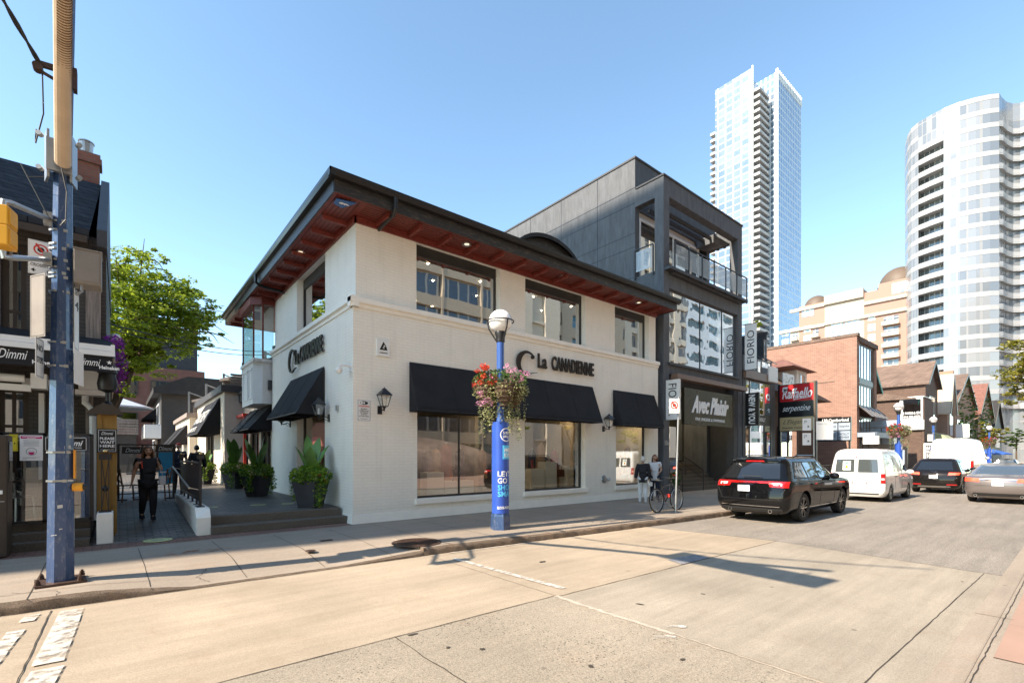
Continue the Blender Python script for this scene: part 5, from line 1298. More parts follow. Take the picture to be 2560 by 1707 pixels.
m = MB(); m.box(75.0, 78.6, 10.3, 10.58, 2.9, 3.2); m.build('shop_fascia', M['bronze'], h2)
h3 = gable_house('house with a tall blank orange brick side wall and an ivy covered gable', 84, 101, 11.2, 20, 8.6, 13.0, M['orange_brick2'], M['brown_roof'], front=[(.55,.9,3.5,6.5),(.1,.45,3.5,6.5)])
m = MB(); m.box(83.9, 84.6, 11.3, 16, 0, 12.4); m.prism([(83.95,12.4),(84.6,12.4),(84.6,12.7),(83.95,12.7)], 'y', 11.3, 16); m.build('side_parapet', M['orange_brick2'], h3)
h4 = gable_house('house with a brown shingled gable between the ivy clad houses', 103, 119, 11.0, 19, 8.2, 13.4, M['orange_brick2'], M['red_roof'], front=[(.2,.8,4,7.5)])
h5 = gable_house('last dark gabled house before the curved white tower', 120, 134, 11.0, 19, 7.0, 11.8, M['stucco_dark'], M['roof_dark'], front=[(.2,.8,3,6)])
m = MB(); m.box(79.2, 83.6, 11.4, 17, 0, 8.8); m.q((79,11.2,8.8),(83.8,11.2,8.8),(83.0,14,11.0),(80.4,14,11.0))
sm = thing('slate_roofed_shop', (79.2, 11.4, 0), 'narrow shop with a steep slate mansard roof between the cream gable and the orange wall', 'building')
m.build('wall', M['brown_roof'], sm); window(sm, 'y', 11.3, 79.8, 83, 3.6, 6.4, fw=.15, fd=.1, gl=M['glass_up'], frame=M['white_trim']); window(sm, 'y', 11.3, 79.8, 83, .5, 2.8, fw=.15, fd=.1, gl=M['glass_up'], frame=M['bronze'], name='shopfront')
m = MB(); m.box(79.0, 79.1, 9.2, 10.4, 3.8, 5.4); tag(m.build('blank_sign', M['sign_white']), 'white square projecting sign in front of the slate roofed shop', 'sign')
for hh_, (x0_, x1_) in ((h3, (84.6, 100.5)), (h4, (103.4, 118.6))):
    m = MB(); rg = random.Random(int(x0_))
    for i in range(420):
        x = rg.uniform(x0_, x1_); xm = (x0_+x1_)/2; zt = 8.4+4.2*(1-abs(x-xm)/((x1_-x0_)/2)); z = rg.uniform(3.2, zt)
        if rg.random() < .8: leaf(m, rg, Vector((x, 10.95-rg.random()*.25, z)), .28)
    m.build('ivy', M['leaf'], hh_)
t = thing('canvas_hood', (66.5, 9.2, 2.2), 'curved pale green awning over a shop door left of the cream gable', 'awning')
m = MB(); pr = [(9.0+1.9*(1-math.cos(R(90)*i/8)), 2.4+1.7*math.sin(R(90)*i/8)) for i in range(9)]; 
for a_, b_ in zip(pr, pr[1:]): m.q((66.4,a_[0],a_[1]),(70.2,a_[0],a_[1]),(70.2,b_[0],b_[1]),(66.4,b_[0],b_[1]))
m.q(*[(66.4,a_,b_) for a_, b_ in pr]+[(66.4,10.9,2.4)]); m.build('canopy', simple('pale_green_canvas', (.36,.38,.24), .8), t)

# ================================================================ TOWERS BEHIND
# tall glass tower
TX, TY0 = 250.0, 103.0
TY1 = YX(1788, TX); H_ = 200.0
M['tower_glass_w'] = panes('tower_sunlit_glass', (.28,.32,.36), (.17,.24,.32), (.32,.34,.36), 4.2, 3.6, .32, metal=.5, rough=.2)
M['tower_glass_b'] = panes('tower_blue_glass', (.22,.31,.42), (.31,.40,.50), (.50,.54,.58), 2.3, 3.6, .34, metal=.6, rough=.12)
tw = thing('glass_tower', (TX, TY0, 0), 'very tall slender glass tower with a column of balconies at its corner', 'tower')
TXc = XY(1944, TY0); TXe = XY(1993, TY0+2)
cy_ = TY0+7
m = MB(); m.box(TX, TX+12, cy_, TY1, 0, H_-14); 
m.box(TX, TX+.6, cy_, TY1, H_-14, H_)
m.build('west_glass_wall', M['tower_glass_w'], tw)
m = MB(); m.box(TXc, TXe, TY0, TY1-2, 0, H_+1); m.build('south_glass_wall', M['tower_glass_b'], tw)
m = MB(); m.box(TX+12, TXc, cy_+6, TY1-2, 0, H_-2); m.box(TX+1, TXc-.2, cy_+1.5, cy_+7, 0, H_-3); m.build('core', M['tower_glass_b'], tw)
m = MB(); m.box(TXc-.8, TXc, TY0-.5, TY0+.6, 20, H_+2); m.box(TX-.2, TX+.6, cy_-.6, cy_, 0, H_+1)
x = TXc
while x < TXe: m.box(x, x+.4, TY0-.4, TY0+.2, H_-3, H_+2.2); x += 2.1
m.build('crown_fins', M['sign_white'], tw)
M['balcony'] = simple('balcony_white', (.36,.36,.36), .5, var=.05)
bproto = MB(); bproto.box(TX+.8, TXc-1.4, cy_-3.6, cy_+1.4, 22, 22.35); bproto.box(TX+.8, TXc-1.4, cy_-3.62, cy_-3.45, 22.36, 23.4); bproto.box(TX+.78, TX+.95, cy_-3.44, cy_+1.4, 22.36, 23.4)
bp_ = bproto.build('balcony', M['balcony'], tw)
for k in range(1, 47):
    c = bp_.copy(); COL.objects.link(c); c.parent = tw; c.location = (0,0,3.6*k)
bproto = MB(); bproto.box(TX+.6, TX+5, TY1, TY1+3.2, 22, 22.35); bproto.box(TX+.6, TX+.8, TY1, TY1+3.2, 22.36, 23.4)
bp_ = bproto.build('balcony', M['balcony'], tw)
for k in range(1, 44):
    c = bp_.copy(); COL.objects.link(c); c.parent = tw; c.location = (0,0,3.6*k)
# curved white condominium
cd = thing('curved_white_tower', (140, 22, 0), 'curved white apartment tower with stacked balconies behind the houses', 'tower')
def pt_(px, t_): dx, dy = ray(px); return Vector((dx*t_, dy*t_))
PL = [(2262,127),(2264,124),(2269,121),(2278,118.6),(2296,116.4),(2327,113.9),(2359,111.7),(2400,109.6),(2440,108.2),(2475,107.3),(2498,107.0)]
WV = [(2498,107.0),(2506,108.4),(2516,109.6),(2532,110.2),(2550,110),(2575,109),(2610,107),(2660,104)]
HC = 83.0; FH = 3.16; HL = 76.0
M['condo'] = panes('white_condo_panels', (.34,.345,.35), (.20,.22,.24), (.26,.26,.26), 1.25, FH, .10, metal=.25, rough=.15)
M['condo_dark'] = panes('condo_balcony_glass', (.24,.28,.30), (.10,.12,.14), (.4,.4,.4), 1.3, FH, .10, metal=.3, rough=.1)
M['condo_white'] = simple('condo_white_spandrel', (.36,.36,.36), .45, var=.04, scale=.3)
A_ = [tuple(pt_(*q)) for q in PL]; i0, i1 = 4, 6
back = lambda p, d: tuple(Vector(p)+Vector((.985,.17))*d)
def ribbon(mb, pts, z0, z1):
    for a_, b_ in zip(pts, pts[1:]): mb.q((a_[0],a_[1],z0),(b_[0],b_[1],z0),(b_[0],b_[1],z1),(a_[0],a_[1],z1))
W_ = [tuple(pt_(*q)) for q in WV]
m = MB(); ribbon(m, A_[:i0+1], 0, HC); ribbon(m, A_[i1:], 0, HC); ribbon(m, A_[i0:i1+1], HL, HC); ribbon(m, W_, 0, HC)
ribbon(m, [W_[-1], back(W_[-1],25)], 0, HC); ribbon(m, [A_[0], back(A_[0],25)], 0, HC); m.build('curtain_wall', M['condo'], cd)
m = MB(); LB = [back(p_,2.2) for p_ in A_[i0:i1+1]]; ribbon(m, [A_[i0], LB[0]], 0, HL); ribbon(m, [LB[-1], A_[i1]], 0, HL); ribbon(m, [back(A_[0],25), back(W_[-1],25)], 0, HC); m.build('side_walls', M['condo_white'], cd)
m = MB(); m.q(*[(a_[0],a_[1],HC-.3) for a_ in A_+W_[1:]+[back(W_[-1],25), back(A_[0],25)]]); m.build('roof', M['grey_box'], cd)
m = MB(); ribbon(m, LB, 0, HL); m.build('loggia_glass', M['condo_dark'], cd)
def out_(p, d): return tuple(Vector(p)-Vector((.985,.17))*d)
for k in range(4, int(HC/FH)+1):
    z = k*FH
    m = MB(); ribbon(m, [out_(q,.05) for q in A_[:i0+1]], z-.35, z+.75); m.build('floor_band', M['condo_white'], cd)
    m = MB(); ribbon(m, [out_(q,.05) for q in A_[i1:]], z-.35, z+.75); m.build('floor_band', M['condo_white'], cd)
    if z < HL:
        m = MB(); pts = A_[i0:i1+1]
        for (p1, p2, q1, q2) in zip(pts, pts[1:], LB, LB[1:]): m.raw([(*p1,z-.3),(*p2,z-.3),(*q2,z-.3),(*q1,z-.3),(*p1,z),(*p2,z),(*q2,z),(*q1,z)],[(0,1,2,3),(4,7,6,5),(0,4,5,1),(2,6,7,3)])
        ribbon(m, [out_(q,.03) for q in pts], z+.05, z+.9); m.build('loggia', M['condo_white'], cd)
        m = MB(); pts = [out_(p_, 1.2+.5*math.sin(1.3*i)) for i, p_ in enumerate(W_)]; pts[0] = out_(W_[0],.1)
        for (p1, p2, q1, q2) in zip(pts, pts[1:], W_, W_[1:]): m.raw([(*p1,z-.25),(*p2,z-.25),(*q2,z-.25),(*q1,z-.25),(*p1,z),(*p2,z),(*q2,z),(*q1,z)],[(0,1,2,3),(4,7,6,5),(0,4,5,1),(2,6,7,3)])
        ribbon(m, pts, z+.05, z+1.0); m.build('balcony', M['condo_white'], cd)
# red and cream apartment block
rc = thing('red_cream_apartments', (157, 28, 0), 'red and cream apartment block with domed corner towers', 'building')
RX = 157.0; ry = lambda px: YX(px, RX)
M['cream_wall'] = simple('cream_render', (.40,.345,.28), .7, var=.04); M['salmon'] = simple('salmon_brick', (.33,.20,.155), .75, var=.06)
M['apt_win'] = panes('apartment_windows', (.45,.55,.60), (.25,.33,.38), (.78,.74,.68), 1.3, 1.45, .16, metal=.3, rough=.12)
segs = [(1948,1976,32,'salmon'),(1976,1998,40,'cream_wall'),(1998,2062,46,'salmon'),(2062,2100,47,'cream_wall'),(2100,2160,47,'cream_wall'),(2160,2196,46,'salmon'),(2196,2275,47.5,'salmon')]
m = MB(); m.mi = 0
for a_, b_, h_, k in segs:
    m.mi = 0 if k == 'salmon' else 1
    m.box(RX, RX+12, ry(b_)+.0, ry(a_), 0, h_)
m.build('wall', [M['salmon'], M['cream_wall']], rc)
m = MB()
for (a_, b_, z) in [(1976,2062,44.6),(1948,2062,38.8),(2062,2160,39),(2160,2275,42.5),(2160,2275,39.0)]: m.box(RX-.5, RX, ry(b_), ry(a_), z, z+.9)
m.box(RX-.7, RX-.01, ry(2160), ry(2062), 44.8, 47.3); m.box(RX-.4,RX-.01,ry(2275),ry(2062),0,12); m.build('cornice', M['cream_wall'], rc)
for a_, b_ in [(1955,1972),(2009,2027),(2112,2150),(2170,2188),(2078,2108)]:
    for k in range(0, 9):
        z = 16+2.75*k
        if z > 41: continue
        m = MB(); m.box(RX-.06, RX-.0, ry(b_), ry(a_), z, z+1.9); m.build('window', M['apt_win'], rc)
for a_, b_ in [(1979,1997),(2030,2050),(2206,2250)]:
    for k in range(0, 8):
        z = 15.6+2.9*k
        m = MB(); m.box(RX-1.3, RX-.01, ry(b_), ry(a_), z, z+.25); m.box(RX-1.3, RX-1.22, ry(b_), ry(a_), z+.25, z+1.1); ba = m.build('balcony', M['cream_wall'], rc)
        m = MB(); m.box(RX-.03, RX-.004, ry(b_)+.3, ry(a_)-.3, z+.3, z+2.5); m.build('balcony_window', M['condo_dark'], ba)
m = MB()
for a_, b_ in [(2005,2035),(2230,2265)]: m = MB(); m.box(RX-.08, RX-.05, ry(b_), ry(a_), 42.6 if a_ < 2100 else 44.0, 45.2 if a_ < 2100 else 46.8); m.build('window', M['apt_win'], rc)
for px, z, r_d in ((2027,46,3.4),(2238,47.3,4.6)):
    m = MB(); m.ball((RX+5, ry(px), z), r_d, r_d, r_d*1.05, 20, 8, z0=0); m.lathe((RX+5,ry(px),z), [(r_d+.3,-.6),(r_d+.3,.1),(r_d,.1)], 20); m.build('dome', simple('copper_dome_brown', (.12,.085,.06), .6), rc, smooth=True)
# extra cream block below, between
m = MB(); m.box(150, 156.4, ry(2275), ry(2196), 0, 22); m.build('low_wing', M['cream_wall'], rc)
for k in range(0,4):
    m = MB(); m.box(149.9, 149.98, ry(2262), ry(2200), 11+2.8*k, 12.8+2.8*k); m.build('window', M['apt_win'], rc)
# ================================================================ RESTAURANT ON THE LEFT
M['shingle'] = brick('black_roof_shingles', (.032,.034,.040), (.05,.052,.058), (.012,.012,.014), bw=.22, bh=.16, ms=.01, bump=.9, dist=.02, var=.35, nscale=2.5, rough=.85, spec=.12)
M['old_wood'] = simple('weathered_boards', (.27,.22,.19), .8, var=.45, scale=3, stretch=(14,14,.7), bump=.5)
M['mustard'] = simple('mustard_wood', (.30,.17,.035), .6, var=.2, stretch=(8,8,1))
M['dark_brown'] = simple('dark_brown_paint', (.05,.035,.025), .45, var=.2)
dr = thing('dark_brick_restaurant', (-7, 13.3, 0), 'dark brick restaurant with a black shingled roof and white awning cassette left of the lane', 'building')
RX0, RX1, RY = -16.0, -.22, 13.3
wl = [(XY(2,RY), XY(66,RY), 4.0, 5.75), (-4.6,-2.5,4.0,5.75)]
gl_ = [(XY(-8,RY), XY(72,RY), .55, 2.95), (-5.2,-2.4,.55,2.95)]
m = MB(); m.wall('y', RY, .3, RX0, RX1, 0, 6.2, wl+gl_); m.wall('x', RX1-.3, .3, RY+.3, 19, 0, 6.2); m.wall('y', 18.7, .3, RX0, RX1-.3, 0, 6.2); m.box(RX0, RX1-.31, RY+.31, 18.7, 3.2, 3.4)
m.build('wall', M['dark_grey_brick'], dr)
m = MB(); m.raw([(RX0,12.95,6.15),(-.48,12.95,6.15),(-.36,16,8.5),(RX0,16,8.5),(RX0,19.2,6.15),(-.3,19.2,6.15)],[(0,1,2,3),(3,2,5,4),(0,4,5,1)])
m.box(RX0,-.48,12.90,12.95,6.0,6.2); rf_ = m.build('roof', M['shingle'], dr)
m = MB(); m.prism([(12.9,5.9),(19.3,5.9),(19.3,6.2),(16,8.62),(12.9,6.25)], 'x', -.36, -.20); m.build('gable_parapet', M['stucco_dark'], dr)
m = MB(); m.box(RX0,-.5,12.7,12.9,5.86,6.0); m.build('eave', M['dark_brown'], dr)
cx = XY(222, 17.0)
m = MB(); m.box(cx-.25,cx+.22,16.8,17.2,8.0,9.35); m.box(cx-.30,cx+.27,16.75,17.25,9.35,9.5); m.box(cx-.27,cx+.24,16.78,17.22,9.5,9.62); ch = m.build('chimney', M['red_brick'], rf_)
m = MB(); m.lathe((cx-.05,17,9.62), [(.13,0),(.15,.3),(.17,.31),(.17,.34),(0,.36)], 18); m.build('chimney_pot', M['steel'], ch)
for i, (a, b, z0, z1) in enumerate(wl): window(dr, 'y', RY+.12, a, b, z0, z1, fw=.09, fd=.08, frame=M['dark_brown'], gl=M['pane_dark'], horz=[4.45], vert=[(a+b)/2])
for i, (a, b, z0, z1) in enumerate(gl_): window(dr, 'y', RY+.10, a, b, z0, z1, fw=.09, fd=.08, frame=M['dark_brown'], gl=M['glass_up'], horz=[2.2], vert=[(a+b)/2], name='shopfront')
m = MB(); a, b = XY(214,13.2), XY(252,13.2); m.box(a, b, 13.2, 13.29, 3.6, 5.9); m.box(a, b-.12, 13.2, 13.29, .3, 3.1); m.build('board_cladding', M['old_wood'], dr)
m = MB(); a, b = XY(196,12.9), XY(258,12.9); m.box(a, b, 12.9, 13.2, 2.95, 3.4); m.box(a-.05, b+.05, 12.85, 13.2, 2.85, 2.95)
a, b = XY(55,12.9), XY(125,12.9); m.box(a, b, 12.9, 13.2, 2.95, 3.1); m.build('white_cornice', M['white_trim'], dr)
m = MB(); x = XY(232,13.0); m.tube([(x-.12,13.1,2.85),(x-.12,13.05,2.7),(x,13.0,2.55),(x,13.0,.3)], .055, 10); m.build('downspout', M['white_trim'], dr)
m = MB(); x = XY(106,13.15); m.box(x-.05,x+.03,13.1,13.28,.3,2.85); m.build('white_post', M['white_trim'], dr)
# awning cassette and valance
AY = 11.8; ax0, ax1 = -9.0, -.07
m = MB(); m.box(ax0, ax1, AY, AY+.16, 3.60, 3.70); m.box(ax0, ax1, AY-.02, AY+.14, 3.50, 3.592); m.box(ax1-.06, ax1, AY-.025, AY+1.5, 3.50, 3.72)
aw = m.build('awning_cassette', M['white_trim'], dr)
m = MB(); m.box(ax0, ax1-.03, AY+.02, AY+.03, 3.20, 3.5); va = m.build('awning_valance', M['black_cloth'], aw)
m = MB(); m.raw([(ax0,AY+.05,3.66),(ax1-.05,AY+.05,3.66),(ax1-.05,RY,4.1),(ax0,RY,4.1)], [(0,1,2,3)]); m.build('awning_roof', M['black_cloth'], aw)
m = MB(); m.text('Dimmi', (XY(-6,AY), AY+.016, 3.30), (1,0,0), (0,0,1), w=.36, h=.16, depth=.006, bold=.0, shear=.4); m.text('Heineken', (XY(80,AY), AY+.016, 3.24), (1,0,0), (0,0,1), w=.36, h=.07, depth=.006, bold=.03)
m.text('Dimmi', (XY(190,AY), AY+.016, 3.30), (1,0,0), (0,0,1), w=.34, h=.13, depth=.006, shear=.4)
x = XY(248,AY); m.text('Heineken', (x, AY+.016, 3.25), (1,0,0), (0,0,1), w=.29, h=.07, depth=.006, bold=.03)
sx_, sz_ = x+.145, 3.385
m.q(*[(sx_+(.045 if i % 2 == 0 else .018)*math.sin(2*math.pi*i/10), AY+.015, sz_+(.045 if i % 2 == 0 else .018)*math.cos(2*math.pi*i/10)) for i in range(10)])
m.build('valance_lettering', M['white_ink'], va)
# lower roller
m = MB(); m.cyl((-6,12.3,3.02),(XY(62,12.3),12.3,3.02),.07,n=12); m.bar((-5,12.4,2.9),(XY(78,12.4),12.4,2.86),.06,.12); m.box(XY(78,12.3),XY(118,12.3),12.2,12.5,2.85,3.12); m.build('awning_roller', M['white_trim'], aw)
# patio base, two steps and glass screen
m = MB(); m.box(-9, -.42, 11.95, 13.29, 0, .42); m.box(-9, -.42, 11.7, 11.95, 0, .28); m.box(-9,-.42,11.45,11.7,0,.14); m.build('patio_steps', M['step'], dr, bevel=.01)
gs = thing('patio_glass_screen', (-2,11.85,.42), 'framed clear glass screen around the restaurant patio', 'glass screen')
m = MB(); GX1 = XY(229,11.85)
for x in (-6.5,-4.2,-2.6,XY(2,11.85),XY(112,11.85),GX1): m.box(x-.03,x+.03,11.83,11.87,.42,2.02)
m.box(-6.5,GX1,11.83,11.87,1.985,2.03); m.box(-6.5,GX1,11.83,11.87,.44,.48); m.build('screen_frame', M['black_metal'], gs)
m = MB(); m.q((-6.5,11.85,.48),(GX1,11.85,.48),(GX1,11.85,1.98),(-6.5,11.85,1.98)); m.build('screen_glass', glass('patio_screen_glass', (.7,.68,.66), .22, wob=.05), gs)
def d_mask(d, P, U, V, W, H):
    d.mi = 1; rect(d,P,.04,.96,.86,.965)
    d.mi = 2; tx(d,P,U,V,'MASK OR FACE COVERING',.5,.93,.78,.035,W,H,.03); tx(d,P,U,V,'REQUIRED',.5,.885,.4,.035,W,H,.03)
    d.mi = 0
    for i in range(5): rect(d,P,.15+.03*(i%2),.85-.03*(i%2),.78-.05*i,.795-.05*i)
    n = 20
    for i in range(n):
        t, t2 = 2*math.pi*i/n, 2*math.pi*(i+1)/n
        c_ = lambda r, t_: P(.5+r*.24*math.cos(t_), .36+r*.15*math.sin(t_))
        d.q(c_(1,t),c_(1,t2),c_(.88,t2),c_(.88,t))
    for s in (-1,1): rect(d,P,.5+s*.09-.02,.5+s*.09+.02,.385,.395)
    d.mi = 1; d.q(P(.36,.34),P(.64,.34),P(.6,.25),P(.5,.22),P(.40,.25))
    d.mi = 0; rect(d,P,.12,.88,.12,.13); rect(d,P,.12,.7,.09,.10); rect(d,P,.08,.3,.05,.06)
def frame_(d, P, e=.04, t=.015, W=1, H=1):
    ty = t*W/H if H else t; ey = e*W/H
    rect(d,P,e,1-e,ey,ey+ty); rect(d,P,e,1-e,1-ey-ty,1-ey); rect(d,P,e,e+t,ey,1-ey); rect(d,P,1-e-t,1-e,ey,1-ey)
a, b = PY(49,1087,11.8), PY(107,1151,11.8)
sign_panel('notice_poster', 'white mask notice with a magenta heading on the patio glass', 'poster', ((a[0]+b[0])/2,11.815,(a[2]+b[2])/2), (1,0,0), b[0]-a[0], a[2]-b[2], M['sign_white'], th=.006, draw=d_mask, inkmats=[M['grey_ink'],M['pink_ink'],M['white_ink']])
a, b = PY(22,1085,11.8), PY(44,1128,11.8)
sign_panel('notice_poster', 'narrow yellow notice on the patio glass beside the kiosk', 'poster', ((a[0]+b[0])/2,11.815,(a[2]+b[2])/2), (1,0,0), b[0]-a[0], a[2]-b[2], simple('yellow_sheet', (.75,.6,.03), .5), th=.006, draw=lambda d,P,U,V,W,H: (frame_(d,P,.06,.03,W,H), d.q(P(.6,.55),P(.75,.47),P(.6,.4)), rect(d,P,.2,.8,.85,.88)), inkmats=M['ink'])
def d_dimmi(d, P, U, V, W, H):
    frame_(d,P,.02,.012,W,H); tx(d,P,U,V,'Dimmi',.6,.56,.6,.42,W,H,.02,.4); tx(d,P,U,V,'BAR & TRATTORIA',.62,.22,.5,.1,W,H,.01)
a, b = PY(111,1091,11.8), PY(218,1127,11.8)
sign_panel('restaurant_sign', 'wide black restaurant sign fixed to the patio glass behind the blue pole', 'sign', ((a[0]+b[0])/2,11.815,(a[2]+b[2])/2), (1,0,0), b[0]-a[0], a[2]-b[2], M['sign_black'], th=.02, draw=d_dimmi, inkmats=M['white_ink'])
# mustard pillar with cap, wait sign, iron baluster and white base
py_ = 12.2; a, b = XY(246,py_), XY(289,py_)
pl = thing('mustard_pillar', ((a+b)/2,py_,.1), 'mustard coloured wooden pillar with a dark roofed cap at the lane corner', 'pillar')
m = MB(); m.box(a,b,py_,py_+.4,.0,2.42); m.build('shaft', M['mustard'], pl, bevel=.01)
m = MB(); m.box(a-.02,a+.05,py_-.02,py_+.0,.1,2.42); m.box(b-.05,b+.02,py_-.02,py_,.1,2.42); m.build('edging', M['mustard'], pl)
m = MB(); c1, c2 = a-.16, b+.12; m.prism([(c1,2.42),(c2,2.42),(c2-.04,2.5),(b-.05,2.62),(a+.05,2.62),(c1+.04,2.5)], 'y', py_-.15, py_+.55); m.build('cap', M['dark_brown'], pl)
m = MB(); m.lathe(((a+b)/2,py_+.2,2.62), [(.09,0),(.09,.03),(.03,.08),(.03,.25),(.14,.3),(.16,.42),(.13,.62),(.16,.64),(.13,.78),(.05,.84),(.04,.92),(0,.95)], 20); m.build('post_lantern', M['black_metal'], pl, smooth=True)
a2, b2 = PY(243,1072,12.15), PY(293,1131,12.15)
def d_wait(d, P, U, V, W, H):
    frame_(d,P,.06,.02,W,H); tx(d,P,U,V,'Dimmi',.5,.82,.6,.13,W,H,.0,.4)
    for i, s in enumerate(['PLEASE','WAIT','HERE']): tx(d,P,U,V,s,.5,.60-.16*i,.74,.115,W,H,.03)
    rect(d,P,.15,.85,.12,.135)
sign_panel('wait_sign', 'black PLEASE WAIT HERE sign on the mustard pillar', 'sign', ((a2[0]+b2[0])/2,12.12,(a2[2]+b2[2])/2), (1,0,0), b2[0]-a2[0], a2[2]-b2[2], M['sign_black'], th=.03, draw=d_wait, inkmats=M['white_ink'])
x0_, x1_ = XY(241,11.5), XY(283,11.5)
wp = thing('white_block', ((x0_+x1_)/2,11.7,0), 'white painted concrete block carrying the iron baluster', 'concrete block')
m = MB(); m.box(x0_,x1_,11.5,12.0,0,.57); m.build('block', M['white_paint'], wp, bevel=.015)
bx_ = (x0_+x1_)/2; 
bl = thing('iron_baluster', (bx_,11.75,.57), 'black iron baluster with a brass ball on top, standing on the white block', 'baluster')
m = MB()
for s, q_ in ((-1,-1),(1,-1),(1,1),(-1,1)): m.bar((bx_+.05*s,11.75+.05*q_,.57),(bx_+.055*s,11.75+.055*q_,1.6),.016,.016)
m.box(bx_-.09,bx_+.09,11.66,11.84,1.55,1.66); m.box(bx_-.09,bx_+.09,11.66,11.84,.57,.60); m.bar((bx_-.05,11.7,.6),(bx_+.05,11.7,1.55),.014,.014); m.bar((bx_+.05,11.7,.6),(bx_-.05,11.7,1.55),.014,.014)
m.lathe((bx_,11.75,.95), [(.02,0),(.06,.06),(.02,.12)], 10); m.build('bars', M['black_metal'], bl)
m = MB(); m.ball((bx_,11.75,1.71),.04); m.build('ball_finial', simple('brass', (.7,.5,.25), .25, metal=.9), bl, smooth=True)
# brown kiosk box at the picture edge
t = thing('street_kiosk', (-1.75,11.0,0), 'tall dark brown street kiosk box at the left edge', 'kiosk')
kx1 = XY(18,10.9)
m = MB(); m.box(-2.6,kx1,10.9,11.4,.02,1.95); m.build('cabinet', M['dark_brown'], t, bevel=.02)
m = MB(); m.box(kx1-.01,kx1+.012,11.0,11.3,1.2,1.85); m.build('display', M['pane_dark'], t)
m = MB(); m.box(kx1-.15,kx1-.05,10.888,10.9,1.02,1.08); m.box(kx1-.3,kx1-.03,10.89,10.9,.9,.905); m.build('label_plate', M['white_ink'], t)
# downlight on corner & hanging flowers
t = thing('wall_globe_lamp', (-.1,14,3.9), 'small pale globe lamp on the restaurant corner under the tree', 'lamp')
gx_, gy_ = XY(289,14), 14; zz = PY(289,845,14)[2]
m = MB(); m.ball((gx_,gy_,zz), .10); m.build('globe', M['globe'], t, smooth=True); m = MB(); m.tube([(-.2,14,zz-.25),(gx_,14,zz-.2),(gx_,14,zz-.08)],.015,8); m.build('arm', M['black_metal'], t)
t = thing('hanging_flowers', (0.0,13.2,3), 'purple flowers hanging from the restaurant corner under the awning end', 'flowers')
m = MB(); rg = random.Random(8); c = PY(293,925,13.0)
leaf_cloud(m, rg, (c[0],13.0,c[2]+.0), .18,.3,.5, 500, .04); leaf_cloud(m, rg, (c[0]-.05,13.2,c[2]+.6), .2,.3,.16, 200, .04); m.build('blossoms', M['petal_purple'], t)
m = MB(); leaf_cloud(m, rg, (c[0]-.1,13.1,c[2]+.1), .2,.3,.45, 150, .05); m.build('leaves', M['leaf'], t)
# patio furniture
M['wood_chair'] = simple('brown_wood', (.17,.09,.045), .45, var=.2)
def chair(x, y, z, rz, mat, label, s=1.0, group=None):
    t = thing('cafe_chair', (x,y,z), label, 'chair', group); t.rotation_euler = (0,0,rz)
    def B(mb, nm, mt): 
        o = mb.build(nm, mt, None); o.parent = t; o.location = (o.location.x, o.location.y, o.location.z); return o
    m = MB(); m.box(-.21*s,.21*s,-.21*s,.21*s,.44,.47); B(m,'seat',mat)
    for sx, sy in ((-1,-1),(1,-1),(-1,1),(1,1)):
        m = MB(); m.bar((.19*sx,.18*sy,.44),(.21*sx,.21*sy,0),.03,.03); B(m,'leg',mat)
    m = MB(); m.bar((-.2,.2,.45),(-.2,.26,.9),.03,.03); m.bar((.2,.2,.45),(.2,.26,.9),.03,.03); m.tube([(-.2,.26,.88),(0,.30,.92),(.2,.26,.88)],.02,8)
    m.bar((-.19,.21,.5),(.19,.26,.86),.02,.02); m.bar((.19,.21,.5),(-.19,.26,.86),.02,.02); B(m,'backrest',mat)
    return t
chair(-1.5,12.5,.42,2.6,M['steel'],'silver metal cafe chair behind the patio glass left of the blue pole', group='chairs on the restaurant patio')
chair(-.85,12.55,.42,-2.0,M['wood_chair'],'brown cafe chair behind the patio glass right of the blue pole', group='chairs on the restaurant patio')
def table(x, y, z, label, mat, top=None, r=.35):
    t = thing('cafe_table', (x,y,z), label, 'table')
    m = MB(); m.box(x-r,x+r,y-r,y+r,z+.72,z+.75); m.build('table_top', top or mat, t); m = MB(); m.cyl((x,y,z),(x,y,z+.72),.03,n=10); m.build('stem', mat, t); m = MB(); m.lathe((x,y,z),[(.25,0),(.24,.02),(.03,.05)],16); m.build('foot', mat, t)
table(-1.15,12.5,.42,'dark cafe table behind the patio glass', M['dark_brown'])

# ================================================================ BLUE POLE WITH SIGNAL ARM
PXc, PYc = -.585, 8.42
bp = thing('blue_street_pole', (PXc,PYc,0), 'tall dark blue steel pole on bolts at the left with a curved cream arm overhead', 'pole')
m = MB(); m.cyl((PXc,PYc,.03),(PXc+.025,PYc-.02,5.5),.142,.093,8,ph=R(22.5+39)); m.cyl((PXc+.025,PYc-.02,5.5),(PXc+.10,PYc-.07,9.2),.093,.075,8,ph=R(22.5+39)); m.build('shaft', M['blue_pole'], bp)
m = MB(); m.obox((PXc,PYc,.016),(1,.1,0),(-.1,1,0),(0,0,1),.24,.24,.014); 
m.build('base_plate', M['iron'], bp)
for sx, sy in ((-1,-1),(1,-1),(1,1),(-1,1)):
    x, y = PXc+.195*sx, PYc+.195*sy
    m = MB(); m.cyl((x,y,.03),(x,y,.10),.014,n=8); m.cyl((x,y,.03),(x,y,.055),.03,n=6); m.cyl((x,y,.062),(x,y,.08),.026,n=6); m.build('anchor_bolt', M['iron'], bp)
def rad(z): return .142-.049*min(z,5.5)/5.5
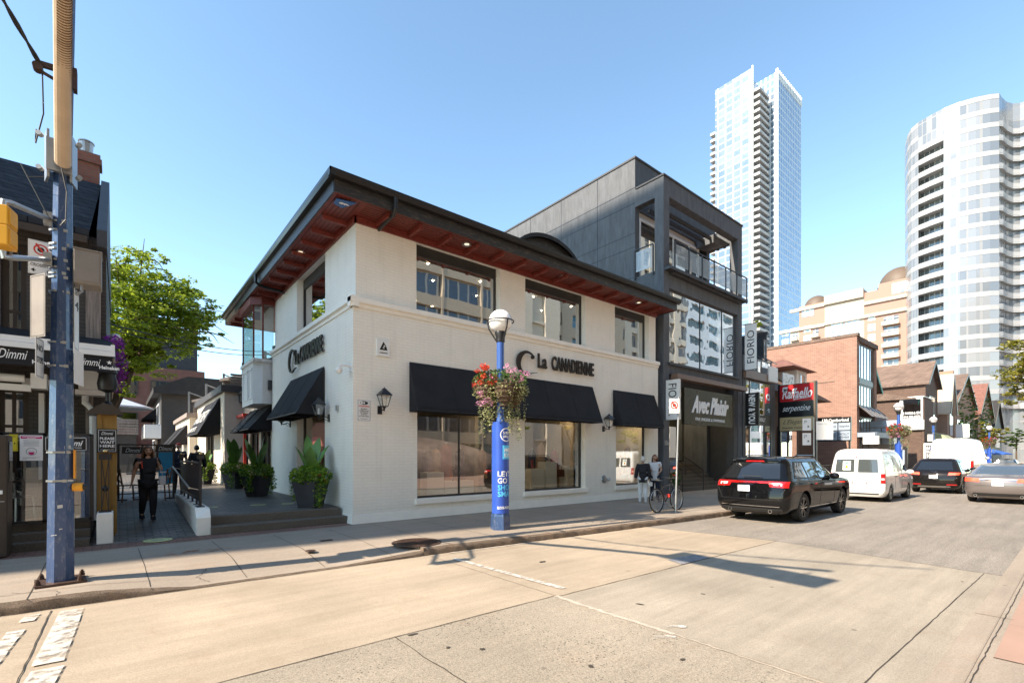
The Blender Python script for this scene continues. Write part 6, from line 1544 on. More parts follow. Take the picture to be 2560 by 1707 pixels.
def band(z, k=1):
    m = MB(); r = rad(z)+.006; m.lathe((PXc,PYc,z), [(r,-.012),(r+.005,-.012),(r+.005,.012),(r,.012)], 8, a0=R(22.5+39), a1=R(22.5+39)+2*math.pi)
    a = R(-70+k*9); m.box(PXc+math.cos(a)*r-.02,PXc+math.cos(a)*r+.02,PYc+math.sin(a)*r-.02,PYc+math.sin(a)*r+.01,z-.018,z+.018); m.build('steel_band', M['steel'], bp)
for k, py in enumerate([541,564,599,611,640,659,674,684,720,850,910,1130,1203]): band(1.63+(1138-py)/1190*5.93, k % 3)
M['scuff'] = simple('tape_remnant', (.5,.5,.48), .8, var=.2)
for k, (px_, py_2, a_, b_) in enumerate([(172,1030,.02,.02),(170,1090,.035,.02),(168,1117,.035,.02),(150,1268,.025,.02),(163,1250,.012,.012),(135,1340,.03,.004),(152,1325,.015,.006)]):
    z_ = 1.63+(1138-py_2)/1190*5.93; u_ = (px_-1280)/1190
    dirx, diry = CA+SA*u_, SA-CA*u_
    # nearest point of the pole skin in that direction
    tt = ((PXc*dirx+PYc*diry)/(dirx**2+diry**2)); qx, qy = dirx*tt, diry*tt
    off = math.hypot(qx-PXc, qy-PYc); r = rad(z_)*.95; back = math.sqrt(max(1e-4, r*r-off*off)); dl = math.hypot(dirx, diry)
    cx_, cy_2 = qx-dirx/dl*back, qy-diry/dl*back; nx, ny = cx_-PXc, cy_2-PYc; ln_ = math.hypot(nx, ny); nx /= ln_; ny /= ln_
    m = MB(); m.obox((cx_+nx*.004,cy_2+ny*.004,z_),(-ny,nx,.12),(0,0,1),(nx,ny,0),a_,b_,.003); m.build('tape_remnant', M['scuff'], bp)
# cream arm over the road, ribbed below; the brown of the ribs holds its underside shade
A0 = Vector((-.55,8.20,5.30)); A1 = Vector((-.445,6.6,5.85)); A2 = Vector((-.33,4.9,6.3)); A3 = Vector((-.23,3.45,6.75))
m = MB(); m.tube([A0,A1,A2,A3],[.080,.070,.062,.055],14); arm = m.build('signal_arm', M['cream_arm'], bp)
m = MB(); pts = []
P_ = [A0+Vector((0,0,.05)),A1,A2]; k = 0
for seg in range(2):
    a_, b_ = P_[seg], P_[seg+1]; n = 60; d_ = (b_-a_).normalized(); s_v = d_.cross(Vector((0,0,1))).normalized(); u_v = s_v.cross(d_)
    for i in range(n):
        c_ = a_+(b_-a_)*i/n; rr_ = .082-.010*(seg+i/n)
        for jj in range(7):
            t0_, t1_ = R(-85+17*jj), R(-85+17*(jj+1))
            p0_, p1_ = c_-u_v*math.cos(t0_)*rr_+s_v*math.sin(t0_)*rr_, c_-u_v*math.cos(t1_)*rr_+s_v*math.sin(t1_)*rr_
            m.bar(p0_, p1_, .009, .008, d_)
m.build('shaded_ribs', simple('tan_shaded_ribs', (.20,.12,.06), .8, var=.25), arm)
m = MB()
for s in (-1,1): m.obox((PXc+.125*s,PYc-.03,5.42),(1,-.2*s,0),(.2*s,1,0),(0,0,1),.012,.10,.30); m.cyl((PXc+.17*s,PYc-.1,5.2),(PXc+.19*s,PYc-.16,5.2),.03,n=8); m.cyl((PXc+.17*s,PYc-.1,5.62),(PXc+.19*s,PYc-.16,5.62),.03,n=8)
m.obox((PXc,PYc-.14,5.4),(1,0,0),(0,1,0),(0,0,1),.12,.03,.2); m.build('clamp_plates', M['steel'], bp)
m = MB(); m.tube([(PXc+.02,PYc-.2,5.25),(PXc+.07,PYc-.21,4.95),(PXc+.06,PYc-.2,4.6),(PXc,PYc-.19,4.5),(PXc-.1,PYc-.17,4.6),(PXc-.35,PYc-.1,5.2),(PXc-.3,PYc,5.1),(PXc-.16,PYc,5.15)],.007,6); m.build('loose_wire', M['black_plastic'], bp)
# name board and signals hanging under the arm out of frame (their shadow falls on the road)
t = thing('overhead_name_board', (-.3,4.4,6.0), 'long street name board hanging under the cream arm over the road', 'sign')
m = MB(); m.obox((-.30,4.4,6.15),(.05,1,0),(1,-.05,0),(0,0,1),1.25,.02,.28); m.build('board', M['sign_white'], t)
m = MB(); 
for y in (3.6,5.3): m.bar((-.28,y,6.2),(-.28,y,6.55),.03,.03)
m.build('hangers', M['steel'], t)
def signal(x, y, z, D, label, mat=None, ks=(-1,0,1), q=1.0):
    """three lamp signal head facing direction D (unit, horizontal), centre z"""
    t = thing('traffic_signal', (x,y,z), label, 'traffic signal'); D = Vector(D).normalized(); S = Vector((0,0,1)).cross(D); Zv = Vector((0,0,1)); o = Vector((x,y,z))
    m = MB()
    for k in ks: m.obox(o+Zv*.31*k*q, D, S, Zv, .11*q, .165*q, .152*q); m.obox(o+Zv*.31*k*q-D*.115*q, D, S, Zv, .012*q, .13*q, .12*q)
    m.build('housing', mat or M['yellow'], t, bevel=.02)
    for k, cn in zip(ks[::-1], ((.3,.02,.02),(.35,.22,.02),(.02,.25,.12))):
        m = MB(); c = o+Zv*.31*k*q+D*.112*q; m.cyl(c, c+D*.01, .115*q, n=18); m.build('lens', simple('lens', cn, .2), t)
        m = MB(); rr_ = []
        for i in range(13):
            a = R(-20+220*i/12); p = c+(S*math.cos(a)+Zv*math.sin(a))*.13*q; rr_.append((p, p+D*(.05+.17*max(0,math.sin(a)))*q))
        for (a, b), (c2, d2) in zip(rr_, rr_[1:]): m.q(a, b, d2, c2)
        m.build('visor', mat or M['yellow'], t)
    return t
# yellow head at the left edge, on two pipe arms
hx, hy, hz = XY(8,7.35), 7.35, PY(20,572,7.35)[2]
signal(hx, hy, hz, (-.97,.22,0), 'yellow pedestrian signal head at the left edge, bracketed to the blue pole', None, (-.5,.5), .68)
pa = thing('signal_bracket', (PXc,PYc,3.9), 'two galvanised pipe arms holding the yellow signal to the blue pole', 'bracket')
for py1, py2, zoff in ((543,525,.22),(645,620,-.24)):
    zA = 1.63+(1138-py1)/1190*5.93; zB = hz+zoff*1.28
    m = MB(); m.tube([(PXc-.10,PYc-.10,zA),(hx+.05,hy+.05,zB+.02),(hx,hy,zB),(hx,hy,zB-.06*np.sign(zoff))],.03,10); m.build('pipe_arm', M['steel'], pa, smooth=True)
    m = MB(); m.obox((PXc-.11,PYc-.10,zA),(1,0,0),(0,1,0),(0,0,1),.04,.04,.08); m.build('clamp', M['steel'], pa)
# control cabinet on the right
c = PX(203,659,PXc+.33); 
t = thing('pole_cabinet', (-.2,8.3,3.8), 'grey-brown metal control cabinet strapped to the right of the blue pole', 'cabinet')
cz0, cz1 = 1.63+(1138-700)/1190*6.05, 1.63+(1138-615)/1190*6.05
m = MB(); m.box(PXc+.13,PXc+.40,PYc-.14,PYc+.20,cz0,cz1); m.box(PXc+.12,PXc+.41,PYc-.155,PYc+.22,cz1,cz1+.015); m.build('cabinet_body', M['grey_box'], t, bevel=.008)
m = MB(); m.box(PXc+.15,PXc+.38,PYc-.148,PYc-.14,cz0+.03,cz1-.03); m.build('door', M['grey_box'], t)
m = MB(); m.tube([(PXc+.2,PYc-.02,cz0),(PXc+.2,PYc-.02,cz0-.08),(PXc+.15,PYc-.05,cz0-.14)],.02,8); m.build('conduit', M['steel'], t)
# signs
def d_nostop(d, P, U, V, W, H):
    n = 28; cx_, cy_ = .5, .74; asp = W/H
    def c_(r, t_): return P(cx_+r*math.cos(t_), cy_+r*asp*math.sin(t_))
    d.mi = 1
    for i in range(n): t_, t2 = 2*math.pi*i/n, 2*math.pi*(i+1)/n; d.q(c_(.30,t_),c_(.30,t2),c_(.23,t2),c_(.23,t_))
    d.mi = 0; d.q(*[c_(.15,2*math.pi*i/8+R(22.5)) for i in range(8)])
    d.mi = 1; d.q(P(.27,.88,.004),P(.33,.92,.004),P(.73,.60,.004),P(.67,.56,.004))
    d.mi = 0; tx(d,P,U,V,'9m',.4,.43,.36,.09,W,H,.0); tx(d,P,U,V,'CROSSING',.5,.28,.84,.09,W,H,.0)
    d.q(P(.1,.12),P(.24,.18),P(.24,.06)); d.q(P(.24,.11),P(.3,.11),P(.3,.13),P(.24,.13)); d.q(P(.9,.12),P(.76,.06),P(.76,.18)); d.q(P(.7,.11),P(.76,.11),P(.76,.13),P(.7,.13))
    frame_(d,P,.03,.008,W,H)
Yp = 8.52
a, b = PY(72,597,Yp), PY(132,693,Yp)
sign_panel('no_stopping_sign', 'white no stopping sign reading 9m CROSSING on the blue pole', 'sign', ((a[0]+b[0])/2,Yp,(a[2]+b[2])/2), (1,.12,0), b[0]-a[0]+.01, a[2]-b[2], M['sign_white'], th=.004, draw=d_nostop, inkmats=[M['ink'],M['red_ink']])
def edge_sign(label, x, y, z0, z1, w_, U, mat, txts, th=.004):
    c = Vector((x,y,(z0+z1)/2))
    def dd(d, P, U_, V, W, H):
        frame_(d,P,.05,.02,W,H)
        for i, s in enumerate(txts): tx(d,P,U_,V,s,.5,.75-.3*i,.7,.16,W,H,.01)
    return sign_panel('side_sign', label, 'sign', c, U, w_, z1-z0, mat, th=th, draw=dd, inkmats=M['ink'])
zf = lambda py: 1.63+(1138-py)/1190*5.9
edge_sign('tall grey sign seen edge-on from behind left of the blue pole', PXc-.20, PYc-.13, zf(843), zf(686), .30, (.52,-.85,0), M['grey_box'], [])
edge_sign('lower white sign seen almost edge-on left of the blue pole', PXc-.18, PYc-.12, zf(944), zf(845), .28, (.17,.985,0), M['sign_white'], ['NO','STOPS'])
edge_sign('upper sign seen edge-on right of the blue pole', PXc+.15, PYc+.06, zf(860), zf(702), .30, (.10,1,0), M['sign_white'], ['4'])
edge_sign('lower white sign lettered PE seen edge-on right of the blue pole', PXc+.17, PYc+.02, zf(952), zf(862), .34, (-.22,-.97,0), M['sign_white'], ['PED','PE'])
t = thing('push_button_plate', (PXc+.18,PYc,1.2), 'orange pedestrian push button plate on the right of the blue pole', 'push button')
m = MB(); m.box(PXc+.125,PXc+.145,PYc-.10,PYc+.06,1.33,1.70); m.build('plate', simple('orange_plate', (.75,.30,.03), .4), t)
m = MB(); m.cyl((PXc+.12,PYc-.04,1.22),(PXc+.22,PYc-.06,1.22),.055,n=14); m.build('housing', simple('orange_button', (.8,.35,.02), .35), t); m = MB(); m.cyl((PXc+.22,PYc-.06,1.22),(PXc+.26,PYc-.065,1.22),.045,.02,n=12); m.build('button', M['black_plastic'], t)
# cable bracket and span cables
cb_ = thing('span_cable', (PXc,PYc,6.5), 'twisted black overhead cable running from the blue pole up to the left', 'cable')
bz = 1.63+(1138-172)/1190*6.0
def sag(a, b, s, n=24):
    a = Vector(a); b = Vector(b); return [a+(b-a)*i/n+Vector((0,0,-4*s*(i/n)*(1-i/n))) for i in range(n+1)]
br0 = Vector((PXc-.18,PYc-.1,bz)); far = Vector((-3.2,3.0,10.2))
m = MB()
cps = sag(br0, far, .35, 60)
for k in (0,1): m.tube([p+.014*Vector((math.cos(i*.9+k*3.14),0,math.sin(i*.9+k*3.14))) for i, p in enumerate(cps)], .016, 6)
m.build('cable_strands', M['black_plastic'], cb_)
m = MB(); m.bar((PXc-.22,PYc-.1,bz),(PXc+.14,PYc-.08,bz+.05),.05,.06); m.bar((PXc-.22,PYc-.12,bz-.08),(PXc,PYc-.1,bz-.14),.03,.03); m.cyl((PXc-.2,PYc-.15,bz-.05),(PXc-.2,PYc-.05,bz-.05),.05,n=10); m.box(PXc+.12,PXc+.16,PYc-.1,PYc+.02,bz-.15,bz+.12); m.build('bracket', M['iron'], cb_)
m = MB(); m.tube([(PXc-.16,PYc-.1,bz-.1),(PXc-.15,PYc-.1,bz-.6),(PXc-.22,PYc-.1,bz-1.0),(PXc-.22,PYc-.05,5.7)],.008,6); m.build('drop_wire', M['black_plastic'], cb_)
m = MB(); m.tube(sag(PX(275,810,-.15), (6,24.2,6.6), .25), .012, 5); tag(m.build('overhead_wire', M['black_plastic']), 'upper thin black wire crossing the lane in front of the tree', 'wire', 'wires across the lane')
m = MB(); m.tube(sag((-.15,14.2,4.5), (6,24.4,6.5), .3), .012, 5); tag(m.build('overhead_wire', M['black_plastic']), 'lower thin black wire crossing the lane in front of the tree', 'wire', 'wires across the lane')

# ================================================================ RAMP WALL, RAILING
t = thing('ramp_wall', (1.32,11.5,0), 'low white ramp wall between the lane and the steps', 'wall')
m = MB(); m.raw([(1.2,11.5,0),(1.45,11.5,0),(1.45,16.3,.2),(1.2,16.3,.2),(1.2,11.62,.42),(1.2,11.5,.36),(1.45,11.5,.36),(1.45,11.62,.52),(1.2,11.75,.54),(1.45,11.75,.54),(1.45,16.3,.56),(1.2,16.3,.56)],
 [(0,3,2,1),(0,1,6,5),(5,6,7,4),(4,7,9,8),(8,9,10,11),(3,11,10,2),(1,2,10,9,7,6),(0,5,4,8,11,3)]); m.build('wall_body', M['white_paint'], t, bevel=.01)
rl = thing('ramp_railing', (1.32,11.9,.54), 'black iron railing with a solid dark panel and ball finials on the ramp wall', 'railing')
for k, (y, h) in enumerate([(11.95,1.62),(12.12,1.5),(15.9,1.5),(16.1,1.62)]):
    m = MB(); m.box(1.30,1.34,y-.02,y+.02,.54,h); m.box(1.25,1.39,y-.06,y+.06,.54,.56)
    if h > 1.6: m.box(1.26,1.38,y-.06,y+.06,h-.06,h+.02)
    m.build('post', M['black_metal'], rl)
    if h > 1.6: m = MB(); m.ball((1.32,y,h+.05),.038); m.build('ball_finial', bpy.data.materials['brass'], rl, smooth=True)
m = MB(); m.box(1.305,1.335,12.13,15.88,.72,1.42); m.build('panel', simple('brown_railing_panel', (.045,.032,.03), .5), rl)
m = MB(); m.box(1.29,1.35,12.0,16.1,1.44,1.49); m.box(1.30,1.34,12.0,16.1,.66,.70); m.build('rail', M['black_metal'], rl)
m = MB(); m.tube([(1.12,11.95,.95),(1.12,16.0,1.32)],.022,8); m.bar((1.3,12.1,.9),(1.12,12.1,.95),.02,.02); m.bar((1.3,15.9,1.25),(1.12,15.9,1.3),.02,.02); m.build('handrail', M['steel'], rl)
for y in (12.6,13.4,14.3,15.2): m = MB(); m.box(1.30,1.34,y-.02,y+.02,.54,.68); m.box(1.26,1.38,y-.05,y+.05,.54,.555); m.build('foot', M['black_metal'], rl)

# ================================================================ PLANTERS
M['planter'] = simple('charcoal_planter', (.035,.034,.04), .5, var=.2)
M['big_leaf'] = simple('banana_leaf', (.10,.21,.03), .35, var=.35, scale=4)
def planter(x, y, z, seed, label, s=1.0, tall=1.0):
    rg = random.Random(seed); t = thing('planter', (x,y,z), label, 'planter', 'tapered planters along the shop side wall')
    m = MB(); a, b = .27*s, .34*s; h = .66*s; ro = R(40)
    def sq(r, zz): return [(x+r*1.15*math.cos(ro+R(45+90*i)), y+r*1.15*math.sin(ro+R(45+90*i)), zz) for i in range(4)]
    v = sq(a*.95,z)+sq(b*1.15,z+h)+sq(b*1.05,z+h)+sq(b*.95,z+h-.1)
    m.raw(v, [(3,2,1,0),(12,13,14,15)]+[(i+4*k,(i+1)%4+4*k,(i+1)%4+4*(k+1),i+4*(k+1)) for k in range(3) for i in range(4)]); m.build('pot', M['planter'], t)
    m = MB()
    for k in range(8):
        ang = rg.uniform(0,2*math.pi); d = Vector((math.cos(ang)*.9, math.sin(ang)*.9, 0)); H = rg.uniform(.5,1.1)*tall*s; lean = rg.uniform(.1,.5)
        base = Vector((x,y,z+h))+d*.08; L_ = H*.65; wd = .165*s*rg.uniform(.8,1.2); sd = Vector((-d.y,d.x,0)); prev = None
        for i in range(9):
            u = i/8; p = base+Vector((0,0,1))*(H*u*(1-.12*u*lean))+d*(lean*H*u*u); ww = 0.012 if u < .3 else wd*math.sin(math.pi*min(1,(u-.3)/.7*.96+.04))**.8
            cur = (p-sd*ww, p+Vector((0,0,-.02))*1, p+sd*ww)
            if prev: m.q(prev[0],prev[1],cur[1],cur[0]); m.q(prev[1],prev[2],cur[2],cur[1])
            prev = cur
    m.build('tall_leaves', M['big_leaf'], t, smooth=True, angle=80)
    m = MB(); leaf_cloud(m, rg, (x,y,z+h+.12), .50*s,.50*s,.28*s, 1500, .045, .6)
    for k in range(7):
        ang = rg.uniform(0,2*math.pi); px_, py_ = x+.36*s*math.cos(ang), y+.36*s*math.sin(ang); ln_ = rg.uniform(.25,.65)*s
        for i in range(int(90*ln_/.5)): leaf(m, rg, Vector((px_+rg.gauss(0,.05)+.08*math.cos(ang), py_+rg.gauss(0,.05)+.08*math.sin(ang), z+h-rg.random()*ln_)), .04)
    m.build('foliage', leafmat('planter_leaves', [(.04,.11,.01),(.10,.21,.015),(.19,.31,.02),(.30,.38,.03)], .4) if 'planter_leaves' not in bpy.data.materials else bpy.data.materials['planter_leaves'], t)
    m = MB()
    for k in range(9):
        ang = rg.uniform(0,2*math.pi); leaf_cloud(m, rg, (x+.4*s*math.cos(ang), y+.4*s*math.sin(ang), z+h+rg.uniform(-.1,.3)), .035,.035,.03, 12, .022)
    m.build('flowers', M['petal_red'], t)
planter(3.68,12.35,.343,1,'nearest tapered planter with banana leaves and red flowers at the top of the steps', 1.0, 1.15)
planter(3.35,16.75,.34,2,'second tapered planter with banana leaves beside the side wall',1.0,1.2)
planter(3.45,21.2,.34,3,'third tapered planter with broad leaves further along the lane',1.0,1.3)
planter(2.9,25.2,.34,4,'farthest tapered planter with a leafy bush along the lane',1.0,1.0)

# ================================================================ LANE SHOPS AND BACKGROUND
M['stucco_cream'] = simple('cream_stucco', (.60,.53,.43), .8, var=.08, bump=.15)
l1 = thing('lane_shop', (4.33,18.9,.34), 'low cream shop with two black awnings and a red post just past the bay window', 'building')
m = MB(); m.wall('x', 4.33, .25, 18.87, 24.5, .34, 4.35, [(19.3,20.9,.5,2.6),(21.3,22.9,.5,2.6),(23.3,24.2,.5,2.6)]); m.box(4.6,9,18.9,24.5,4.1,4.2); m.build('wall', M['stucco_cream'], l1)
m = MB(); m.box(4.15,4.33,18.87,24.45,4.0,4.35); m.box(4.1,4.5,21.5,24.45,4.35,4.45); m.build('cornice', M['stucco_dark'], l1)
for (a, b) in ((19.3,20.9),(21.3,22.9),(23.3,24.2)): window(l1, 'x', 4.4, a, b, .5, 2.6, fw=.06, vert=[(a+b)/2])
m = MB(); m.box(6.5,6.6,18.9,24.4,.34,4.1); m.build('back_wall', M['interior'], l1)
for (a, b) in ((19.1,20.8),(21.1,22.8)):
    aw_ = awning(l1, 'x', 4.33, a, b, 3.5, 2.55, .8)
    m = MB(); m.text('C Canad.', (3.90,b-.2,2.82),(0,-1,0),(.47,0,.88),w=(b-a)*.75,h=.2,depth=.01,bold=.02,shear=.2); m.build('lettering', M['white_ink'], aw_)
m = MB(); m.box(4.1,4.2,23.05,23.15,.34,3.3); m.box(4.05,4.34,22.95,24.4,3.3,3.42); m.build('red_post', M['red_ink'], l1)
m = MB()
for i in range(7): m.box(4.5,4.55,18.95,24.4,4.5+.12*i,4.58+.12*i)
m.build('roof_fence', M['old_wood'], l1)
l2 = thing('lane_shop', (3.6,24.5,.34), 'cream shop with a tall black lettered awning in the middle of the lane', 'building')
m = MB(); m.wall('x', 3.6, .25, 24.75, 34, .34, 4.6, [(27.6,30.4,.5,2.7)]); m.wall('y', 24.5, .25, 3.6, 9, .34, 4.6); m.box(3.86,9,24.76,34,4.3,4.4); m.build('wall', M['stucco_cream'], l2)
m = MB(); m.box(3.45,9,24.35,24.5,4.45,4.75); m.box(3.45,3.6,24.5,34,4.45,4.75); m.build('cornice', M['stucco_dark'], l2)
window(l2, 'x', 3.7, 27.6, 30.4, .5, 2.7, fw=.08, vert=[28.5,29.4])
aw_ = awning(l2, 'x', 3.6, 25.6, 30.4, 4.3, 2.6, .9)
m = MB(); m.text('ANDREW', (2.98,30.0,3.2),(0,-1,0),(.47,0,.88),w=4.2,h=.7,depth=.01); m.text('SPORTS',(2.75,29.6,2.78),(0,-1,0),(.47,0,.88),w=2.5,h=.25,depth=.01); m.build('lettering', M['sign_white'], aw_)
m = MB()
for i in range(5): m.box(3.9,8,24.9,24.95,4.75+.13*i,4.84+.13*i)
m.build('roof_fence', M['old_wood'], l2)
l3 = thing('lane_shop', (3.2,34,.34), 'sunlit cream shop with dark awnings at the far end of the lane', 'building')
m = MB(); m.wall('x', 3.2, .25, 34.25, 43, .34, 4.1); m.wall('y', 34, .25, 3.2, 9, .34, 4.1); m.box(3.46,9,34.3,43,3.9,4.0); m.build('wall', M['stucco_cream'], l3)
m = MB(); m.box(3.05,9,33.88,34,3.9,4.15); m.box(3.05,3.2,34,43,3.9,4.15)
for i in range(4): m.box(3.4,8,34.1,34.15,4.15+.13*i,4.24+.13*i)
m.build('cornice', M['old_wood'], l3)
awning(l3,'x',3.2,35,37.6,3.5,2.3,.9); awning(l3,'x',3.2,38.4,41.5,3.5,2.3,.9)
l4 = thing('lane_house', (2.4,44,.34), 'dark roofed house with a balcony closing the view up the lane on the right', 'building')
m = MB(); m.box(2.4,10,44,56,.34,6.2); m.build('wall', M['dark_grey_brick'], l4); m = MB(); m.box(1.9,10.5,43.5,56,6.2,6.6); m.prism([(1.9,6.6),(10.5,6.6),(8,7.6),(4,7.6)],'y',43.5,56); m.build('roof', M['roof_dark'], l4)
m = MB(); m.box(1.4,2.39,44,49,2.9,3.9); m.build('balcony', M['white_trim'], l4); window(l4,'x',2.3,45,48,4.0,5.6,fw=.1,fd=.09,frame=M['white_trim'],gl=M['pane_dark']); window(l4,'x',2.3,50,54,1,3,fw=.1,fd=.09,frame=M['white_trim'],gl=M['pane_dark'])
awning(l4,'x',2.4,49.5,54,5.6,4.6,1.0)
l5 = thing('lane_deck_house', (-1,46,.34), 'raised wooden terrace deck with greenery over the end of the lane', 'terrace')
m = MB(); m.box(-1.6,1.0,46,52,.34,3.2); m.build('base', M['dark_grey_brick'], l5)
m = MB()
for i in range(6): m.box(-1.7,1.1,45.9,46.0,3.2+.2*i,3.36+.2*i); m.box(-1.75,-1.68,46,52,3.2+.2*i,3.36+.2*i)
m.build('board_railing', M['old_wood'], l5)
m = MB(); rg = random.Random(2); leaf_cloud(m, rg, (-1.9,47.5,4.2), .9,1.2,.8, 500, .16); m.build('greenery', M['leaf_yellow'], l5)
def parasol(x, y, z, r, h, cloth, label, closed=False, group=None):
    t = thing('parasol', (x,y,z), label, 'parasol', group)
    m = MB(); m.cyl((x,y,z),(x,y,z+h+.1),.03,n=8); m.build('pole', M['steel'], t)
    m = MB(); n = 8; k = r if not closed else .18
    for i in range(n):
        a, b = 2*math.pi*i/n, 2*math.pi*(i+1)/n
        zt, zb = z+h, z+h-(.35*r if not closed else 1.3)
        m.q((x,y,zt),(x+k*math.cos(a),y+k*math.sin(a),zb),(x+k*math.cos(b),y+k*math.sin(b),zb)); m.q((x+k*math.cos(a),y+k*math.sin(a),zb),(x+k*math.cos(b),y+k*math.sin(b),zb),(x+k*math.cos(b),y+k*math.sin(b),zb-.12),(x+k*math.cos(a),y+k*math.sin(a),zb-.12))
    m.build('canopy', cloth, t); return t
M['grey_cloth'] = simple('pale_grey_cloth', (.42,.46,.52), .8, var=.05); M['tan_cloth'] = simple('dark_taupe_cloth', (.09,.075,.065), .85)
M['blue_cloth'] = simple('blue_cloth', (.03,.10,.36), .8)
parasol(-.1,47.2,3.2,2.2,2.9,M['grey_cloth'],'pale grey parasol open on the wooden terrace at the end of the lane')
for i, (x, y, zz, lb) in enumerate([(5.6,20.3,5.0,'nearest dark parasol on the lane shop roof terrace'),(5.4,22.2,4.7,'second dark parasol on the lane shop roof terrace'),(4.9,28,4.6,'third dark parasol on the middle lane shop roof'),(4.6,37,4.3,'farthest dark parasol on the sunlit lane shop roof')]):
    parasol(x,y,zz-.3,1.0,1.55,M['tan_cloth'],lb,group='dark parasols on the lane roof terraces')
hs = [(4.6,21.5),(4.4,24.9),(4.2,28.8),(4.0,33.6),(3.6,38.5)]
for i, (x, y) in enumerate(hs):
    m = MB(); m.box(x-.05,x+.05,y-.05,y+.05,4.2,5.9); m.bar((x,y,5.85),(x+1.2,y+.4,5.5),.04,.06); tag(m.build('patio_heater_post', M['steel']), ['nearest','second','third','fourth','farthest'][i]+' steel heater post on the lane roof terraces', 'post', 'heater posts on the lane roofs')
# brick block closing the lane, with salmon awning
lb_ = thing('lane_brick_building', (-6,60,.34), 'red brick building with dark upper floor closing the end of the lane', 'building')
m = MB(); m.box(-14,7,60,72,.3,10.5); m.build('wall', M['red_brick'], lb_); m = MB(); m.box(-12,6.4,60.5,72,10.5,14.5); m.build('upper_floor', M['stucco_dark'], lb_)
for x in (-7,-3.6,-.6,2.4,5): 
    for z in (4.3,7.6): window(lb_,'y',59.9,x,x+2,z,z+1.6,fw=.1,fd=.09,frame=M['bronze'],gl=M['pane_dark'])
awning(lb_,'y',60,-10,1.2,3.9,2.7,1.2,mat=simple('salmon_cloth',(.5,.13,.09),.8))
m = MB(); m.box(-9,1,59.8,59.9,1.9,2.5); m.build('shop_fascia', M['sign_black'], lb_)
# patio glass screen, chairs in the lane
t = thing('lane_glass_screen', (.5,17.8,.34), 'black framed clear screens around the cafe seats in the lane', 'glass screen')
m = MB(); a_, b_ = XY(296,17.8), XY(428,18.6)
for x in (a_, (a_+b_)/2-.1, b_): m.box(x-.025,x+.025,17.78,17.82,.34,1.95); m.box(x-.2,x+.2,17.6,18.0,.34,.37)
m.box(a_,b_,17.78,17.82,1.92,1.96); m.box(a_,b_,17.78,17.82,.5,.53); m.build('screen_frame', M['black_metal'], t)
m = MB(); m.q((a_,17.8,.53),(b_,17.8,.53),(b_,17.8,1.92),(a_,17.8,1.92)); m.build('screen_glass', M['glass_clear'], t)
sign_panel('menu_sign', 'black script sign at the left of the lane glass screen', 'sign', (a_+.33,17.76,1.78), (1,0,0), .5,.2, M['sign_black'], draw=lambda d,P,U,V,W,H: tx(d,P,U,V,'Dimmi',.5,.5,.7,.6,W,H,0,.4), inkmats=M['white_ink'])
t = sign_panel('blue_notice', 'bright blue notice board at the right of the lane glass screen', 'sign', (b_-.2,17.7,1.25), (1,0,0), .34,.95, simple('bright_blue_board',(.02,.3,.55),.5), th=.03, draw=lambda d,P,U,V,W,H: (rect(d,P,.1,.9,.2,.26), rect(d,P,.1,.7,.35,.4)), inkmats=M['white_ink'])
sign_panel('menu_sign', 'black script sign above the bright blue notice in the lane', 'sign', (b_-.2,17.68,1.83), (1,0,0), .5,.2, M['sign_black'], draw=lambda d,P,U,V,W,H: tx(d,P,U,V,'Dimmi',.5,.5,.7,.6,W,H,0,.4), inkmats=M['white_ink'])
chair(XY(320,17.1),17.1,.34,1.9,M['wood_chair'],'wooden cross back chair left of the walking woman', group='wooden chairs in the lane')
chair(XY(398,17.2),17.2,.34,-1.9,M['wood_chair'],'wooden cross back chair right of the walking woman', group='wooden chairs in the lane')
table(XY(352,18.6),18.6,.34,'round topped cafe table behind the lane glass screen', M['dark_brown'])

# ================================================================ TREES
def tree(name, label, x, y, z, trunk_pts, r0, blobs, nleaf, ls, lm, seed, group=None, limbs=10):
    rg = random.Random(seed); t = thing(name, (x,y,z), label, 'tree', group)
    m = MB(); P = [Vector(p) for p in trunk_pts]; n = len(P); m.tube(P, [r0*(1-.6*i/(n-1)) for i in range(n)], 10)
    tips = []
    for i, b in enumerate(blobs):
        c = Vector(b[:3]); s = P[min(n-1, 1+int(rg.random()*(n-1)))]; mid = (s+c)/2+Vector((rg.uniform(-.3,.3),rg.uniform(-.3,.3),rg.uniform(0,.4)))
        if i < limbs: m.tube([s, mid, c], [r0*.38, r0*.22, r0*.08], 7)
        for k in range(3):
            e = c+Vector((rg.gauss(0,1)*b[3]*.6, rg.gauss(0,1)*b[3]*.6, rg.gauss(0,1)*b[4]*.6)); m.tube([c,(c+e)/2+Vector((0,0,.1)),e],[r0*.08,r0*.05,r0*.02],5)
    m.build('trunk', M['bark'], t, smooth=True)
    m = MB(); vol = [b[3]*b[3]*b[4] for b in blobs]; tot = sum(vol)
    for b, v in zip(blobs, vol):
        k = int(nleaf*v/tot); nsub = max(3, k//45)
        for _ in range(nsub):       # twig-sized clusters, flattened, leave gaps between them
            d = Vector((rg.gauss(0,1), rg.gauss(0,1), rg.gauss(0,1))).normalized()*(rg.random()**.42)
            c = (b[0]+d.x*b[3], b[1]+d.y*b[3], b[2]+d.z*b[4]); e = rg.uniform(.22,.5)*min(1.0, b[3]*.5)
            leaf_cloud(m, rg, c, e*1.4, e*1.4, e*.5, k//nsub, ls, squash=.6)
    m.build('crown', lm, t); return t
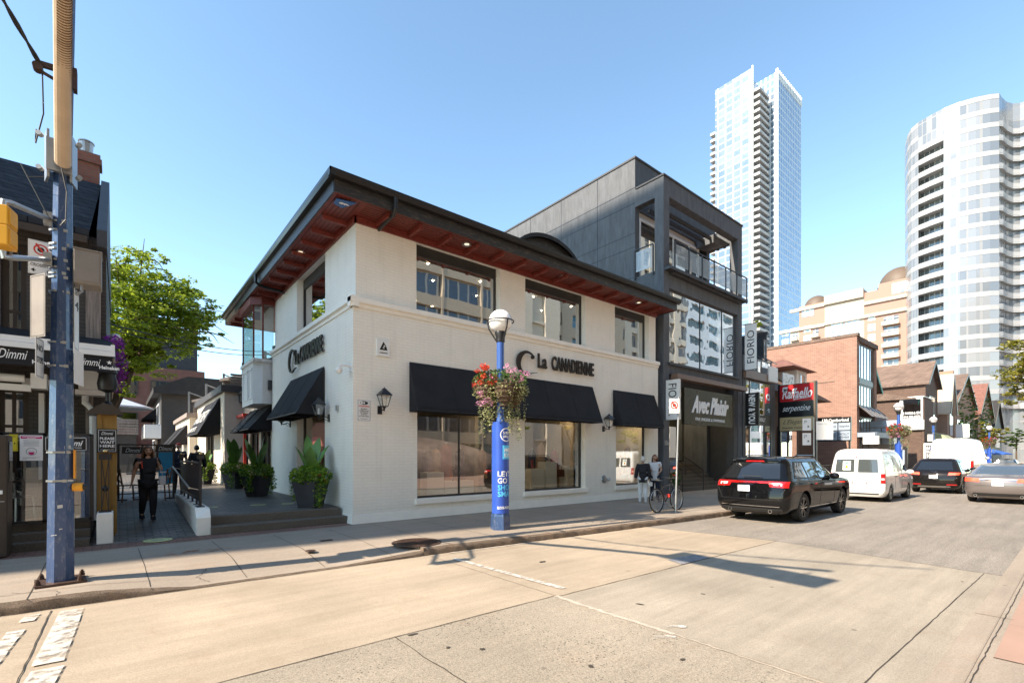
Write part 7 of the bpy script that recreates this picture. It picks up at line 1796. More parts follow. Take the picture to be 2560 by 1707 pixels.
# tree over the lane, behind the restaurant
bs = []; rg = random.Random(31)
for (px, py, Yd, r) in [(300,730,25,1.5),(350,700,26,1.6),(400,760,25,1.7),(450,770,26,1.4),(500,800,26,1.1),(330,800,24,1.7),(390,830,26,1.6),(300,860,24,1.5),(440,830,25,1.2),(350,890,25,1.3),(300,940,24,1.0),(385,650,26,.55),(300,665,25,.6),(520,830,26,.7),(410,890,25,.8),(270,790,23,1.3),(480,850,26,.8),(435,730,26,1.0)]:
    p3 = PY(px, py, Yd); bs.append((p3[0],p3[1],p3[2],r,r*.8))
tb = PY(285,1010,24.5)
tree('lane_tree', 'leafy bright green tree leaning over the lane behind the restaurant', tb[0],24.5,.34, [(-1.0,24.5,.34),(-.75,24.5,2.5),(PY(305,950,24.5)[0],24.5,PY(305,950,24.5)[2]),(PY(330,880,25)[0],25,6.2),(PY(360,800,25)[0],25,7.6)], .42, bs, 26000, .085, M['leaf_tree'], 5)
# tree at the right edge of the street
bs = [(50+rg.uniform(-2.8,2.8), -.3+rg.uniform(-3.0,3.2), 6.6+rg.uniform(-3.0,3.2), rg.uniform(1.1,1.9), rg.uniform(.9,1.4)) for _ in range(26)] + [(48.6,2.9,7.6,1.5,1.2),(49,3.3,6.0,1.4,1.1),(49.5,2.6,4.6,1.1,.8),(50,2.9,9.2,1.2,.9),(50,3.9,6.9,.8,.6)]
tree('street_tree', 'yellow green street tree at the right edge in front of the curved tower', 50,-.3,-.1, [(50,-.3,-.1),(50,-.3,3),(50.2,-.1,5),(50,0,7)], .25, bs, 16000, .13, M['leaf_yellow'], 6)
p3 = PY(1885,812,17)
tree('roof_tree', 'small green treetop rising between the dark building and the narrow shop', p3[0],17,6.6,[(p3[0],17,6.6),(p3[0],17,p3[2])],.08,[(p3[0]-.4,17,p3[2]-.1,.6,.5),(p3[0]+.3,17,p3[2]+.1,.5,.4),(p3[0],17,p3[2]-.6,.6,.5)],700,.10,M['leaf_tree'],7)
for i, (x, y, hgt, lb) in enumerate([(96,9.3,7.5,'nearer green street tree far down the street'),(128,8.6,8,'farther green street tree far down the street')]):
    bs = [(x+rg.uniform(-1.6,1.6), y+rg.uniform(-1.2,1.2), hgt*.62+rg.uniform(-1.3,1.6), 1.1,.9) for _ in range(9)]
    tree('street_tree', lb, x,y,0,[(x,y,0),(x,y,3),(x,y,hgt*.6)],.15,bs,2500,.16,M['leaf_yellow'] if i == 0 else M['leaf'],20+i,'far street trees')
# ================================================================ BUILDINGS AND PARK BEHIND THE CAMERA (they shade and are mirrored in the glass)
M['beige'] = simple('beige_concrete', (.42,.34,.25), .8, var=.08)
M['beige2'] = simple('pale_stone', (.55,.48,.38), .8, var=.06)
M['win_dark'] = panes('dark_strip_windows', (.05,.07,.09), (.12,.14,.16), (.35,.30,.24), 1.3, 3.4, .12, metal=.3, rough=.1)
M['win_teal'] = panes('teal_windows', (.03,.10,.13), (.08,.18,.22), (.2,.17,.14), 1.2, 1.5, .05, metal=.3, rough=.1)
def block(label, x0, x1, y0, y1, h, wall, win, fh, sill, mode, pier=4.0, pw=.8):
    t = thing('apartment_block', ((x0+x1)/2,y1,0), label, 'building', 'blocks on the near side of the street')
    m = MB(); m.box(x0,x1,y0,y1-.35,0,h); m.build('core', win, t)
    m = MB(); n = int(h/fh)
    for k in range(n+1):
        z = k*fh; m.box(x0,x1,y1-.35,y1,z-sill*.5,z+sill*.5); m.box(x0-.02,x0+.3,y0,y1-.35,z-sill*.5,z+sill*.5); m.box(x1-.3,x1+.02,y0,y1-.35,z-sill*.5,z+sill*.5)
    x = x0
    while mode == 'piers' and x <= x1: m.box(x-pw/2,x+pw/2,y1-.36,y1+.05,0,h); x += pier
    m.box(x0,x1,y0,y1,h,h+1.2); m.build('facade_bands', wall, t)
    return t
block('plain beige block added across the street to darken the restaurant windows', -34, 14, -34, -20, 30, M['beige'], M['win_dark'], 3.4, 1.5, 'piers', 4.0, 1.2)  # added unseen to darken the restaurant window reflections
block('beige concrete office block with ribbon windows facing the brick shop', 16, 36, -34, -20, 42, M['beige'], M['win_dark'], 3.5, 1.2, 'piers', 5.0, .25)
block('pale stone pier wall block beside the ribbon window block', 36.3, 41, -34, -19, 46, M['beige2'], M['beige2'], 3.5, .3, 'piers', 4.7, 2.5)
block('beige apartment block with deep piers facing the brick shop', 42, 58, -36, -21, 40, M['beige'], M['win_teal'], 3.0, 1.3, 'piers', 3.6, 1.9)
block('cream apartment tower with narrow window bays across the street', 60, 76, -38, -22, 48, M['beige2'], M['win_dark'], 3.0, .8, 'piers', 3.2, 1.8)
block('pale curved looking apartment block across the street further down', 80, 118, -44, -24, 56, M['sign_white'], M['win_teal'], 3.05, 1.5, 'piers', 6.0, 1.2)
# tall unseen slab to the left, shaped to shade the lane and shop walls
t = thing('shade_slab', (-44,18,0), 'tall unseen slab beyond the left edge, shaped for its shade', 'building')
m = MB(); m.box(-40,-34,13.85,26.0,0,54); m.build('tower_body', M['beige'], t)
m = MB()
for k in range(15): m.box(-40.05,-33.95,13.8,26.05,2+3.5*k,3.9+3.5*k)
m.build('window_bands', M['win_dark'], t)
# park on the near side: granite outcrop and trees, mirrored in the shop windows
t = thing('granite_outcrop', (16,-13,0), 'low grey brown granite outcrop in the small park across the street', 'rock')
m = MB(); rg = random.Random(9); nu, nv = 28, 9; vs = []
for j_ in range(nv+1):
    a = R(90*j_/nv)
    for i in range(nu):
        b = 2*math.pi*i/nu; k = 1+.10*math.sin(3*b+1)+.07*math.sin(7*b)+rg.uniform(-.03,.03)
        vs.append((18+9*k*math.cos(a)*math.cos(b), -13+3.6*k*math.cos(a)*math.sin(b), -.1+2.7*k*math.sin(a)))
m.raw(vs, [(j_*nu+i, j_*nu+(i+1)%nu, (j_+1)*nu+(i+1)%nu, (j_+1)*nu+i) for j_ in range(nv) for i in range(nu)]); m.build('rock', simple('granite', (.30,.22,.17), .85, var=.35, scale=1.2, bump=.6, bscale=6), t, smooth=True, angle=60)
for i, (x, y, lb) in enumerate([(8,-9,'first park tree across the street'),(24,-8,'second park tree across the street beside the rock'),(32,-7.5,'third park tree across the street'),(44,-8.5,'fourth park tree across the street'),(58,-7,'fifth park tree across the street')]):
    bs = [(x+rg.uniform(-2,2), y+rg.uniform(-1.6,1.6), 5+rg.uniform(-1.3,2.0), 1.2,.9) for _ in range(12)]
    tree('park_tree', lb, x,y,-.1,[(x,y,-.1),(x,y,2.5),(x+.2,y,4.5)],.17,bs,3000,.16,[M['leaf_yellow'],M['leaf_tree']][i%2],40+i,'park trees across the street')
# ================================================================ STREET LAMPS, FLOWER BASKETS
LG = 'globe street lamps along the kerb'
def lamp(x, y, label, wrap=True):
    t = thing('street_lamp', (x,y,0), label, 'street lamp', LG)
    m = MB(); m.cyl((x,y,0),(x,y,.30),.225,.215,6,ph=R(10)); m.cyl((x,y,.30),(x,y,.36),.215,.19,6,ph=R(10)); m.build('base', M['blue_pole'], t)
    m = MB(); m.cyl((x,y,.36),(x,y,4.12),.085,n=16); m.cyl((x,y,2.36),(x,y,2.5),.10,.085,16); m.build('pole', M['blue_lamp'], t, smooth=True)
    m = MB(); m.cyl((x,y,.36),(x,y,2.36),.19,n=28,caps=True); wr = m.build('poster_sleeve', M['blue_wrap'], t, smooth=True)
    if wrap:
        def cyl_text(mb, s, a_left, z, h, wdt, r=.192, bold=.02):
            """lettering bent round the sleeve, starting at angle a_left and running to the right"""
            vs, fs, bw, bh = text_geo(s, bold, 0, 1.0); out = []
            for X_, Y_, Z_ in vs:
                a = a_left + (X_*wdt/bw)/r; rr_ = r + Z_*.002
                out.append((x+rr_*math.cos(a), y+rr_*math.sin(a), z+Y_*h/bh))
            mb.raw(out, fs)
        a0 = math.atan2(-y, -x)   # towards the photographer
        L_ = a0 - .30
        m = MB(); cyl_text(m,"LET'S",L_,1.17,.12,.36); cyl_text(m,'GO',L_,1.02,.12,.22); cyl_text(m,'BLOOR-YORKVILLE',L_-.05,.46,.06,.40)
        m.build('white_lettering', M['white_ink'], wr)
        m = MB(); cyl_text(m,'SHOP',L_,.87,.12,.36); cyl_text(m,'SMALL',L_,.73,.12,.45); m.build('cyan_lettering', M['cyan_ink'], wr)
        m = MB()
        def patch(mb, a_, b_, z0, z1, r=.1915, n=8):
            for i in range(n):
                p, q = a_+(b_-a_)*i/n, a_+(b_-a_)*(i+1)/n
                mb.q((x+r*math.cos(p),y+r*math.sin(p),z0),(x+r*math.cos(q),y+r*math.sin(q),z0),(x+r*math.cos(q),y+r*math.sin(q),z1),(x+r*math.cos(p),y+r*math.sin(p),z1))
        patch(m, a0+.25, a0+1.5, 1.55, 1.85); m.build('cyan_square', M['cyan_ink'], wr)
        m = MB(); cyl_text(m,'AMERICAN',a0+.42,1.70,.09,.4,.194); cyl_text(m,'EXPRESS',a0+.48,1.59,.09,.36,.194)
        for i in range(20):   # round badge
            p, q = 2*math.pi*i/20, 2*math.pi*(i+1)/20; ca = a0+.75; k = .15
            f = lambda r_, t_: (x+.1925*math.cos(ca+r_*math.cos(t_)/.19), y+.1925*math.sin(ca+r_*math.cos(t_)/.19), 2.08+r_*math.sin(t_))
            m.q(f(k,p),f(k,q),f(k*.86,q),f(k*.86,p))
        cyl_text(m,'SHOP',a0+.30,2.09,.06,.17,.194); cyl_text(m,'SMALL',a0+.28,2.01,.06,.18,.194)
        m.build('badge_lettering', M['white_ink'], wr)
    m = MB(); m.lathe((x,y,4.12), [(.085,0),(.10,.02),(.10,.12),(.13,.20),(.12,.24),(0,.24)], 18); m.build('neck', M['black_metal'], t, smooth=True)
    m = MB(); m.tube([(x+.295*math.cos(a),y+.295*math.sin(a),4.59) for a in [2*math.pi*i/32 for i in range(32)]], .014, 8, closed=True); m.build('ring', M['black_metal'], t)
    for k in range(3):
        a = R(25+120*k); m = MB(); ca, sa = math.cos(a), math.sin(a)
        m.tube([(x+.09*ca,y+.09*sa,4.16),(x+.17*ca,y+.17*sa,4.28),(x+.255*ca,y+.255*sa,4.42),(x+.292*ca,y+.292*sa,4.59)], .017, 8); m.build('globe_arm', M['black_metal'], t)
    m = MB(); m.ball((x,y,4.59),.258,nu=28,nv=18); m.build('globe', M['globe'], t, smooth=True, angle=180)
    return t
BG = 'flower baskets hung on the street lamps'
def basket(x, y, seed, label, near=True):
    rg = random.Random(seed); t = thing('flower_basket', (x,y,2.4), label, 'flower basket', BG)
    m = MB()
    for k in range(4):
        a = R(45+90*k)+.4; cx, cy = x+.33*math.cos(a), y+.33*math.sin(a)
        for j_ in range(6): z = 3.15-.09*j_; rr_ = .24*math.cos(R(13*j_)); m.tube([(cx+rr_*math.cos(b),cy+rr_*math.sin(b),z) for b in [2*math.pi*i/16 for i in range(16)]],.011,5,closed=True)
        m.bar((x,y,3.15),(cx,cy,3.15),.03,.03)
    m.build('wire_basket', M['bark'], t)
    m = MB()
    for k in range(4):
        a = R(45+90*k)+.4; m.ball((x+.33*math.cos(a),y+.33*math.sin(a),3.15),.225,.225,.42,12,6,z0=-1,z1=0)
    m.build('moss_lining', M['bark'], t)
    m = MB(); leaf_cloud(m, rg, (x,y,3.28), .62,.62,.24, 1500, .036, .5); m.build('leaves', M['leaf'], t)
    m = MB(); leaf_cloud(m, rg, (x,y,3.05), .64,.64,.30, 1300, .03, .8)
    for k in range(26 if near else 12):
        a = rg.uniform(0,2*math.pi); r = rg.uniform(.25,.62); ln_ = rg.uniform(.5,1.15); px_, py_ = x+r*math.cos(a), y+r*math.sin(a)
        for i in range(int(ln_*75)): leaf(m, rg, Vector((px_+rg.gauss(0,.025), py_+rg.gauss(0,.025), 3.0-rg.random()*ln_)), .026)
    m.build('trailing_ivy', M['leaf_ivy'], t)
    to = math.atan2(-y, -x)          # clusters on the side of the basket towards the street
    m = MB()
    for k in range(20): a = to-rg.uniform(.2,1.9); r = rg.uniform(.35,.66); leaf_cloud(m, rg, (x+r*math.cos(a), y+r*math.sin(a), 3.35+rg.uniform(-.2,.22)), .08,.08,.06, 34, .028)
    m.build('red_flowers', M['petal_red'], t)
    m = MB()
    for k in range(24): a = to+rg.uniform(-2.4,2.2); r = rg.uniform(.25,.66); leaf_cloud(m, rg, (x+r*math.cos(a), y+r*math.sin(a), (3.42 if a > to-.5 else 2.95)+rg.uniform(-.2,.12)), .08,.08,.07, 30, .026)
    m.build('pink_flowers', M['petal_pink'], t)
    return t
lc = PG(1251,1322)
lp = lamp(lc[0], lc[1], 'blue globe street lamp with a poster sleeve in front of the brick shop')
bk = basket(lc[0], lc[1], 1, 'overflowing red and pink flower basket with trailing ivy before the brick shop')
def rep(src, x, y, base, label):
    c = copy_tree(src); c.location = (src.location.x + x-base[0], src.location.y + y-base[1], src.location.z); c['label'] = label; return c
rep(lp, 36.9, 7.45, lc, 'blue globe street lamp between the white van and the directory sign')
rep(lp, 72.7, 6.9, lc, 'blue globe street lamp far down the street near the blue parasols')
rep(lp, 52.5, 8.3, lc, 'distant globe street lamp in front of the slate roofed shop')
rep(bk, 36.9, 7.45, lc, 'pink and red flower basket on the lamp behind the white van')
rep(bk, 72.7, 6.9, lc, 'pink and red flower basket on the farthest visible lamp')
for x, y, lb in ((70,8.6,'nearer blue parasol of the far sidewalk cafe'),(76,8.2,'middle blue parasol of the far sidewalk cafe'),(83,7.8,'farthest blue parasol of the far sidewalk cafe')): parasol(x,y,0,1.9,2.5,M['blue_cloth'],lb,group='blue cafe parasols')

# ---- sign poles
def pole_sign(x, y, h, lean, label, boards):
    t = thing('sign_pole', (x,y,0), label, 'sign pole'); top = Vector((x+lean[0], y+lean[1], h))
    m = MB(); m.cyl((x,y,0), top, .028, n=12); m.build('post', M['steel'], t)
    for k, (z, w_, hh_, U, dr_, off) in enumerate(boards):
        c = Vector((x,y,0)).lerp(top, z/h)+Vector(off); U = Vector(U).normalized(); V = Vector((0,0,1)); Nn = U.cross(V)
        m = MB(); m.obox(c, U, Nn, V, w_/2, .003, hh_/2); b_ = m.build('sign_face', M['sign_white'], t)
        d = MB(); P = lambda a, b, kk=.005: c+U*((a-.5)*w_)+V*((b-.5)*hh_)+Nn*kk
        dr_(d, P, U, V, w_, hh_); d.build('printing', [M['ink'], M['red_ink']], b_)
    return t
def d_nopark(d, P, U, V, W, H):
    n = 20; c_ = lambda r, t_: P(.5+r*math.cos(t_), .55+r*W/H*math.sin(t_)); d.mi = 1
    for i in range(n): a, b = 2*math.pi*i/n, 2*math.pi*(i+1)/n; d.q(c_(.36,a),c_(.36,b),c_(.27,b),c_(.27,a))
    d.q(P(.22,.75,.007),P(.30,.82,.007),P(.78,.35,.007),P(.70,.28,.007)); d.mi = 0; d.q(*[c_(.17,2*math.pi*i/8+.39) for i in range(8)]); tx(d,P,U,V,'8AM-6PM',.5,.12,.7,.1,W,H,.01)
def d_arrow(d, P, U, V, W, H):
    d.mi = 0; tx(d,P,U,V,'P',.35,.7,.35,.3,W,H,.02); rect(d,P,.2,.75,.3,.36); d.q(P(.8,.33),P(.6,.22),P(.6,.44)); rect(d,P,.15,.85,.08,.12)
def d_lines(d, P, U, V, W, H):
    d.mi = 0; tx(d,P,U,V,'PERMIT PARKING',.5,.85,.8,.08,W,H,.0)
    for i in range(4): rect(d,P,.15,.85-.08*(i%2),.66-.12*i,.70-.12*i)
    d.mi = 1; rect(d,P,.3,.7,.1,.16)
q0 = PG(1689,1280)
pole_sign(q0[0], q0[1], 3.32, (.20,.02), 'leaning galvanised pole with a small no stopping sign beside the bicycle', [(3.05,.30,.42,(.78,-.62,0),d_nopark,(-.19,.02,0))])
sf_ = pole_sign(22.0, 7.2, 3.2, (0,0), 'sign pole with three small parking signs behind the black SUV', [(2.9,.32,.5,(.62,-.78,0),d_arrow,(-.18,.2,0)),(2.3,.32,.5,(.62,-.78,0),d_arrow,(-.18,.2,0)),(2.65,.62,.75,(.62,-.78,0),d_lines,(.28,-.3,0))])
pole_sign(45.5, 7.2, 3.3, (0,0), 'sign pole standing beside the tall white van', [(2.9,.32,.5,(.62,-.78,0),d_arrow,(-.15,.15,0))])
# news box cabinet behind the van
t = thing('menu_case', (41.5,8.4,0), 'black framed display case on posts beside the farther blue lamp', 'display case')
m = MB(); m.box(41.5,41.6,7.9,8.9,.9,2.25); m.box(41.52,41.58,7.92,7.98,0,.9); m.box(41.52,41.58,8.82,8.88,0,.9); m.build('case', M['black_metal'], t); m = MB(); m.box(41.48,41.5,8.05,8.75,1.05,2.0); m.build('poster', M['shaded_white'], t)
m = MB(); m.box(39.4,39.45,9.0,9.9,2.4,2.95); tag(m.build('small_sign', M['sign_white']), 'small white sign board behind the farther blue lamp', 'sign')

# ---- bicycle
def bicycle(x, y, label):
    """stands along +X, rear wheel at x"""
    t = thing('bicycle', (x+.5,y,0), label, 'bicycle'); R_ = .335; wb = 1.04; up = Vector((0,.06,0))
    def W(u, z): return Vector((x+u, y+.07*z, z))
    for u in (0, wb):
        c = W(u, R_)
        m = MB(); m.tube([(c.x+R_*math.cos(a), c.y+.07*R_*math.sin(a), c.z+R_*math.sin(a)) for a in [2*math.pi*i/36 for i in range(36)]], .019, 8, closed=True); wh = m.build('wheel', M['tyre'], t, smooth=True)
        m = MB(); m.tube([(c.x+(R_-.03)*math.cos(a), c.y, c.z+(R_-.03)*math.sin(a)) for a in [2*math.pi*i/36 for i in range(36)]], .011, 6, closed=True); m.cyl((c.x,c.y-.04,c.z),(c.x,c.y+.04,c.z),.022,n=10)
        for i in range(20):
            a = 2*math.pi*i/20; m.bar((c.x,c.y+(.03 if i%2 else -.03),c.z),(c.x+(R_-.03)*math.cos(a),c.y,c.z+(R_-.03)*math.sin(a)),.003,.003,(0,1,0))
        m.build('rim', M['steel'], wh)
    bb_ = W(.43,.28); st = W(.28,.78); hd = W(.83,.80); hl = W(.87,.66)
    m = MB()
    for a, b, r in [(bb_,st,.016),(bb_,hl,.019),(W(.31,.70),hd,.016),(bb_,W(0,R_),.011),(W(.30,.68),W(0,R_),.010),(hd,hl,.02)]: m.tube([a,b],r,8)
    fr = m.build('frame', simple('dark_bike_paint',(.02,.02,.022),.25,coat=.6), t)
    m = MB(); m.tube([hl,W(.92,.5),W(wb,R_)],.014,8); m.build('fork', M['black_metal'], t)
    m = MB(); m.tube([st,W(.25,.88)],.013,8); m.raw([tuple(W(.10,.90)+Vector((0,.07,0))),tuple(W(.10,.90)-Vector((0,.07,0))),tuple(W(.38,.89)-Vector((0,.015,0))),tuple(W(.38,.89)+Vector((0,.015,0))),tuple(W(.12,.94)+Vector((0,.05,0))),tuple(W(.12,.94)-Vector((0,.05,0))),tuple(W(.36,.91)-Vector((0,.01,0))),tuple(W(.36,.91)+Vector((0,.01,0)))],[(0,1,2,3),(4,7,6,5),(0,4,5,1),(1,5,6,2),(2,6,7,3),(3,7,4,0)]); m.build('saddle', M['black_plastic'], t)
    m = MB(); m.tube([hd,W(.82,.93)],.014,8); hb = W(.86,.95); m.tube([hb+Vector((-.05,.28,.02)),hb+Vector((0,.1,0)),hb,hb+Vector((0,-.1,0)),hb+Vector((-.05,-.28,.02))],.012,8); m.tube([hb+Vector((-.05,.28,.02)),hb+Vector((-.12,.28,.02))],.016,8); m.tube([hb+Vector((-.05,-.28,.02)),hb+Vector((-.12,-.28,.02))],.016,8); m.build('handlebar', M['black_plastic'], t)
    m = MB(); m.lathe((bb_.x,bb_.y-.04,bb_.z), [(.09,0),(.095,0),(.095,.005),(.09,.005)], 24, axis='y'); m.bar(bb_-Vector((0,.06,0)),bb_+Vector((.12,-.06,-.12)),.02,.012); m.bar(bb_+Vector((0,.06,0)),bb_+Vector((-.12,.06,.12)),.02,.012); m.box(bb_.x+.07,bb_.x+.17,bb_.y-.14,bb_.y-.06,bb_.z-.14,bb_.z-.115); m.build('cranks', M['steel'], t)
    m = MB(); m.tube([W(.0,R_+.03)-Vector((0,.04,0)),bb_+Vector((0,-.04,.09))],.005,4); m.tube([W(.0,R_-.03)-Vector((0,.04,0)),bb_+Vector((0,-.04,-.09))],.005,4); m.build('chain', M['iron'], t)
    m = MB(); m.box(x+.56,x+.60,y-.04,y+.04,.40,.50); m.build('reflector', M['red_ink'], t)
    return t
bicycle(11.86, 7.86, 'dark bicycle leaning against the sign pole by the kerb')
# ================================================================ VEHICLES (all face +X, so the camera sees tails and right sides)
def paint(name, col, metal=.0, rough=.3):
    m, nt, b = newmat(name); b.inputs['Base Color'].default_value = rgb(col); b.inputs['Metallic'].default_value = metal; b.inputs['Roughness'].default_value = rough
    b.inputs['Coat Weight'].default_value = 1; b.inputs['Specular IOR Level'].default_value = 0 if max(col) < .05 else .5; b.inputs['Coat Weight'].default_value = .8; b.inputs['Coat Roughness'].default_value = .02; return m
M['car_black'] = paint('black_car_paint', (.004,.004,.0045)); M['car_white'] = paint('white_van_paint', (.74,.73,.70)); M['car_dark'] = paint('very_dark_brown_paint', (.012,.010,.009), .2); M['car_grey'] = paint('warm_grey_metallic', (.22,.19,.18), .6)
M['car_glass'] = simple('tinted_car_glass', (.012,.014,.016), .03, var=.02, coat=1); M['car_glass_l'] = simple('light_car_glass', (.06,.07,.07), .03, var=.02, coat=1)
M['tail_red'] = simple('red_tail_lamp', (.45,.008,.008), .12, var=.1, coat=1); M['tail_lit'] = emit('lit_tail_lamp', (1,.05,.02), 1.4); M['tail_clear'] = simple('clear_lamp', (.75,.62,.6), .15, coat=1)
M['chrome'] = simple('chrome_trim', (.6,.6,.6), .12, metal=1, var=.05); M['plate'] = simple('number_plate', (.72,.75,.8), .4, var=.03); M['trim'] = simple('black_car_trim', (.02,.02,.02), .55)
M['wheel_black'] = simple('black_alloy', (.015,.015,.016), .25, coat=.5); M['wheel_silver'] = simple('silver_alloy', (.35,.35,.34), .3, metal=.8)
def interp(rows, z, k):
    for a, b in zip(rows, rows[1:]):
        if a[0] <= z <= b[0] or z < a[0]:
            u = 0 if b[0] == a[0] else max(0, min(1, (z-a[0])/(b[0]-a[0]))); return a[k]+(b[k]-a[k])*u
    return rows[-1][k]
def car(name, label, cat, x0, yc, z0, rows, wheels, wr, body, glassm, spec, rim='wheel_black', bow=.10, cr=.22, group=None):
    """rows: (z, x_rear, x_front, half_width); stacked rounded slices, wheel wells cut by boolean"""
    t = thing(name, (x0,yc,z0), label, cat, group)
    # densify with smooth interpolation
    R2 = []
    for a, b in zip(rows, rows[1:]):
        n = max(1, int(math.ceil(max(abs(b[0]-a[0])/.07, abs(b[2]-a[2])/.25, abs(b[1]-a[1])/.15))))
        for i in range(n): u = i/n; R2.append(tuple(a[k]+(b[k]-a[k])*u for k in range(4)))
    R2.append(rows[-1])
    ws = np.array(R2); 
    sm = ws.copy()
    for _ in range(2): sm[1:-1,1:] = sm[1:-1,1:]*.5+(sm[:-2,1:]+sm[2:,1:])*.25
    R2 = [tuple(r) for r in sm]
    def slice_(xr, xf, w):
        c = min(cr, w*.6); pts = []
        def bx(y, s): return s*bow*(1-(abs(y)/w)**2)
        for y in np.linspace(0, w-c, 5): pts.append((xr-bx(y,1)+bow*0, y))
        xa = xr-bx(w-c,1)
        for i in range(1,6): a = R(90*i/5); pts.append((xa+c*(1-math.cos(a)), w-c+c*math.sin(a)))
        xe = xf+bx(w-c,1)-c
        for u in np.linspace(0,1,18)[1:]: x = (xa+c)+(xe-xa-c)*u; pts.append((x, w*(1-.02*(2*u-1)**4)))
        for i in range(1,6): a = R(90*i/5); pts.append((xe+c*math.sin(a), (w-c)*.98+c*math.cos(a)))
        for y in np.linspace((w-c)*.98, 0, 5)[1:]: pts.append((xf+bx(y,1), y))
        return pts
    vs = []; k = None
    for z, xr, xf, w in R2:
        p = slice_(xr, xf, w); full = p+[(a, -b) for a, b in p[-2:0:-1]]; k = len(full); vs += [(a, b, z) for a, b in full]
    n = len(R2); fs = [(j*k+i, j*k+(i+1)%k, (j+1)*k+(i+1)%k, (j+1)*k+i) for j in range(n-1) for i in range(k)]+[tuple(range(k))[::-1], tuple(range((n-1)*k, n*k))]
    m = MB(); m.raw([(x0+a, yc+b, z0+c) for a, b, c in vs], fs); bo = m.build('body', M[body], t, smooth=True, angle=32)
    cu = MB()
    for wx in wheels:
        for s in (-1,1): cu.cyl((wx, s*.62, wr+.02), (wx, s*1.3, wr+.02), wr*1.13, n=32)
    cme = cu.build('cutter', M['trim'], None); 
    mod = bo.modifiers.new('wells', 'BOOLEAN'); mod.operation = 'DIFFERENCE'; mod.solver = 'EXACT'; mod.object = cme
    cme.location = cme.location + Vector((x0, yc, z0)); bpy.context.view_layer.update()
    dg = bpy.context.evaluated_depsgraph_get(); me2 = bpy.data.meshes.new_from_object(bo.evaluated_get(dg)); bo.modifiers.clear(); bo.data = me2
    me2.set_sharp_from_angle(angle=R(32)); bpy.data.objects.remove(cme)
    # surface helpers
    def side(px, z, s=-1, off=.006):
        w = interp(R2, z, 3); xr = interp(R2, z, 1); xf = interp(R2, z, 2); u = (px-xr-cr)/(xf-xr-2*cr); u = max(0,min(1,u))
        e = 0
        if px < xr+cr: d_ = (xr+cr-px)/cr; e = cr*(1-math.sqrt(max(0,1-min(1,d_)**2)))
        if px > xf-cr: d_ = (px-xf+cr)/cr; e = cr*(1-math.sqrt(max(0,1-min(1,d_)**2)))
        return Vector((x0+px, yc+s*(w*(1-.02*(2*u-1)**4)-e+off), z0+z))
    def tail(y, z, off=.006):
        w = interp(R2, z, 3); xr = interp(R2, z, 1); c = min(cr, w*.6); ay = abs(y)
        if ay <= w-c: x = xr-bow*(1-(ay/w)**2)
        else: d_ = min(1,(ay-(w-c))/c); x = xr-bow*(1-((w-c)/w)**2)+c*(1-math.sqrt(max(0,1-d_*d_)))
        return Vector((x0+x-off, yc+y, z0+z))
    def patch(mb, f, quad, nu=10, nv=5, th=None):
        """bilinear quad in surface coordinates (bl, br, tr, tl)"""
        g = []
        for j in range(nv+1):
            v = j/nv
            for i in range(nu+1):
                u = i/nu; a = [quad[0][k]*(1-u)*(1-v)+quad[1][k]*u*(1-v)+quad[2][k]*u*v+quad[3][k]*(1-u)*v for k in (0,1)]; g.append(f(*a))
        mb.raw(g, [(j*(nu+1)+i, j*(nu+1)+i+1, (j+1)*(nu+1)+i+1, (j+1)*(nu+1)+i) for j in range(nv) for i in range(nu)])
    for q_ in spec.get('side_glass', []):
        for s in (-1,1):
            m = MB(); patch(m, lambda a, b: side(a, b, s, .008), q_); m.build('side_window', M[glassm], t, smooth=True)
    if 'side_frame' in spec:
        for s in (-1,1): m = MB(); patch(m, lambda a, b: side(a, b, s, .004), spec['side_frame'], 16); m.build('window_surround', M['trim'], t, smooth=True)
    for q_ in spec.get('rear_glass', []):
        m = MB(); patch(m, lambda a, b: tail(a, b, .008), q_); m.build('rear_window', M[spec.get('rear_mat', glassm)], t, smooth=True)
    for q_, mt in spec.get('lamps', []):
        m = MB(); patch(m, lambda a, b: tail(a, b, .012), q_); m.build('tail_light', M[mt], t, smooth=True)
        m = MB(); patch(m, lambda a, b: tail(-a, b, .012), q_); m.build('tail_light', M[mt], t, smooth=True)
    for q_, mt, nm in spec.get('rear', []):
        m = MB(); patch(m, lambda a, b: tail(a, b, .015), q_); m.build(nm, M[mt], t, smooth=True)
    for q_, mt, nm in spec.get('sides', []):
        for s in (-1,1): m = MB(); patch(m, lambda a, b: side(a, b, s, .006), q_, 14, 2); m.build(nm, M[mt], t, smooth=True)
    def line(mb, f, pts, r=.004):
        P = []
        for a, b in zip(pts, pts[1:]):
            for i in range(8): P.append(f(a[0]+(b[0]-a[0])*i/8, a[1]+(b[1]-a[1])*i/8))
        P.append(f(*pts[-1])); mb.tube(P, r, 4)
    for ds in spec.get('door_lines', []):
        for s in (-1,1): m = MB(); line(m, lambda a, b: side(a, b, s, .001), ds); m.build('door_seam', M['trim'], t)
    for ds in spec.get('rear_lines', []):
        m = MB(); line(m, lambda a, b: tail(a, b, .001), ds); m.build('tailgate_seam', M['trim'], t)
    for hx_, hz_ in spec.get('handles', []):
        for s in (-1,1): c = side(hx_, hz_, s, .02); m = MB(); m.obox(c,(1,0,0),(0,1,0),(0,0,1),.09,.012,.014); m.build('door_handle', M[spec.get('handle_mat', body)], t, bevel=.006)
    for mx_, mz_ in spec.get('mirrors', []):
        for s in (-1,1): c = side(mx_, mz_, s, .14); m = MB(); m.ball(c, .07, .13, .09, 14, 8); m.bar(c, side(mx_, mz_-.03, s, 0), .05, .04); m.build('mirror', M[body], t, smooth=True)
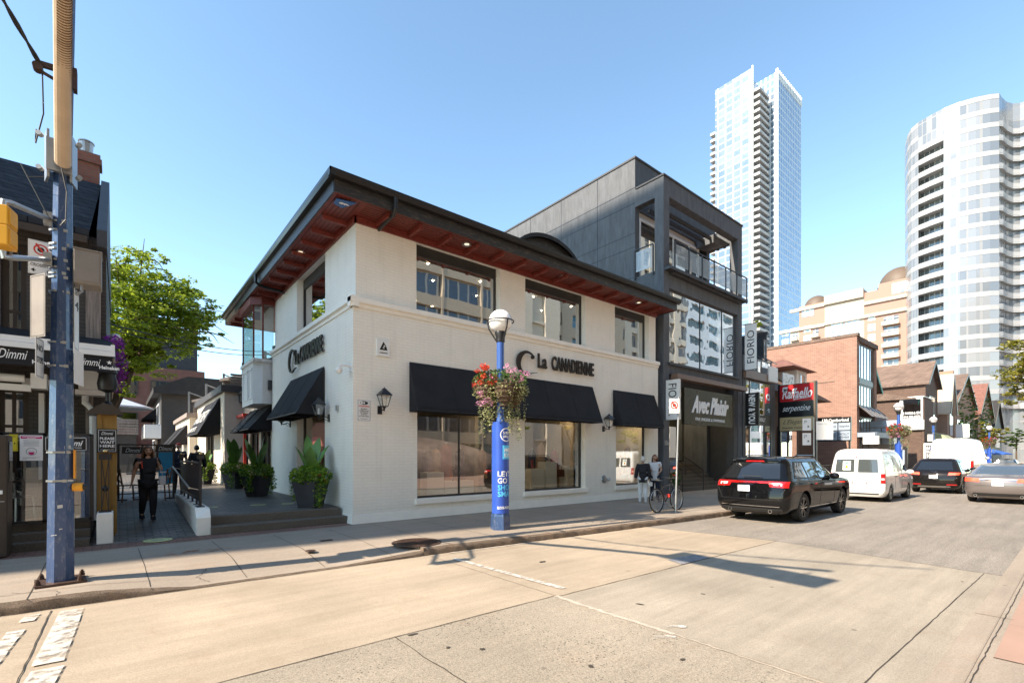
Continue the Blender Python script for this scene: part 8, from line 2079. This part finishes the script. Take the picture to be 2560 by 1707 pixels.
    if 'plate' in spec:
        y_, z_, nm, tx2, im = spec['plate']; c = tail(y_, z_, .02); m = MB(); m.obox(c,(0,1,0),(1,0,0),(0,0,1),.155,.006,.08); p_ = m.build('number_plate', M[nm], t, bevel=.004)
        m = MB(); m.text(tx2, c+Vector((-.008,0,0)), (0,-1,0),(0,0,1), w=.25,h=.065,depth=.002,center=True,bold=.01); m.build('plate_lettering', M[im], p_)
    for y_, z_ in spec.get('exhausts', []):
        c = tail(y_, z_, .03); m = MB(); m.lathe((c.x,c.y,c.z), [(.035,.09),(.037,-.02),(.048,-.02),(.048,.09)], 18, axis='x'); m.build('exhaust_tip', M['chrome'], t, smooth=True)
    # wheels
    for wx in wheels:
        for s in (-1,1):
            c = Vector((x0+wx, yc+s*(interp(R2, wr, 3)-.10), z0+wr)); o = Vector((0,s,0)); tw_ = .115
            e = thing('wheel', tuple(c-Vector((x0,yc,z0))), '', ''); del e['label']; del e['category']; e.parent = t
            m = MB(); pr = [(wr*.68,-tw_),(wr*.93,-tw_),(wr,-tw_*.75),(wr,tw_*.75),(wr*.93,tw_),(wr*.68,tw_*.95),(wr*.66,tw_*.7)]
            m.lathe(c, [(a, b*s) for a, b in pr], 36, axis='y'); m.build('tyre', M['tyre'], e, smooth=True)
            m = MB(); m.lathe(c, [(wr*.69,tw_*.9*s),(wr*.62,tw_*.85*s),(wr*.60,tw_*.2*s)], 32, axis='y'); m.lathe(c, [(wr*.62,-tw_*.3*s),(0,-tw_*.3*s)], 20, axis='y')
            for k2 in range(10 if rim != 'steel' else 5):
                a = 2*math.pi*(k2//2)/5+(k2%2)*.42 if rim != 'steel' else 2*math.pi*k2/5
                v = Vector((math.cos(a),0,math.sin(a))); m.bar(c+o*tw_*.55+v*wr*.12, c+o*tw_*.75+v*wr*.64, .035 if rim != 'steel' else .09, .03, o)
            m.cyl(c+o*tw_*.3, c+o*tw_*.72, wr*.17, n=14); m.build('rim', M['wheel_silver' if rim != 'wheel_black' else 'wheel_black'], e)
    m = MB(); m.box(x0+.4, x0+rows[0][2]-.4, yc-.62, yc+.62, z0+.22, z0+.6); m.build('underbody', M['trim'], t)
    return t, side, tail, patch
# black SUV
rows = [(.24,.22,4.85,.80),(.30,.10,4.98,.88),(.42,.06,5.02,.93),(.60,.03,5.02,.955),(.80,.05,5.0,.965),(.95,.07,4.95,.96),(1.05,.10,4.85,.955),(1.13,.14,3.75,.93),(1.20,.20,3.55,.895),(1.40,.36,3.22,.815),(1.58,.50,2.92,.745),(1.66,.40,2.78,.715),(1.715,.62,2.6,.64),(1.745,1.0,2.3,.45)]
sp = dict(side_frame=((.55,1.165),(3.45,1.13),(2.92,1.60),(.85,1.60)), side_glass=[((.62,1.20),(1.42,1.18),(1.36,1.57),(.92,1.57)),((1.52,1.18),(2.25,1.16),(2.12,1.58),(1.46,1.58)),((2.34,1.16),(3.28,1.14),(2.80,1.57),(2.22,1.58))],
  rear_glass=[((-.72,1.16),(.72,1.16),(.60,1.58),(-.60,1.58))], lamps=[(((.52,.955),(.93,.94),(.93,1.10),(.46,1.10)),'tail_red'),(((.60,1.0),(.80,.99),(.80,1.05),(.58,1.06)),'tail_clear')],
  rear=[(((-.50,1.045),(.50,1.045),(.46,1.095),(-.46,1.095)),'tail_red','tail_light_bar'),(((-.75,.44),(.75,.44),(.75,.46),(-.75,.46)),'chrome','chrome_strip'),(((-.80,.30),(.80,.30),(.8,.40),(-.8,.40)),'trim','bumper_insert'),(((-.25,1.60),(.25,1.60),(.22,1.635),(-.22,1.635)),'tail_red','brake_light')],
  door_lines=[[(2.28,.42),(2.30,1.14)],[(1.46,.75),(1.46,1.16)],[(1.35,.42),(2.28,.42),(3.42,.42),(3.45,1.1)]], rear_lines=[[(-.80,.62),(.80,.62)],[(-.86,.9),(-.72,.62)],[(.86,.9),(.72,.62)]], handles=[(1.68,1.0),(2.52,1.0)], mirrors=[(3.15,1.18)],
  plate=(.12,.90,'plate','CKXZ 419','cyan_ink'), exhausts=[(-.52,.32),(.52,.32)], sides=[(((.9,.36),(4.3,.36),(4.3,.385),(.9,.385)),'chrome','sill_strip')])
t,side,tail,patch = car('parked_suv', 'glossy black SUV with red tail lights parked first at the kerb', 'car', 12.93, 5.76, ZR, rows, (1.17,4.22), .385, 'car_black', 'car_glass', sp)
m = MB(); c = tail(0,1.18,.03); m.bar(c+Vector((-.0,-.3,.04)),c+Vector((-.0,.2,.05)),.02,.02); m.build('rear_wiper', M['trim'], t)
m = MB(); m.text('DODGE', (c.x-.10,c.y+.26,z_ := ZR+1.055),(0,-1,0),(0,0,1),w=.5,h=.035,depth=.004,bold=.02); m.build('badge', M['chrome'], t)
m = MB(); m.raw([tuple(Vector((12.93+a,5.76+b,ZR+c_))) for a,b,c_ in [(.36,-.64,1.60),(.36,.64,1.60),(.75,.6,1.71),(.75,-.6,1.71),(.36,-.64,1.63),(.36,.64,1.63),(.75,.6,1.74),(.75,-.6,1.74)]],[(0,1,2,3),(4,7,6,5),(0,4,5,1),(1,5,6,2),(3,2,6,7),(0,3,7,4)]); m.build('roof_spoiler', M['car_black'], t, bevel=.01)
for s in (-1,1): m = MB(); m.tube([(14.1,5.76+s*.66,ZR+1.72),(14.3,5.76+s*.66,ZR+1.77),(15.5,5.76+s*.64,ZR+1.77),(15.75,5.76+s*.63,ZR+1.70)],.018,6); m.build('roof_rail', M['car_black'], t)
# white small van
rows = [(.20,.12,4.4,.80),(.30,.04,4.55,.87),(.45,.0,4.58,.90),(.70,.0,4.58,.905),(.88,.01,4.52,.90),(.98,.015,4.3,.895),(1.08,.02,3.75,.885),(1.30,.05,3.45,.86),(1.60,.10,3.10,.81),(1.85,.16,2.75,.76),(1.96,.24,2.5,.70),(2.02,.45,2.2,.55)]
sp = dict(side_glass=[((2.55,1.10),(3.45,1.08),(3.0,1.58),(2.62,1.60))], rear_glass=[((.06,1.12),(.70,1.12),(.66,1.62),(.06,1.62)),((-.70,1.12),(-.06,1.12),(-.06,1.62),(-.66,1.62))],
  lamps=[(((.76,.72),(.90,.72),(.885,1.08),(.77,1.08)),'tail_red'),(((.79,.84),(.88,.84),(.87,.92),(.79,.92)),'tail_clear')],
  rear=[(((-.85,.30),(.85,.30),(.85,.34),(-.85,.34)),'trim','bumper_strip'),(((-.03,1.7),(.03,1.7),(.03,1.74),(-.03,1.74)),'tail_red','brake_light')],
  door_lines=[[(1.45,.4),(1.5,1.7)],[(2.5,.4),(2.52,1.7)],[(1.48,1.05),(2.5,1.05)],[(.35,1.15),(1.4,1.15),(1.4,1.65),(.35,1.62),(.35,1.15)],[(1.6,1.15),(2.42,1.15),(2.42,1.65),(1.6,1.65),(1.6,1.15)]], rear_lines=[[(0,.42),(0,1.8)],[(-.74,.42),(-.74,1.7)],[(.74,.42),(.74,1.7)],[(-.74,.42),(.74,.42)]], handles=[(1.6,.95),(2.68,.95)], handle_mat='trim', mirrors=[(3.25,1.1)], plate=(.33,.62,'sign_white','AF 724','cyan_ink'))
t,side,tail,patch = car('parked_van', 'white compact van with dark rear door windows parked second at the kerb', 'van', 21.9, 5.72, ZR, rows, (.95,3.72), .32, 'car_white', 'car_glass_l', sp, rim='steel', bow=.04, cr=.16)
m = MB(); patch(m, lambda a, b: tail(a, b, .013), ((.44,1.2),(.18,1.2),(.18,1.55),(.44,1.55))); po = m.build('window_poster', M['sign_white'], t)
m = MB()
for i in range(7): a = R(-10+30*i); c = tail(.31,1.45,.017); m.bar(c, c+Vector((0,.09*math.cos(a),.05*math.sin(a))), .012,.012)
m.build('palm_print', M['green_trim'], po); m = MB(); c = tail(.31,1.32,.018); m.ball(c,.004,.05,.07,10,6); m.build('pineapple_print', M['yellow'], po)
m = MB(); 
for y_, z_ in ((.1,.72),(-.35,.73)): c = tail(y_, z_, .01); m.ball(c,.008,.03,.03,10,6)
m.build('red_badge', M['red_ink'], t)
# dark crossover
rows = [(.22,.22,4.4,.80),(.32,.08,4.55,.88),(.45,.03,4.60,.91),(.65,.02,4.60,.93),(.85,.05,4.5,.935),(.96,.10,4.35,.93),(1.05,.17,3.45,.90),(1.15,.28,3.25,.86),(1.35,.52,2.85,.77),(1.52,.75,2.5,.69),(1.60,.80,2.3,.62),(1.635,1.1,2.0,.45)]
sp = dict(side_frame=((.75,1.08),(3.2,1.05),(2.6,1.50),(1.1,1.48)), side_glass=[((.85,1.11),(1.5,1.10),(1.48,1.45),(1.12,1.43)),((1.6,1.1),(2.25,1.09),(2.15,1.47),(1.58,1.46)),((2.33,1.09),(3.05,1.07),(2.55,1.46),(2.23,1.47))], rear_glass=[((-.66,1.09),(.66,1.09),(.54,1.48),(-.54,1.48))],
  lamps=[(((.50,.86),(.86,.88),(.90,.98),(.52,.98)),'tail_lit'),(((.45,.40),(.80,.40),(.80,.45),(.45,.45)),'tail_red')], rear=[(((-.62,.28),(.62,.28),(.55,.36),(-.55,.36)),'steel','diffuser'),(((-.75,.30),(-.4,.30),(-.4,.27),(-.75,.27)),'trim','vent')],
  door_lines=[[(2.28,.4),(2.30,1.06)],[(1.5,.7),(1.5,1.08)],[(1.3,.4),(3.3,.4)]], rear_lines=[[(-.75,.55),(.75,.55)],[(-.2,.93),(.2,.93)]], handles=[(1.7,.93),(2.5,.93)], mirrors=[(2.95,1.1)], plate=(0,.78,'plate','BYTR 882','ink'), exhausts=[(-.45,.27)])
t,side,tail,patch = car('dark_crossover', 'dark crossover with glowing red tail lights waiting behind the tall white van', 'car', 29.3, 4.62, ZR, rows, (.85,3.65), .37, 'car_dark', 'car_glass', sp, bow=.12)
m = MB()
for k in range(4): c = tail(-.105+.07*k, 1.0, .01); m.tube([(c.x,c.y+.045*math.cos(a),c.z+.045*math.sin(a)) for a in [2*math.pi*i/16 for i in range(16)]],.005,4,closed=True)
m.build('badge', M['chrome'], t)
# tall white van
rows = [(.25,.10,6.5,.88),(.4,.0,6.7,.96),(.7,.0,6.8,.985),(1.2,.0,6.6,.99),(1.35,.01,5.9,.98),(1.9,.03,5.3,.95),(2.4,.07,4.9,.90),(2.68,.14,4.6,.84),(2.78,.35,4.3,.7)]
sp = dict(side_glass=[((4.6,1.4),(5.7,1.35),(5.1,2.0),(4.65,2.0)),((.4,1.4),(1.6,1.4),(1.6,2.0),(.4,2.0)),((1.8,1.4),(3.0,1.4),(3.0,2.0),(1.8,2.0)),((3.2,1.4),(4.4,1.4),(4.4,2.0),(3.2,2.0))], lamps=[(((.86,1.0),(.985,1.0),(.98,1.45),(.87,1.45)),'tail_red')], rear=[(((-.9,.42),(.9,.42),(.9,.5),(-.9,.5)),'trim','bumper_step')],
  rear_lines=[[(0,.6),(0,2.55)],[(-.85,.6),(-.80,2.5)],[(.85,.6),(.80,2.5)]], door_lines=[[(4.5,.5),(4.5,2.4)],[(3.1,.5),(3.1,2.3)]], mirrors=[(5.6,1.6)])
t,side,tail,patch = car('tall_van', 'tall white high roofed van with faint gold script on its rear doors', 'van', 38.1, 5.25, ZR, rows, (1.2,5.3), .36, 'car_white', 'car_glass_l', sp, rim='steel', bow=.03, cr=.2)
c = tail(.55,1.95,.01); m = MB(); m.text('Masterfood', (c.x-.0,c.y,c.z),(0,-1,0),(0,0,1),w=1.15,h=.26,depth=.006,shear=.4); m.build('script_lettering', simple('gold_script',(.5,.33,.2),.5), t)
# grey saloon
rows = [(.20,.20,4.6,.80),(.30,.08,4.75,.88),(.45,.02,4.85,.92),(.65,.0,4.85,.925),(.82,.02,4.75,.92),(.93,.05,4.55,.91),(1.00,.12,3.7,.89),(1.03,.50,3.5,.86),(1.10,.72,3.3,.82),(1.25,1.12,2.95,.74),(1.38,1.50,2.6,.67),(1.45,1.85,2.3,.58),(1.475,2.0,2.2,.4)]
sp = dict(side_frame=((.95,1.06),(3.2,1.04),(2.6,1.36),(1.6,1.36)), side_glass=[((1.15,1.07),(2.0,1.07),(2.0,1.34),(1.6,1.33)),((2.1,1.07),(3.05,1.06),(2.55,1.34),(2.1,1.34))], rear_glass=[((-.68,1.07),(.68,1.07),(.56,1.36),(-.56,1.36))],
  lamps=[(((.48,.80),(.90,.80),(.90,.93),(.50,.92)),'tail_lit')], rear=[(((-.48,.86),(.48,.86),(.48,.89),(-.48,.89)),'chrome','chrome_strip'),(((-.7,.28),(.7,.28),(.65,.38),(-.65,.38)),'trim','bumper_insert')],
  door_lines=[[(2.05,.35),(2.06,1.04)],[(1.3,.65),(1.3,1.0)],[(1.3,.35),(3.3,.35)]], rear_lines=[[(-.8,.66),(.8,.66)]], handles=[(1.5,.90),(2.3,.90)], mirrors=[(2.95,1.08)], plate=(0,.74,'plate','CLDM 305','ink'), exhausts=[(-.6,.28),(.6,.28)])
car('grey_saloon', 'warm grey saloon driving away at the right edge with lit tail lights', 'car', 24.75, 2.12, ZR, rows, (.95,3.75), .335, 'car_grey', 'car_glass_l', sp, rim='silver', bow=.16, cr=.3)
car('parked_car', 'small dark car far down the street at the right edge', 'car', 62, 5.0, ZR, rows, (.95,3.75), .335, 'car_dark', 'car_glass_l', dict(side_glass=sp['side_glass'], rear_glass=sp['rear_glass'], lamps=sp['lamps']), rim='silver', bow=.16, cr=.3)
# ================================================================ PEOPLE
def skin_geo(nodes, edges, sub=2):
    """nodes: [(x,y,z,rx,ry)], grown with a skin modifier, returned as plain geometry"""
    me = bpy.data.meshes.new('s'); me.from_pydata([n[:3] for n in nodes], edges, []); o = bpy.data.objects.new('s', me); COL.objects.link(o)
    md = o.modifiers.new('k','SKIN'); md.use_smooth_shade = True
    if not me.skin_vertices: 
        bpy.context.view_layer.objects.active = o; bpy.ops.object.mode_set(mode='OBJECT')
    for i, n in enumerate(nodes): me.skin_vertices[0].data[i].radius = (n[3], n[4]); me.skin_vertices[0].data[i].use_root = (i == 0)
    s = o.modifiers.new('s','SUBSURF'); s.levels = sub; s.render_levels = sub
    bpy.context.view_layer.update(); dg = bpy.context.evaluated_depsgraph_get(); m2 = o.evaluated_get(dg).to_mesh()
    vs = [tuple(v.co) for v in m2.vertices]; fs = [tuple(p.vertices) for p in m2.polygons]
    bpy.data.objects.remove(o); bpy.data.meshes.remove(me); return vs, fs
def person(label, x, y, z, head, H, J, top, legs, hair, shoes, hair_len=0, sleeves='long', extras=None, glasses=False, group=None, w=1.0, skin=None):
    """J: joints in a 1.0-high figure, x forward, y left, z up"""
    t = thing('person', (x,y,z), label, 'person', group); ca, sa = math.cos(head), math.sin(head); skin = skin or M['skin']
    def T(p): return (x+H*(p[0]*ca-p[1]*sa), y+H*(p[0]*sa+p[1]*ca), z+H*p[2])
    base = dict(pel=(0,0,.53), wai=(0,0,.61), che=(.005,0,.72), nec=(.0,0,.83), hd0=(.008,0,.875), shL=(0,.105,.795), shR=(0,-.105,.795), hipL=(0,.052,.50), hipR=(0,-.052,.50))
    j = dict(base); j.update(J)
    def sk(names, edges, k=1.0, add=0.0):
        rr = dict(hem=(.100,.076), pel=(.085,.062), wai=(.070,.052), che=(.085,.058), nec=(.032,.032), hd0=(.034,.034), shL=(.042,.04), shR=(.042,.04), hipL=(.058,.055), hipR=(.058,.055),
          elL=(.026,.026), elR=(.026,.026), wrL=(.016,.015), wrR=(.016,.015), plL=(.019,.011), plR=(.019,.011), knL=(.036,.036), knR=(.036,.036), anL=(.022,.022), anR=(.022,.022), cfL=(.036,.036), cfR=(.036,.036), mhL=(.05,.05), mhR=(.05,.05), ftL=(.022,.018), ftR=(.022,.018))
        nd = []
        for n in names: p = j[n]; r = rr.get(n,(.03,.03)); nd.append((*[H*v for v in p], H*(r[0]*k*w+add), H*(r[1]*k*w+add)))
        vs, fs = skin_geo(nd, [(names.index(a), names.index(b)) for a, b in edges])
        return [(x+a*ca-b*sa, y+a*sa+b*ca, z+c) for a, b, c in vs], fs
    for s in 'LR':
        k_, a_, h_ = Vector(j['kn'+s]), Vector(j['an'+s]), Vector(j['hip'+s])
        j['cf'+s] = tuple(k_.lerp(a_, .28)+Vector((-.008,0,0))); j['mh'+s] = tuple(h_.lerp(k_, .35)); j['ft'+s] = tuple(a_+Vector((.07,.0,-.028)))
        e_, w_ = Vector(j['el'+s]), Vector(j['wr'+s]); d_ = (w_-e_).normalized(); j['pl'+s] = tuple(w_+d_*.045)
    E = [('pel','wai'),('wai','che'),('che','nec'),('nec','hd0')]
    for s in 'LR': E += [('che','sh'+s),('sh'+s,'el'+s),('el'+s,'wr'+s),('wr'+s,'pl'+s),('pel','hip'+s),('hip'+s,'mh'+s),('mh'+s,'kn'+s),('kn'+s,'cf'+s),('cf'+s,'an'+s),('an'+s,'ft'+s)]
    names = []; 
    for a, b in E:
        for n in (a, b):
            if n not in names: names.append(n)
    m = MB(); m.raw(*sk(names, E, .94))
    # head with face, ears; fingers
    hx, hy, hz = j.get('head', (.012,0,.935)); n1, n2 = 18, 14; vs = []
    yaw = j.get('yaw', 0); cy, sy = math.cos(yaw), math.sin(yaw)
    def HT(a, b, c): return T((hx+a*cy-b*sy, hy+a*sy+b*cy, hz+c))
    for i in range(n2+1):
        th = -math.pi/2+math.pi*i/n2
        for k in range(n1):
            ph = 2*math.pi*k/n1; a, b, c = .055*math.cos(th)*math.cos(ph), .043*math.cos(th)*math.sin(ph), .064*math.sin(th)
            if c < 0: b *= 1+c*4.2; a = a*(1+c*2.5)+.004
            if a > .03 and abs(b) < .012 and -.025 < c < .012: a += .010*(1-abs(b)/.014)*(1-(c+.025)/.06)
            if a > .03 and .010 < abs(b) < .028 and .002 < c < .022: a -= .005
            if a > .03 and abs(b) < .018 and -.040 < c < -.028: a -= .003
            vs.append(HT(a, b, c))
    m.raw(vs, [(i*n1+k, i*n1+(k+1)%n1, (i+1)*n1+(k+1)%n1, (i+1)*n1+k) for i in range(n2) for k in range(n1)])
    for s in (-1,1): c = Vector(HT(-.004, s*.044, -.002)); m.ball(c, H*.009, H*.006, H*.016, 8, 6)
    for s, sg in (('L',1),('R',-1)):
        w_, p_ = Vector(j['wr'+s]), Vector(j['pl'+s]); d_ = (p_-w_).normalized(); sd = Vector((d_.z,0,-d_.x)); 
        if sd.length < .2: sd = Vector((1,0,0))
        sd.normalize(); nn = d_.cross(sd)
        for k, ln_ in enumerate((.036,.042,.040,.031)):
            b0 = p_+sd*(.014-.0095*k)+d_*.006; m.tube([T(b0), T(b0+d_*ln_*.55+nn*.004*sg), T(b0+d_*ln_*.9+nn*.013*sg)], [H*.0052,H*.0048,H*.004], 6)
        b0 = w_+d_*.014+sd*.012; m.tube([T(b0), T(b0+sd*.014+d_*.016), T(b0+sd*.015+d_*.034)], [H*.0062,H*.0056,H*.0045], 6)
    m.build('body', skin, t, smooth=True, angle=180)
    # eyes, brows, mouth
    m = MB()
    for s in (-1,1): m.ball(HT(.047, s*.018, .010), H*.0055, H*.007, H*.0045, 8, 6)
    m.obox(HT(.050,0,-.034),(cy*ca-sy*sa,cy*sa+sy*ca,0),(-(cy*sa+sy*ca),cy*ca-sy*sa,0),(0,0,1),H*.003,H*.013,H*.0028); m.build('face_features', M['dark_brown'], t)
    if glasses:
        m = MB()
        for s in (-1,1): m.ball(HT(.053, s*.019, .009), H*.005, H*.017, H*.012, 12, 6)
        m.bar(HT(.05,-.04,.013), HT(.05,.04,.013), H*.005, H*.004); m.build('sunglasses', M['sign_black'], t, smooth=True)
    # clothes
    j['hem'] = (0,0,.485); te = [('pel','hem'),('pel','wai'),('wai','che'),('che','nec')]; tn = ['pel','hem','wai','che','nec']
    for s in 'LR':
        tn += ['sh'+s,'el'+s]; te += [('che','sh'+s),('sh'+s,'el'+s)]
        if sleeves == 'short': j['elx'+s] = tuple(Vector(j['sh'+s]).lerp(Vector(j['el'+s]), .6)); tn[-1] = 'elx'+s; te[-1] = ('sh'+s,'elx'+s)
        else: j['wrx'+s] = tuple(Vector(j['el'+s]).lerp(Vector(j['wr'+s]), .9)); tn.append('wrx'+s); te.append(('el'+s,'wrx'+s))
    sv_n = j['nec']; j['nec'] = (sv_n[0], sv_n[1], .812)
    m = MB(); m.raw(*sk(tn, te, 1.08, .014)); m.build('top', top, t, smooth=True, angle=180); j['nec'] = sv_n
    le = [('pel','hipL'),('pel','hipR')]; ln2 = ['pel','hipL','hipR']
    for s in 'LR': ln2 += ['mh'+s,'kn'+s,'cf'+s,'an'+s]; le += [('hip'+s,'mh'+s),('mh'+s,'kn'+s),('kn'+s,'cf'+s),('cf'+s,'an'+s)]
    m = MB(); m.raw(*sk(ln2, le, 1.03, .010)); m.build('trousers', legs, t, smooth=True, angle=180)
    for s in 'LR':
        a_ = Vector(j['an'+s]); m = MB(); rg_ = []
        for (h, l0, l1, ww) in [(-.043,-.028,.115,.030),(-.030,-.030,.118,.031),(-.012,-.028,.095,.028),(.004,-.026,.03,.025),(.016,-.024,.022,.023)]:
            for i in range(12): th = 2*math.pi*i/12; rg_.append(T((a_.x+(l0+l1)/2+(l1-l0)/2*math.cos(th), a_.y+ww*math.sin(th), a_.z+h+ j.get('toe'+s,0)*((l0+l1)/2+(l1-l0)/2*math.cos(th)))))
        m.raw(rg_, [(q*12+i, q*12+(i+1)%12, (q+1)*12+(i+1)%12, (q+1)*12+i) for q in range(4) for i in range(12)]+[tuple(range(12))[::-1], tuple(range(48,60))]); m.build('shoe', shoes, t, smooth=True, angle=60)
    m = MB(); rg = random.Random(hash(label) % 1000)
    vs = []
    for i in range(11):
        th = R(-35)+R(125)*i/10
        for k in range(18):
            ph = 2*math.pi*k/18; cf = math.cos(ph); lo = 1.0
            c = .071*math.sin(th); a = -.006+.063*math.cos(th)*cf; b = .051*math.cos(th)*math.sin(ph)
            if cf > .35 and c < .030: a, b, c = a*.78, b*.82, max(c, .0)*.6+.026*.4
            vs.append(HT(a+rg.uniform(-.001,.001), b+rg.uniform(-.001,.001), c))
    m.raw(vs, [(i*18+k, i*18+(k+1)%18, (i+1)*18+(k+1)%18, (i+1)*18+k) for i in range(10) for k in range(18)])
    if hair_len:
        for k in range(46):
            ph = rg.uniform(R(75), R(285)); a0, b0 = -.006+.055*math.cos(ph), .048*math.sin(ph); L_ = hair_len*rg.uniform(.8,1.05)
            m.tube([HT(a0*.9,b0*.9,.03), HT(a0*1.1,b0*1.12,-.02), HT(a0*1.15-.006,b0*1.2,-.02-L_*.5), HT(a0*1.0-.01+rg.uniform(-.01,.01),b0*1.15+rg.uniform(-.01,.01),-.02-L_)], [H*.011,H*.012,H*.010,H*.003], 5)
    m.build('hair', hair, t, smooth=True, angle=180)
    if extras: extras(t, T, j, H)
    return t
M['cl_black'] = simple('black_cloth', (.013,.013,.016), .85, var=.2, bump=.2); M['cl_white'] = simple('white_cloth', (.66,.66,.66), .85, var=.06, bump=.2); M['cl_navy'] = simple('navy_cloth', (.015,.02,.045), .85, var=.2)
M['hair_white'] = simple('white_hair', (.62,.58,.52), .7, var=.12); M['hair_red'] = simple('red_brown_hair', (.16,.045,.02), .5, var=.25); M['hair_brown'] = simple('brown_hair', (.13,.065,.03), .5, var=.3); M['hair_dark'] = simple('dark_hair', (.02,.014,.01), .5)
stand = dict(elL=(-.02,.135,.64), wrL=(.01,.15,.50), elR=(-.02,-.135,.64), wrR=(.01,-.15,.50), knL=(.015,.055,.285), anL=(-.01,.06,.045), knR=(.015,-.055,.285), anR=(-.01,-.065,.045))
q0 = PG(1607,1254)
def bag1(t, T, j, H):
    m = MB(); c = Vector(T((.03,-.17,.42))); m.box(c.x-.07,c.x+.07,c.y-.02,c.y+.02,c.z-.12,c.z+.02); m.tube([T(j['wrR']), tuple(c)], .006, 5); m.build('paper_bag', M['sign_white'], t)
person('woman with short white hair in a black jacket and white trousers by the third window', q0[0], q0[1], 0, R(35), 1.60, dict(stand, wrR=(.05,-.135,.50)), M['cl_black'], M['cl_white'], M['hair_white'], M['cl_white'], extras=bag1, w=1.06)
def bag2(t, T, j, H):
    m = MB(); c = Vector(T((-.05,-.16,.52))); m.ball(c, .15, .09, .13, 14, 8); m.tube([T((.03,.08,.80)), T((-.06,-.02,.78)), T((-.08,-.12,.62))], .014, 6); m.build('shoulder_bag', M['cl_black'], t, smooth=True)
p3 = PY(1637,1254,9.95)
person('woman with long red hair in a white top and dark trousers carrying a black bag', p3[0]+.15, 10.05, 0, R(215), 1.66, dict(stand, elR=(.0,-.14,.65), wrR=(.10,-.09,.66), elL=(-.02,.135,.66), wrL=(.08,.10,.62), yaw=.2), M['cl_white'], M['cl_navy'], M['hair_red'], M['cl_black'], hair_len=.13, sleeves='short', extras=bag2)
def scrub(t, T, j, H):
    m = MB(); c = Vector(T((.05,.16,.60))); m.box(c.x-.07,c.x+.05,c.y-.03,c.y+.03,c.z-.22,c.z-.03); m.tube([T(j['wrL']), tuple(c+Vector((0,0,-.03)))], .006, 5); m.build('white_bag', M['cl_white'], t, bevel=.02)
    m = MB(); m.tube([T((.06,-.075,.80)), T((.078,-.07,.70))], .012, 6); m.build('bag_strap', M['red_ink'], t); m = MB(); m.tube([T((.082,.0,.57)), T((.088,.008,.53))], .006, 5); m.build('drawstring', M['cl_white'], t)
walk = dict(elL=(.02,.145,.665), wrL=(.085,.105,.76), elR=(-.02,-.145,.65), wrR=(.0,-.17,.52), knL=(.075,.05,.30), anL=(.07,.045,.052), knR=(.01,-.05,.29), anR=(-.13,-.055,.075), toeR=-.25)
hd = math.atan2(-13.7, -.5)
person('woman in black scrubs and sunglasses walking down the lane towards the street', .50, 13.7, .165, hd+.12, 1.68, walk, M['cl_black'], M['cl_black'], M['hair_brown'], M['cl_black'], hair_len=.10, sleeves='short', extras=scrub, glasses=True)
p3 = PY(446,1138,20.0)
person('man in a dark shirt and red cap standing in the lane behind the railing', p3[0], 20.0, .34, R(-100), 1.72, dict(stand, elR=(.03,-.14,.68), wrR=(.07,-.06,.84)), M['cl_navy'], M['cl_black'], M['red_ink'], M['cl_black'], sleeves='short')
p3 = PY(492,1138,20.6)
person('dark haired person in black seen from behind in the lane', p3[0], 20.6, .34, R(90), 1.66, stand, M['cl_black'], M['cl_black'], M['hair_dark'], M['cl_black'])
p3 = PY(1835,1138,11.0)
sit = dict(stand)
p3 = PX(2060,1138,40)
person('person in a dark jacket near the steps behind the black SUV', 37.0, 9.2, .2, R(180), 1.7, stand, M['cl_black'], M['cl_black'], M['hair_dark'], M['cl_black'])
